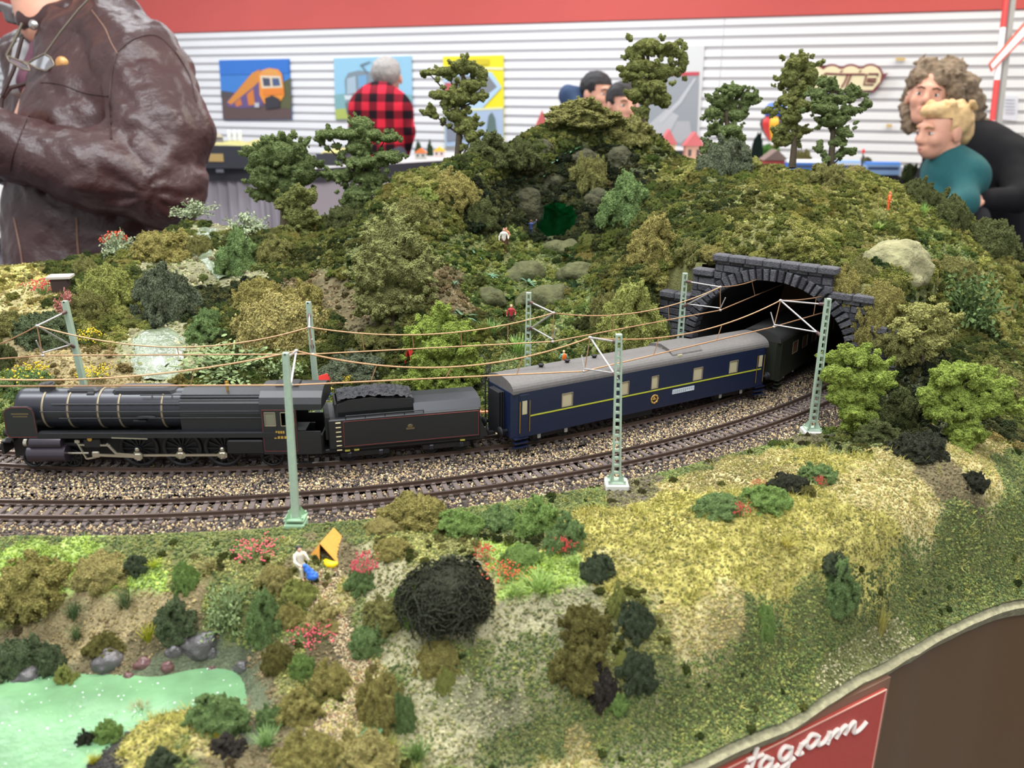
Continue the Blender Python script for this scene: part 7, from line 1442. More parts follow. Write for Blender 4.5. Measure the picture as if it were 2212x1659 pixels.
def mini_bush(px, zc, z, r, h, colr, lab, cat='tree', name='model_tree', v_=0, grp=None):
    P_ = at(px, zc, z); o = linkobj(name, MOUNDS[v_ % 6], None); o.scale = (r, r, h); o.location = P_; o.color = (*[min(.9, c * 1.5) for c in colr], 1); tag(o, lab, cat, grp)
for i, (px, zc, z, r, h, c, lab) in enumerate(((440, 3.45, 1.17, .03, .075, srgb(110, 136, 70), 'fresh green model tree right beside the leather jacket'), (470, 3.5, 1.165, .012, .03, srgb(80, 90, 60), 'tiny dark fir on the left module, left of two'), (490, 3.4, 1.165, .010, .026, srgb(84, 96, 60), 'tiny dark fir on the left module, right of two'),
      (534, 3.4, 1.13, .03, .03, srgb(150, 150, 70), 'yellow-green bush beside the left module'), (1628, 3.30, 1.115, .026, .19, srgb(44, 62, 56), 'dark cypress-shaped model tree below the balloon'), (1655, 3.42, 1.13, .05, .09, srgb(112, 166, 84), 'light green model tree behind the dark cypress'), (1725, 3.4, 1.115, .045, .085, srgb(140, 134, 86), 'tan model tree behind the white and blue train'),
      (1862, 3.35, 1.12, .03, .05, srgb(130, 130, 96), 'dull olive model tree by the red signal'), (900, 4.1, 1.10, .02, .09, srgb(96, 120, 90), 'small fir on the table before the yellow poster'), (925, 4.2, 1.10, .016, .07, srgb(96, 120, 90), 'smaller fir right of the first one'), (1190, 4.6, 1.12, .03, .22, srgb(150, 160, 150), 'misty grey fir behind the mountain top, left'),
      (1960, 2.95, 1.115, .03, .06, srgb(90, 104, 66), 'rounded dark green model tree behind the right hill'), (660, 3.6, 1.10, .04, .04, srgb(140, 150, 80), 'pale bush row behind the broad left tree'))):
    mini_bush(px, zc, z, r, h, c, lab, v_=i)
for k, px in enumerate((492, 504, 515)): o = bg(px, 3.55, 1.185, 'silo', ('left', 'middle', 'right')[k] + ' one of three small white silos on the left module', 'silo', 'white silos'); m = MB(); m.cyl((0, 0, 0), (0, 0, .045), .009, 12); m.lathe((0, 0, .045), [(.009, 0), (.005, .005), (0, .006)], 12); m.build('silo_body', mat('silo_white', srgb(226, 228, 232), .5), o)
o = bg(462, 3.5, 1.175, 'model_house', 'tiny grey house with a sloping pale roof on the left module', 'house', rz=.4); bx(o, 'wall', (0, 0, .018), (.06, .04, .036), mat('house_grey', srgb(134, 130, 136), .7)); m = MB(); m.prism([(-.034, -.026, .034), (0, -.026, .062), (.034, -.026, .034)], (0, .052, 0)); m.build('roof', mat('roof_pale', srgb(206, 198, 180), .7), o)
o = bg(518, 3.36, 1.112, 'signal_lamp', 'pair of glowing pink-red lamps on the black table edge', 'lamp'); M_PR = mat('lamp_pink', (1.0, .10, .22), .4, emit=1.6)
for dx_ in (-.012, .010): m = MB(); m.ell((dx_, -.004, .006), (.010, .008, .010)); m.build('bulb', M_PR, o)
bx(o, 'lamp_base', (0, 0, -.008), (.05, .02, .012), M_TBLK)
# hot air balloon
o = bg(1659, 3.55, 1.115, 'model_balloon', 'model hot air balloon, blue on top of red, yellow and black stripes', 'balloon'); zb = at(1659, 3.55, 1.115); top_ = Pd(1659, 219, 3.55); bot = Pd(1656, 300, 3.55); cz = (top_[2] + bot[2]) / 2 - zb[2]
r1 = .052; zt_ = top_[2] - zb[2]; m = MB(); m.lathe((0, 0, 0), [(0, zt_), (r1 * .55, zt_ - .008), (r1 * .92, zt_ - .030), (r1 * .95, zt_ - .046), (r1 * .75, zt_ - .058)], 24); m.build('blue_crown', mat('balloon_blue', srgb(58, 104, 210), .5), o)
cols = [srgb(206, 50, 50), srgb(244, 180, 50), srgb(56, 54, 58), srgb(206, 50, 50), srgb(244, 180, 50), srgb(56, 54, 58), srgb(206, 50, 50), srgb(244, 180, 50), srgb(56, 54, 58), srgb(244, 180, 50)]
prof = [(r1 * .70, zt_ - .058), (r1 * 1.08, zt_ - .074), (r1 * 1.12, zt_ - .092), (r1 * .9, zt_ - .118), (r1 * .5, zt_ - .146), (r1 * .3, zt_ - .158)]
for k in range(10):
    a0, a1 = k * PI / 5 - .3, (k + 1) * PI / 5 - .3; vs = []
    for r_, z_ in prof:
        for j in range(4): a = a0 + (a1 - a0) * j / 3; vs.append((r_ * math.cos(a), r_ * math.sin(a), z_))
    m = MB(); m.add(vs, [(i * 4 + j, i * 4 + j + 1, (i + 1) * 4 + j + 1, (i + 1) * 4 + j) for i in range(5) for j in range(3)], True); m.build('balloon_gore', mat('gore_%d' % (k % 10), cols[k], .5), o)
bx(o, 'basket', (0, 0, zt_ - .185), (.022, .022, .02), mat('basket', srgb(150, 110, 70), .8)); m = MB(); m.cyl((0, 0, 0), (0, 0, zt_ - .19), .002, 6); [m.cyl((a * .009, b * .009, zt_ - .176), (a * .014, b * .014, zt_ - .156), .0008, 5) for a in (-1, 1) for b in (-1, 1)]; m.build('stand', M_TBLK, o)
# houses
def house(px, zc, z, w, h, rc, wc, lab, rz=0.0):
    o = bg(px, zc, z, 'model_house', lab, 'house', rz=rz); bx(o, 'wall', (0, 0, h * .3), (w, w * .8, h * .6), mat('hw_%d' % int(wc[0] * 999), wc, .7)); m = MB(); m.prism([(-w * .62, -w * .5, h * .56), (0, -w * .5, h), (w * .62, -w * .5, h * .56)], (0, w, 0)); m.build('roof', mat('hr_%d' % int(rc[0] * 999), rc, .7), o)
    for k in (-1, 1): bx(o, 'window', (k * w * .25, -w * .405, h * .34), (w * .18, .003, h * .2), mat('house_window', srgb(70, 66, 72), .4))
house(1664, 3.1, 1.115, .075, .085, srgb(120, 100, 92), srgb(186, 74, 70), 'small red model house with a brown gabled roof behind the ridge')
house(1435, 3.6, 1.115, .06, .14, srgb(214, 112, 116), srgb(226, 190, 140), 'cream model house with a pink roof, left of two behind the ridge'); house(1490, 3.6, 1.115, .07, .13, srgb(206, 108, 112), srgb(206, 160, 140), 'cream model house with a pink roof, right of two behind the ridge'); house(1165, 4.7, 1.12, .06, .20, srgb(220, 110, 110), srgb(224, 206, 206), 'tiny model house with a red roof left of the mountain top')
house(945, 4.1, 1.10, .05, .05, srgb(236, 190, 60), srgb(224, 120, 60), 'orange and yellow model hut on the table before the yellow poster'); house(905, 3.95, 1.10, .05, .05, srgb(226, 120, 60), srgb(190, 190, 180), 'small model hut with an orange roof on the middle table')
# blue train on the right table
def wagon(pa, pb, zc, z, h, cbody, ctop, lab, wins_=True):
    A0 = at(pa, zc, z); B0 = at(pb, zc, z); o = empty('model_railcar', (A0 + B0) / 2, 0, lab, 'railcar'); L_ = np.linalg.norm(B0 - A0) - .004
    bx(o, 'body', (0, 0, h * .45), (L_, .035, h * .7), cbody); m = MB(); m.prism([(-L_ / 2, -.0175, h * .8), (-L_ / 2, -.013, h * .95), (-L_ / 2, 0, h), (-L_ / 2, .013, h * .95), (-L_ / 2, .0175, h * .8)], (L_, 0, 0)); m.build('roof', ctop, o)
    bx(o, 'chassis', (0, 0, h * .06), (L_ * .94, .024, h * .12), M_TBLK)
    for k in (-1, 1):
        for j in (-1, 1): m = MB(); m.cyl((k * L_ * .36, j * .013, .005), (k * L_ * .36, j * .015, .005), .005, 12); m.build('wheel', M_TBLK, o)
    if wins_: bx(o, 'window_band', (0, -.0178, h * .55), (L_ * .9, .001, h * .2), mat('band_dark', srgb(70, 84, 120), .3))
mb_ = mat('rail_blue', srgb(70, 126, 206), .4); mw_ = mat('rail_white', srgb(226, 230, 236), .4); mlb = mat('rail_lightblue', srgb(140, 172, 214), .4)
wagon(1690, 1765, 3.02, 1.118, .052, mb_, mw_, 'blue and white railcar beside the red house'); wagon(1768, 1850, 3.04, 1.118, .050, mw_, mlb, 'white railcar partly hidden behind the flat-armed tree'); wagon(1860, 1935, 3.0, 1.116, .050, mlb, mb_, 'light blue railcar with a dark window band behind the right hill'); wagon(1938, 1974, 2.98, 1.112, .042, mat('rail_grey', srgb(190, 190, 190), .5), mw_, 'short grey wagon at the end of the blue train', False)
o = bg(1855, 3.2, 1.115, 'signal_mast', 'small red-topped signal behind the railcars', 'signal'); m = MB(); m.cyl((0, 0, 0), (0, 0, .072), .002, 6); m.build('post', M_TBLK, o); m = MB(); m.ell((0, 0, .076), (.006, .006, .009)); m.build('signal_head', mat('signal_red', srgb(226, 50, 60), .5), o)
# folded bits at the far left: white sheet, orange box and blue bin behind the jacket
o = bg(2, 3.30, .90, 'white_bundle', 'white crumpled bundle at the far left edge behind the leather jacket', 'bundle'); V, F_ = field_mesh([('e', np.array([0, 0, .10]), (.13, .10, .14))], .012, .02, lambda P: fbm(P, 14, 2) * .04); np_mesh('bundle_cloth', V, F_, mat('cloth_white', srgb(220, 218, 216), .8), o)
o = bg(8, 2.6, .60, 'blue_bin', 'dark blue bin with a pale rim at the far left edge', 'bin'); bx(o, 'bin_body', (0, 0, -.1), (.22, .2, .5), mat('bin_blue', srgb(36, 52, 100), .6)); bx(o, 'rim', (0, 0, .16), (.25, .23, .03), mat('bin_rim', srgb(190, 196, 206), .5)); bx(o, 'bin_foot', (0, 0, -.475), (.20, .18, .25), mat('bin_blue', (0, 0, 0)))
# ------------------------------------------------------------------ sign on the fascia
zf = T - .061; S0 = None
# sign stands just in front of the fascia, following its heading
A1 = Pz(1928, 1465, T - .0695); hd_ = np.array([.866, .5, 0]); nrm_ = np.array([.5, -.866, 0])
sg = empty('red_sign', A1, math.atan2(hd_[1], hd_[0]), 'red sign with white script lettering and a wooden frame on the dark fascia', 'sign')
def sgp(px, py):
    d = ray(px, py); t = ((A1 - CAM) @ nrm_) / (d @ nrm_); P_ = CAM + d * t - A1; return float(P_ @ hd_), float(P_[2])
corner = sgp(1907, 1640); print('sign', corner, sgp(1500, 1659))
W_ = .42; H_ = .10
m = MB(); m.box((-W_ / 2, .004, -H_ / 2), (W_, .006, H_)); m.build('frame', mat('sign_frame', srgb(126, 92, 72), .6), sg)
f_ = .0046; m = MB(); m.box((-W_ / 2, .0005, -H_ / 2), (W_ - 2 * f_, .002, H_ - 2 * f_)); m.build('sign_face', mat('sign_red', srgb(178, 72, 62), .55, noise=.05, nscale=400), sg)
m = MB()
for c_, d_ in (((-W_ / 2, -.0008, -f_ - .0002), (W_ - 2 * f_, .0006, .0006)), ((-f_ - .0002, -.0008, -H_ / 2), (.0006, .0006, H_ - 2 * f_))): m.box(c_, d_)
m.build('pale_border', mat('sign_line', srgb(222, 160, 140), .6), sg)
M_LET = mat('sign_letter', srgb(240, 226, 214), .6)
# script letters drawn as strokes (pixel survey of the visible word end)
LT = {'m': [[(1776, 1600), (1784, 1588), (1789, 1577), (1787, 1594), (1783, 1604)], [(1784, 1597), (1797, 1580), (1806, 1573), (1806, 1582), (1802, 1592)], [(1803, 1590), (1815, 1571), (1824, 1565), (1824, 1575), (1820, 1584)], [(1821, 1583), (1834, 1563), (1842, 1557), (1841, 1570), (1840, 1579), (1848, 1577), (1858, 1568), (1868, 1556)]],
      'a': [[(1762, 1586), (1750, 1584), (1741, 1594), (1738, 1606), (1745, 1612), (1756, 1604), (1764, 1590)], [(1765, 1586), (1762, 1600), (1765, 1606), (1776, 1600)]],
      'r': [[(1716, 1628), (1724, 1614), (1728, 1602), (1722, 1618)], [(1722, 1616), (1730, 1604), (1738, 1598)], [(1722, 1618), (1722, 1626), (1730, 1622)]],
      'g': [[(1703, 1612), (1692, 1610), (1683, 1620), (1680, 1632), (1687, 1638), (1698, 1630), (1705, 1616)], [(1706, 1610), (1702, 1636), (1694, 1660), (1684, 1672), (1678, 1664), (1690, 1650), (1712, 1634)]],
      'a.': [[(1660, 1636), (1650, 1632), (1641, 1642), (1638, 1654), (1645, 1660), (1656, 1652), (1663, 1640)], [(1664, 1634), (1661, 1650), (1666, 1656), (1678, 1648)]],
      't': [[(1632, 1612), (1624, 1640), (1617, 1660), (1617, 1670), (1628, 1668)], [(1610, 1640), (1644, 1626)]],
      's': [[(1604, 1664), (1612, 1652), (1610, 1662), (1606, 1674), (1598, 1678)]]}
for k, st in LT.items():
    m = MB()
    for s_ in st:
        q = spline([(*sgp(*p), 0) for p in s_], 5); m.tube([(x, -.0010, z) for x, z, _ in q], .0013, 6, flat=1)
    m.build('letter_' + k.strip('.'), M_LET, sg)
# ------------------------------------------------------------------ people
from mathutils.bvhtree import BVHTree
M_SK = mat('skin', srgb(214, 158, 134), .5, noise=.05, nscale=60, spec=.4); M_LIP = mat('lips', srgb(176, 96, 92), .45); M_EYEW = mat('eye_white', srgb(226, 220, 214), .3); M_IRIS = mat('iris_dark', srgb(60, 42, 34), .25)
def A3(*a): return np.array(a, float)
def hand_prims(w, d, pn, thumb, s=1.0, curl=.5):
    """wrist w, pointing d, palm normal pn (fingers curl towards it), thumb side direction"""
    d = d / np.linalg.norm(d); pn = pn - d * (pn @ d); pn /= np.linalg.norm(pn); sd = np.cross(d, pn); sd = sd if sd @ thumb > 0 else -sd; pr = []
    pr.append(('c', w, w + d * .045 * s, .022 * s, .026 * s)); 
    for j, (o_, L_) in enumerate(((.028, .070), (.010, .078), (-.009, .073), (-.026, .058))):
        k0 = w + d * .03 * s + sd * o_ * .7 * s; k1 = w + d * .088 * s + sd * o_ * s; pr.append(('c', k0, k1, .013 * s, .011 * s))
        a1 = .35 * curl + .1 * j * curl; a2 = a1 + .9 * curl; a3 = a2 + .8 * curl; p = k1
        for a_, l_, r_ in ((a1, .45, .0088), (a2, .32, .0080), (a3, .25, .0072)): q = p + (d * math.cos(a_) + pn * math.sin(a_)) * L_ * l_ * s; pr.append(('c', p, q, r_ * s, (r_ - .0006) * s)); p = q
    t0 = w + d * .022 * s + sd * .022 * s; t1 = t0 + (d * .6 + sd * .75 + pn * .3) * .040 * s; t2 = t1 + (d * .85 + sd * .25 + pn * .45) * .032 * s; pr += [('c', t0, t1, .013 * s, .010 * s), ('c', t1, t2, .010 * s, .0085 * s)]
    return pr
def rotm(yaw, pitch=0, roll=0): return np.array(Matrix.Rotation(yaw, 3, 'Z') @ Matrix.Rotation(pitch, 3, 'X') @ Matrix.Rotation(roll, 3, 'Y'))
def head_prims(c, R, s=1.0, child=False):
    """face looks along R @ (0,-1,0); s scales a 0.23 m head"""
    f = lambda x, y, z: c + R @ (A3(x, y, z) * s); e = lambda x, y, z, r: ('e', f(x, y, z), A3(*r) * s, R)
    j = .8 if child else 1
    pr = [e(0, .018, .030, (.074, .090, .086)), e(0, -.022, -.010, (.062, .066, .080)), e(0, -.040, -.070 * j, (.044, .042, .040)), e(0, -.064, -.086 * j, (.020, .018, .017)), e(0, -.078, .030, (.044, .014, .016)),
          e(-.034, -.060, -.020, (.024, .024, .024)), e(.034, -.060, -.020, (.024, .024, .024)), ('c', f(0, -.084, .018), f(0, -.104 if not child else -.098, -.020), .009 * s, .014 * s), e(-.010, -.090, -.026, (.009, .010, .008)), e(.010, -.090, -.026, (.009, .010, .008)),
          e(0, -.082, -.050, (.022, .010, .007)), e(0, -.080, -.060, (.019, .010, .007)), e(-.077, .008, -.004, (.009, .020, .032)), e(.077, .008, -.004, (.009, .020, .032))]
    return pr, f
def face_parts(o, f, R, s, brow=srgb(86, 62, 48), eye=M_IRIS):
    for k in (-1, 1):
        m = MB(); m.ell(f(k * .031, -.076, .006), (.0125 * s, .009 * s, .0070 * s), 12, 8, Matrix(R.tolist()).to_4x4()); ey = m.build('eye', M_EYEW, o); m = MB(); m.ell(f(k * .031, -.0825, .006), (.0058 * s, .004 * s, .0058 * s), 10, 6, Matrix(R.tolist()).to_4x4()); m.build('iris', eye, ey)
        m = MB(); m.tube([f(k * .031 + x, -.0855 + abs(x) * .25, z) for x, z in ((-.014, .0105), (-.005, .0145), (.005, .0145), (.014, .0100))], .0018 * s, 5); m.build('eyelid', M_SK, o)
        m = MB(); m.tube([f(k * x, y, z) for x, y, z in ((.014, -.093, .026), (.030, -.090, .032), (.048, -.078, .026))], [.0030 * s, .0036 * s, .0018 * s], 6); m.build('eyebrow', mat('brow_%d' % int(brow[0] * 9999), brow, .9), o)
    m = MB(); m.tube([f(x, -.0925 + abs(x) * .45, -.0535 + abs(x) * .06) for x in (-.021, -.010, 0, .010, .021)], [.0015 * s, .0036 * s, .0042 * s, .0036 * s, .0015 * s], 6); m.build('lips', M_LIP, o)
def skin_mesh(o, prims, vox, k=.012, mt=None, disp=None, name='body'): V, F_ = field_mesh(prims, vox, k, disp); return np_mesh(name, V, F_, mt or M_SK, o), V, F_
def limbs_down(hip, ank, s=1.0, fw=A3(0, -1, 0)):
    kn = (hip + ank) / 2 + fw * .03; return kn
def shoes(o, pts_, mt, fw):
    for a in pts_: V, F_ = field_mesh([('c', a + A3(0, 0, -.03), a + fw * .14 + A3(0, 0, -.04), .045, .038), ('c', a + A3(0, 0, .02), a + A3(0, 0, -.03), .045, .045)], .010, .02); np_mesh('shoe', V, F_, mt, o)
# ---- person in the brown leather jacket (large, left)
M_LEA = mat('brown_leather', srgb(60, 34, 33), .42, noise=.14, nscale=9, bump=.0022, bscale=75, spec=.55, detail=6); M_LEAE = mat('leather_edge', srgb(124, 92, 74), .5); M_ZIP = mat('zip_metal', srgb(150, 140, 128), .3, .8)
ZL = 1.62; uu = ZL / FPX
o = empty('person', (Pd(230, 600, ZL)[0], Pd(230, 600, ZL)[1], 0), 0, 'person in a brown leather jacket with glasses hanging from the collar, seen without the head', 'person'); LO = np.array(o.location)
q_ = lambda px, py, dz=0.0: Pd(px, py, ZL + dz) - LO
cc_ = lambda x0, y0, r0, x1, y1, r1, d0=0.0, d1=None: ('c', q_(x0, y0, d0), q_(x1, y1, d0 if d1 is None else d1), r0 * uu, r1 * uu)
jk = [cc_(215, 120, 118, 235, 290, 172, .03), cc_(235, 290, 165, 200, 470, 160, .03), cc_(200, 470, 155, 178, 640, 150, .03), cc_(238, 70, 84, 310, 160, 96, .0, -.06), cc_(190, 60, 70, 120, 80, 60, .10, .16),
      cc_(312, 170, 96, 352, 300, 90, -.07, -.11), cc_(352, 300, 90, 350, 405, 80, -.11, -.12), cc_(350, 405, 80, 200, 372, 72, -.12, -.16), cc_(200, 372, 72, -20, 306, 60, -.16, -.17), cc_(250, 300, 120, 300, 250, 120, 0.0),
      cc_(120, 60, 62, 150, 30, 66, .05), cc_(60, 130, 60, 120, 300, 90, .14, .10), cc_(60, 340, 70, -60, 330, 60, .12, -.02), cc_(110, 430, 88, 108, 545, 84, -.03, -.03), cc_(250, 440, 110, 275, 540, 100, .0)]
def folds(P):
    e = q_(352, 410, -.12); r = np.linalg.norm(P - e, axis=1); sh = q_(300, 150, -.05); r2 = np.linalg.norm(P - sh, axis=1)
    rot = np.array([[.8, 0, .6], [0, 1, 0], [-.6, 0, .8]]); S = P @ rot.T
    n1 = np.abs(vnoise(S * [1, 1, .38], 26)) ; n2 = np.abs(vnoise((P @ rot) * [.35, 1, 1] + 4, 22)); n3 = fbm(P, 9, 2)
    el = np.exp(-(r / .13) ** 2); star = np.sin(np.arctan2((P - e)[:, 2], (P - e)[:, 0]) * 8 + n3 * 9) * el * np.clip((r - .02) / .07, 0, 1)
    low = np.exp(-((P[:, 2] - q_(0, 560)[2]) / .10) ** 2)
    return -(n1 * .016 + n2 * .012) + n3 * .010 + star * .0040 - np.abs(vnoise((P @ rot) * [1, 1, .45], 58)) * .006 + fbm(P + 2, 34, 2) * .004 + .004
ob, V, F_ = skin_mesh(o, jk, .0058, .022, M_LEA, folds, 'leather_jacket')
V_j, F_j = V, F_; BV = BVHTree.FromPolygons([tuple(v) for v in V], [tuple(f) for f in F_])
def onj(px, py, up=.0015, bv=BV):
    d = Vector(ray(px, py)).normalized(); h_ = bv.ray_cast(Vector(CAM - LO), d)
    return (np.array(h_[0]) - np.array(d) * up) if h_[0] is not None else q_(px, py, -.05)
def seam(px, w=.0011, name='seam', mt=M_LEAE, up=.0004):
    m = MB(); m.tube([onj(x, y, up) for x, y in spline(px, 8)], w, 5); return m.build(name, mt, o)
M_SEAM = mat('leather_seam', srgb(52, 30, 28), .6)
seam([(198, 22), (226, 60), (240, 92), (254, 116)], .0013); seam([(254, 112), (290, 84), (335, 76), (372, 104), (408, 160), (424, 220)], .0016, mt=M_SEAM); seam([(252, 116), (240, 170), (236, 240), (240, 300)], .0018, mt=M_SEAM); seam([(88, 178), (130, 182), (180, 200), (234, 208)], .0016, mt=M_SEAM)
seam([(166, 470), (168, 530), (176, 588)], .0022); seam([(60, 250), (30, 330), (22, 370)], .0014, mt=M_SEAM); seam([(30, 470), (44, 540), (50, 585)], .0016)
# stand collar with tab and snap, opening with zip edge, plum shirt
M_COL = mat('collar_leather', srgb(58, 34, 32), .36, noise=.1, nscale=20, bump=.001, bscale=90, spec=.5)
V, F_ = field_mesh([cc_(52, 34, 15, 150, 18, 17, -.02, -.03), cc_(52, 50, 14, 160, 40, 20, -.02, -.03), cc_(150, 20, 18, 205, 12, 22, -.03, .02), cc_(2, 14, 11, 40, 30, 14, .06, .01), cc_(20, 40, 10, 50, 44, 12, .04, -.01), cc_(165, -10, 24, 200, 0, 26, .02)], .0045, .012); np_mesh('collar', V, F_, M_COL, o)
m = MB(); m.lathe(q_(72, 54, -.052), [(0, -.004), (.008, -.003), (.0095, 0)], 16, 'Y'); m.build('snap_button', mat('snap', srgb(180, 176, 172), .25, .8), o); m = MB(); m.lathe(q_(34, 26, -.01), [(0, -.004), (.006, -.003), (.007, 0)], 14, 'Y'); m.build('snap_button', mat('snap', (0, 0, 0)), o)
M_PLUMS = mat('plum_shirt', srgb(104, 64, 80), .8); M_GREYS = mat('grey_lining', srgb(150, 148, 150), .85)
V, F_ = field_mesh([cc_(92, 90, 22, 72, 180, 34, .02, -.01)], .005, .01, lambda P: np.abs(vnoise(P * [1, 1, .3], 40)) * .006); np_mesh('shirt', V, F_, M_PLUMS, o)
V, F_ = field_mesh([cc_(50, 110, 20, 40, 190, 22, .0, .0)], .005, .01); np_mesh('jacket_lining', V, F_, M_GREYS, o)
m = MB(); m.tube([tuple(q_(x, y, -.045)) for x, y in ((100, 210), (60, 150 + 30), (22, 190), (4, 214), (2, 235))], .0045, 6); m.tube([tuple(q_(x, y, -.05)) for x, y in ((48, 80), (30, 150), (4, 208))], .0035, 6); m.build('zip_edge', M_SEAM, o)
m = MB(); m.lathe(q_(134, 137, -.105), [(0, -.004), (.0105, -.003), (.0125, 0)], 20, 'Y'); m.ell(q_(134, 137, -.107), (.006, .002, .004)); m.build('badge', mat('badge_gold', srgb(190, 140, 84), .4, .3), o)
# glasses hanging by one arm
gz = -.10; M_GLF = mat('glasses_frame', srgb(120, 110, 96), .3, .6); gl = MB(); gp_ = lambda pts_: [tuple(q_(x, y, gz)) for x, y in pts_]
gl.tube(gp_([(48, 50), (30, 90), (14, 120)]), .0030, 6); gl.tube(gp_([(14, 120), (20, 132), (50, 150), (66, 152), (60, 140), (44, 132), (14, 120)]), .0018, 6); gl.tube(gp_([(60, 136), (72, 128), (96, 116), (110, 124), (118, 140), (100, 154), (80, 148), (60, 136)]), .0018, 6); gl.tube(gp_([(96, 118), (130, 70), (170, 20), (190, 0)]), .0020, 6); gl.tube(gp_([(44, 132), (60, 136)]), .0022, 6)
gb = gl.build('hanging_glasses', M_GLF, o)
for pts_ in ([(16, 122), (22, 133), (50, 149), (64, 150), (58, 140), (44, 133)], [(62, 137), (74, 130), (96, 119), (108, 126), (115, 139), (100, 151), (82, 146)]): m = MB(); m.poly(gp_(pts_)); m.build('lens', mat('lens_glass', srgb(200, 200, 204), .08, spec=.9, trans=.85), gb)
# body: neck, head, hands, legs
hc = q_(60, -150, .0); R = rotm(math.radians(-55)); hp_, hf = head_prims(hc, R); wL = q_(-18, 262, -.10)
bd = hp_ + [('c', q_(110, 40, .02), hc, .062, .060), ('c', q_(150, 300, .03), q_(180, 560, .03), .09, .06), ('c', q_(200, 120, .03), q_(150, 300, .03), .09, .10), ('c', q_(-10, 300, -.15), wL, .030, .028)] + hand_prims(wL, A3(-.6, -.1, .75), A3(-.5, -.5, -.3), A3(0, -.4, .6), 1.0, .7)
hipz = q_(180, 640)[2]
for s in (-1, 1): h0 = q_(180, 640, .03 + s * .09); kn = A3(h0[0], h0[1] - .02, .50); an = A3(h0[0] + .01, h0[1] + .01, .09); bd += [('c', h0 + A3(0, 0, -.12), kn, .080, .055), ('c', h0, h0 + A3(0, 0, -.12), .05, .06), ('c', kn, an, .055, .038), ('c', an, an + A3(-.12, -.05, -.04), .035, .03)]
_, V, F_ = skin_mesh(o, bd, .0065, .012, M_SK); face_parts(o, hf, R, 1.0)
V, F_ = field_mesh([('e', hc + A3(.02, .02, .045), A3(.088, .100, .082)), ('e', hc + A3(.05, .03, -.01), A3(.06, .08, .07))], .007, .02, lambda P: vnoise(P * [1, 1, .4], 110) * .006); cv_ = V[F_].mean(1); loc_ = (cv_ - hc) @ R; np_mesh('hair', V, F_[(loc_[:, 1] > -.045) | (loc_[:, 2] > .075)], mat('hair_dark', srgb(58, 50, 46), .8), o)
tr = []
for s in (-1, 1): h0 = q_(180, 630, .03 + s * .09); kn = A3(h0[0], h0[1] - .02, .50); an = A3(h0[0] + .01, h0[1] + .01, .10); tr += [('c', h0, kn, .105, .078), ('c', kn, an, .078, .068)]
tr += [('c', q_(185, 700, .06), q_(178, 760, .05), .09, .11), ('c', q_(190, 710, .10), q_(178, 760, .10), .09, .11)]
tr = [('c', a + A3(0, 0, -.06), b, c, d) if i in (0, 2) else ('c', a, b, c, d) for i, (_, a, b, c, d) in enumerate(tr)]
V, F_ = field_mesh(tr, .010, .03, lambda P: fbm(P, 12, 2) * .008); np_mesh('trousers', V, F_, mat('trousers_grey', srgb(150, 142, 134), .85), o)
shoes(o, [A3(q_(180, 640, .03 + s * .09)[0] + .01, q_(180, 640, .03 + s * .09)[1] + .01, .075) for s in (-1, 1)], mat('shoe_dark', srgb(40, 34, 32), .5), A3(-.9, -.35, 0) / .966)
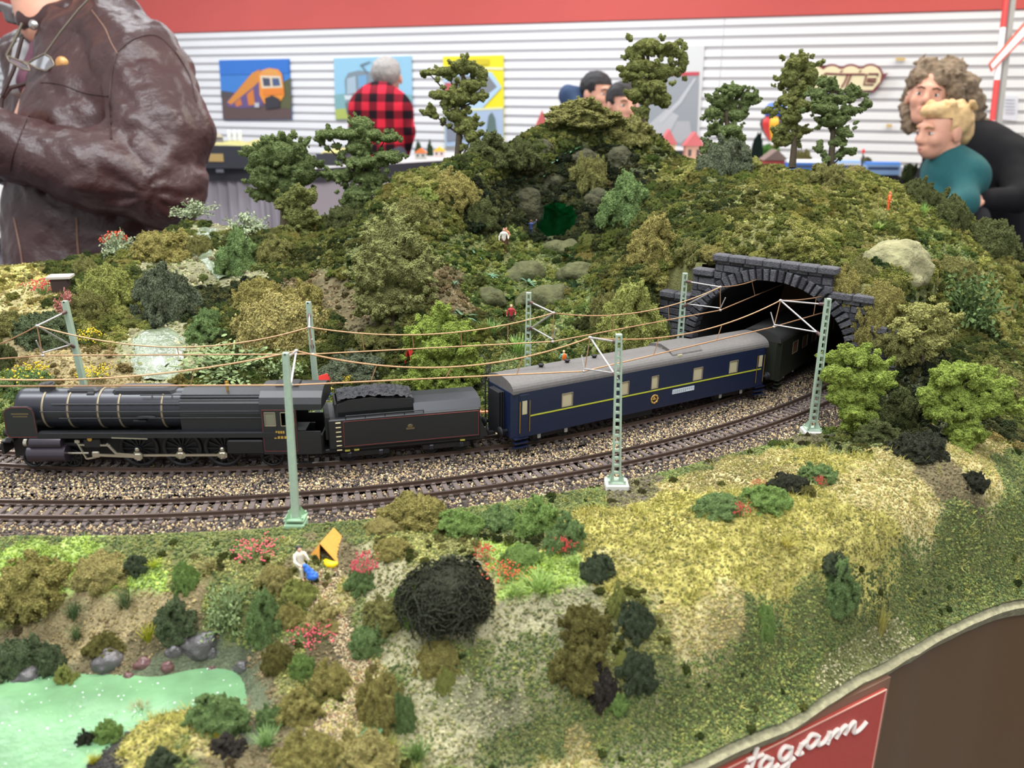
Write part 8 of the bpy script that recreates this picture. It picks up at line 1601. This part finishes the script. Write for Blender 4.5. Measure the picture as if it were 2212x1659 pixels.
# ---- generic standing or leaning person from surveyed joints
def person(label, zc, head, hs, R, sh, hip, arms, top_m, leg_m, hair_m, hair_prims=None, leg_to=0.05, top_disp=None, vox=.012, w_sh=.17, w_tor=.13, hands=True, face=True, child=False, dzs=None, skin=None, dress=False, brow=srgb(86, 62, 48)):
    hc0 = Pd(head[0], head[1], zc); o = empty('person', (hc0[0], hc0[1], 0), 0, label, 'person'); L = np.array(o.location); P_ = lambda px, py, dz=0.0: Pd(px, py, zc + dz) - L
    hc = hc0 - L; shc = P_(*sh); hpc = P_(*hip); hpr, hf = head_prims(hc, R, hs, child); x_ = R @ A3(1, 0, 0); x_[2] = 0; x_ /= np.linalg.norm(x_)
    bd = list(hpr) + [('c', shc + (hc - shc) * .2, hc, .050 * hs, .052 * hs), ('c', shc + (hpc - shc) * .18, hpc, w_tor * .6, w_tor * .7)]; tp = [('c', shc + (hc - shc) * .34, shc + (hpc - shc) * .1, .064 * hs, w_tor * .6), ('c', shc + (hpc - shc) * .08, hpc, w_tor * 1.0, w_tor), ('c', shc - x_ * w_sh * .8, shc + x_ * w_sh * .8, .062 * hs, .062 * hs), ('c', shc + (hpc - shc) * .15 - x_ * w_sh * .35, shc + (hpc - shc) * .15 + x_ * w_sh * .35, w_tor * .85, w_tor * .85)]
    for a, b, c, hd_ in arms:
        a, b, c = P_(*a), P_(*b), P_(*c); bd += [('c', a, b, .042 * hs, .036 * hs), ('c', b, c, .036 * hs, .025 * hs)]; tp += [('c', a, b, .060 * hs, .050 * hs), ('c', b, b + (c - b) * (.92 if hd_ != 'short' else .3), .050 * hs, .040 * hs)]
        if hands: d = c - b; d /= np.linalg.norm(d); bd += hand_prims(c, d, A3(0, -.2, -1) if abs(d[2]) < .8 else x_, A3(0, -1, .2), hs, .6)
    lg = []; an_ = []
    for s in (-1, 1):
        h0 = hpc + x_ * s * (.045 if child else .085); kn = A3(h0[0], h0[1], (h0[2] + leg_to) / 2 + .03); an = A3(h0[0], h0[1] + .02, leg_to + .05); q = .55 if child else 1; bd += [('c', h0, kn, .075 * q, .05 * q), ('c', kn, an, .05 * q, .035 * q), ('c', an, an + R @ A3(0, -.12, -.03) * q, .032 * q, .028 * q)]; lg += [('c', h0, kn, .088 * q, .068 * q), ('c', kn, an + A3(0, 0, .03), .072 * q, .060 * q)]; an_.append(an - A3(0, 0, .01))
    lg.append(('c', hpc - x_ * .05, hpc + x_ * .05, w_tor * .80, w_tor * .80))
    skin_mesh(o, bd, vox * (.62 if hands else 1), .010, skin or M_SK)
    if face: face_parts(o, hf, R, hs, brow)
    V, F_ = field_mesh(tp, vox, .03, top_disp or (lambda P: np.abs(vnoise(P * [1, 1, .5], 18)) * -.012 + .003)); np_mesh('top', V, F_, top_m, o)
    V, F_ = field_mesh(lg, vox, .03, lambda P: fbm(P, 11, 2) * .008); np_mesh('trousers', V, F_, leg_m, o)
    fw = R @ A3(0, -1, 0); fw[2] = 0; fw /= np.linalg.norm(fw) + 1e-9
    if leg_to < .1: shoes(o, an_, mat('shoe_dark', (0, 0, 0)), fw)
    if hair_prims is None: hair_prims = [('e', hf(0, .022, .045), A3(.084, .098, .082) * hs, R)]
    V, F_ = field_mesh(hair_prims(hf) if callable(hair_prims) else hair_prims, vox * .55, .012, lambda P: vnoise(P, 70) * .008); lc = ((V[F_].mean(1) - hc) @ R) / hs
    return o, L, P_, hf, hc, V, F_, lc
# woman with curly hair
M_BLK = mat('black_knit', srgb(24, 24, 28), .9, spec=.2); M_HAIRW = mat('curly_hair', srgb(122, 104, 84), .8, noise=.55, nscale=55, detail=5); ZW = 2.80; Rw = rotm(math.radians(-28), math.radians(-8), math.radians(6))
o, L, P_, hf, hc, V, F_, lc = person('woman with curly grey-blond hair in a black top leaning over the blond child', ZW, (2004, 214), .82, Rw, (2112, 330, .06), (2135, 560, .14), [((2180, 340, -.04), (2200, 430, -.14), (2110, 432, -.22), 1), ((2030, 340, .10), (1985, 420, -.02), (2050, 455, -.18), 1)], M_BLK, M_BLK, M_HAIRW, [('e', np.zeros(3), A3(.01, .01, .01))], vox=.011, w_sh=.15, w_tor=.135)
sx = ZW / FPX; rg = np.random.default_rng(12); hpz = []
for px, py, dz, r in ((2006, 160, .0, 30), (1985, 172, -.01, 20), (2030, 176, -.04, 24), (2050, 158, .03, 34), (2078, 190, .03, 34), (2092, 225, .05, 34), (2080, 255, .04, 28), (2060, 200, .08, 40), (1985, 170, .05, 22), (1968, 205, .05, 18), (1962, 240, .05, 17), (1966, 268, .04, 15), (2106, 262, .06, 20), (2030, 200, .12, 44), (2045, 165, -.02, 26), (2058, 200, -.03, 22), (2062, 232, -.02, 20), (2000, 145, .0, 20)):
    c_ = P_(px, py, dz); hpz.append(('e', c_, A3(r * sx, r * sx, r * sx)))
    for _ in range(16): d = rg.normal(size=3); d /= np.linalg.norm(d); p = c_ + d * r * sx * .9; t = np.cross(d, rg.normal(size=3)); t /= np.linalg.norm(t); hpz.append(('c', p, p + t * .018 + d * .006, .009, .006))
V, F_ = field_mesh(hpz, .0055, .004, lambda P: vnoise(P, 90) * .010); lc = ((V[F_].mean(1) - hc) @ Rw); np_mesh('hair', V, F_[~((lc[:, 1] < -.045) & (np.abs(lc[:, 0]) < .047) & (lc[:, 2] < .040))], M_HAIRW, o)
# child held in front of her
M_TEAL = mat('teal_jumper', srgb(20, 84, 88), .85, noise=.1, nscale=90); M_BLOND = mat('blond_hair', srgb(206, 172, 122), .7, noise=.28, nscale=50, detail=5); ZK_ = 2.62; Rk = rotm(math.radians(-72), math.radians(4), 0)
o, L, P_, hf, hc, V, F_, lc = person('blond toddler in a teal jumper held in front of the woman in black', ZK_, (2032, 288), .80, Rk, (2062, 372, .02), (2062, 474, .05), [((2085, 380, -.03), (2080, 440, -.10), (2020, 452, -.16), 1), ((2040, 385, .10), (2010, 440, .02), (1990, 455, -.06), 1)], M_TEAL, mat('trousers_navy', srgb(26, 26, 34), .85), M_BLOND, lambda f: [('e', f(0, .030, .040), A3(.084, .096, .082) * .80, Rk), ('e', f(0, -.030, .085), A3(.060, .060, .032) * .8, Rk), ('e', f(0, .085, .0), A3(.06, .045, .06) * .8, Rk)] + [('c', f(.06 * math.sin(k * 1.3), .02 + .06 * math.cos(k * 2.1), .11), f(.062 * math.sin(k * 1.3), .03 + .066 * math.cos(k * 2.1), .090), .010, .008) for k in range(14)], leg_to=.62, vox=.009, w_sh=.09, w_tor=.085, child=True, brow=srgb(170, 130, 90))
np_mesh('hair', V, F_[(lc[:, 1] > -.02) | (lc[:, 2] > .062)], M_BLOND, o)
# man in the red and black checked shirt, back view
mp = bpy.data.materials.new('plaid_cloth'); mp.use_nodes = True; nt = mp.node_tree; bs = nt.nodes['Principled BSDF']; bs.inputs['Roughness'].default_value = .9; bs.inputs['Specular IOR Level'].default_value = .1
tcn = nt.nodes.new('ShaderNodeTexCoord'); spn = nt.nodes.new('ShaderNodeSeparateXYZ'); nt.links.new(tcn.outputs['Object'], spn.inputs[0]); hs_ = []
for ax, ph in ((0, .3), (2, .1)):
    a_ = nt.nodes.new('ShaderNodeMath'); a_.operation = 'MULTIPLY_ADD'; a_.inputs[1].default_value = 1 / .088; a_.inputs[2].default_value = ph + 10; nt.links.new(spn.outputs[ax], a_.inputs[0]); b_ = nt.nodes.new('ShaderNodeMath'); b_.operation = 'FRACT'; nt.links.new(a_.outputs[0], b_.inputs[0]); c_ = nt.nodes.new('ShaderNodeMath'); c_.operation = 'GREATER_THAN'; c_.inputs[1].default_value = .5; nt.links.new(b_.outputs[0], c_.inputs[0]); hs_.append(c_)
sm = nt.nodes.new('ShaderNodeMath'); sm.operation = 'ADD'; nt.links.new(hs_[0].outputs[0], sm.inputs[0]); nt.links.new(hs_[1].outputs[0], sm.inputs[1]); dv = nt.nodes.new('ShaderNodeMath'); dv.operation = 'MULTIPLY'; dv.inputs[1].default_value = .5; nt.links.new(sm.outputs[0], dv.inputs[0])
rp = nt.nodes.new('ShaderNodeValToRGB'); rp.color_ramp.interpolation = 'CONSTANT'; rp.color_ramp.elements[0].color = (*srgb(206, 44, 62), 1); rp.color_ramp.elements[1].position = .75; rp.color_ramp.elements[1].color = (*srgb(34, 22, 28), 1); e_ = rp.color_ramp.elements.new(.25); e_.color = (*srgb(120, 30, 42), 1); nt.links.new(dv.outputs[0], rp.inputs[0]); nt.links.new(rp.outputs[0], bs.inputs['Base Color'])
Rp = rotm(math.radians(172), math.radians(-25))
o, L, P_, hf, hc, V, F_, lc = person('man with short grey hair in a red and black checked shirt, seen from behind', 4.75, (838, 168), .98, Rp, (822, 228, -.06), (812, 345, -.04), [((870, 235, -.02), (878, 285, -.04), (872, 335, .06), 1), ((782, 238, -.02), (774, 285, .0), (780, 335, .10), 1)], mp, mat('trousers_dark', srgb(60, 62, 76), .85), None, None, vox=.012, w_sh=.14, w_tor=.155, face=True)
np_mesh('hair', V, F_[(lc[:, 1] > -.03) | (lc[:, 2] > .075)], mat('hair_grey', srgb(150, 144, 140), .8, noise=.2, nscale=60), o)
# two dark haired people behind the mountain top
M_NAVY = mat('navy_sleeve', srgb(44, 66, 100), .8); Ra = rotm(math.radians(35)); M_HB = mat('hair_black', srgb(34, 30, 32), .7)
o, L, P_, hf, hc, V, F_, lc = person('person with short black hair and a raised navy sleeve beyond the mountain top', 4.3, (1292, 206), .95, Ra, (1285, 268, .02), (1285, 440, .05), [((1262, 262, 0), (1228, 206, .02), (1268, 202, .05), 1), ((1312, 268, 0), (1325, 330, 0), (1315, 390, -.05), 1)], M_NAVY, mat('trousers_dark', (0, 0, 0)), None, None, vox=.012, w_sh=.12, w_tor=.12)
np_mesh('hair', V, F_[(lc[:, 1] > -.045) | (lc[:, 2] > .055)], M_HB, o)
Rb = rotm(math.radians(15))
o, L, P_, hf, hc, V, F_, lc = person('child with a black fringe looking over the mountain top beside the navy sleeve', 3.7, (1346, 230), .85, Rb, (1348, 290, .02), (1350, 420, .05), [((1322, 292, 0), (1315, 340, 0), (1320, 390, -.04), 1), ((1374, 292, 0), (1382, 340, 0), (1376, 390, -.04), 1)], mat('child_white', srgb(210, 206, 206), .8), mat('trousers_navy', (0, 0, 0)), None, None, vox=.011, w_sh=.09, w_tor=.10, child=True)
np_mesh('hair', V, F_[(lc[:, 1] > -.035) | (lc[:, 2] > .050)], M_HB, o)
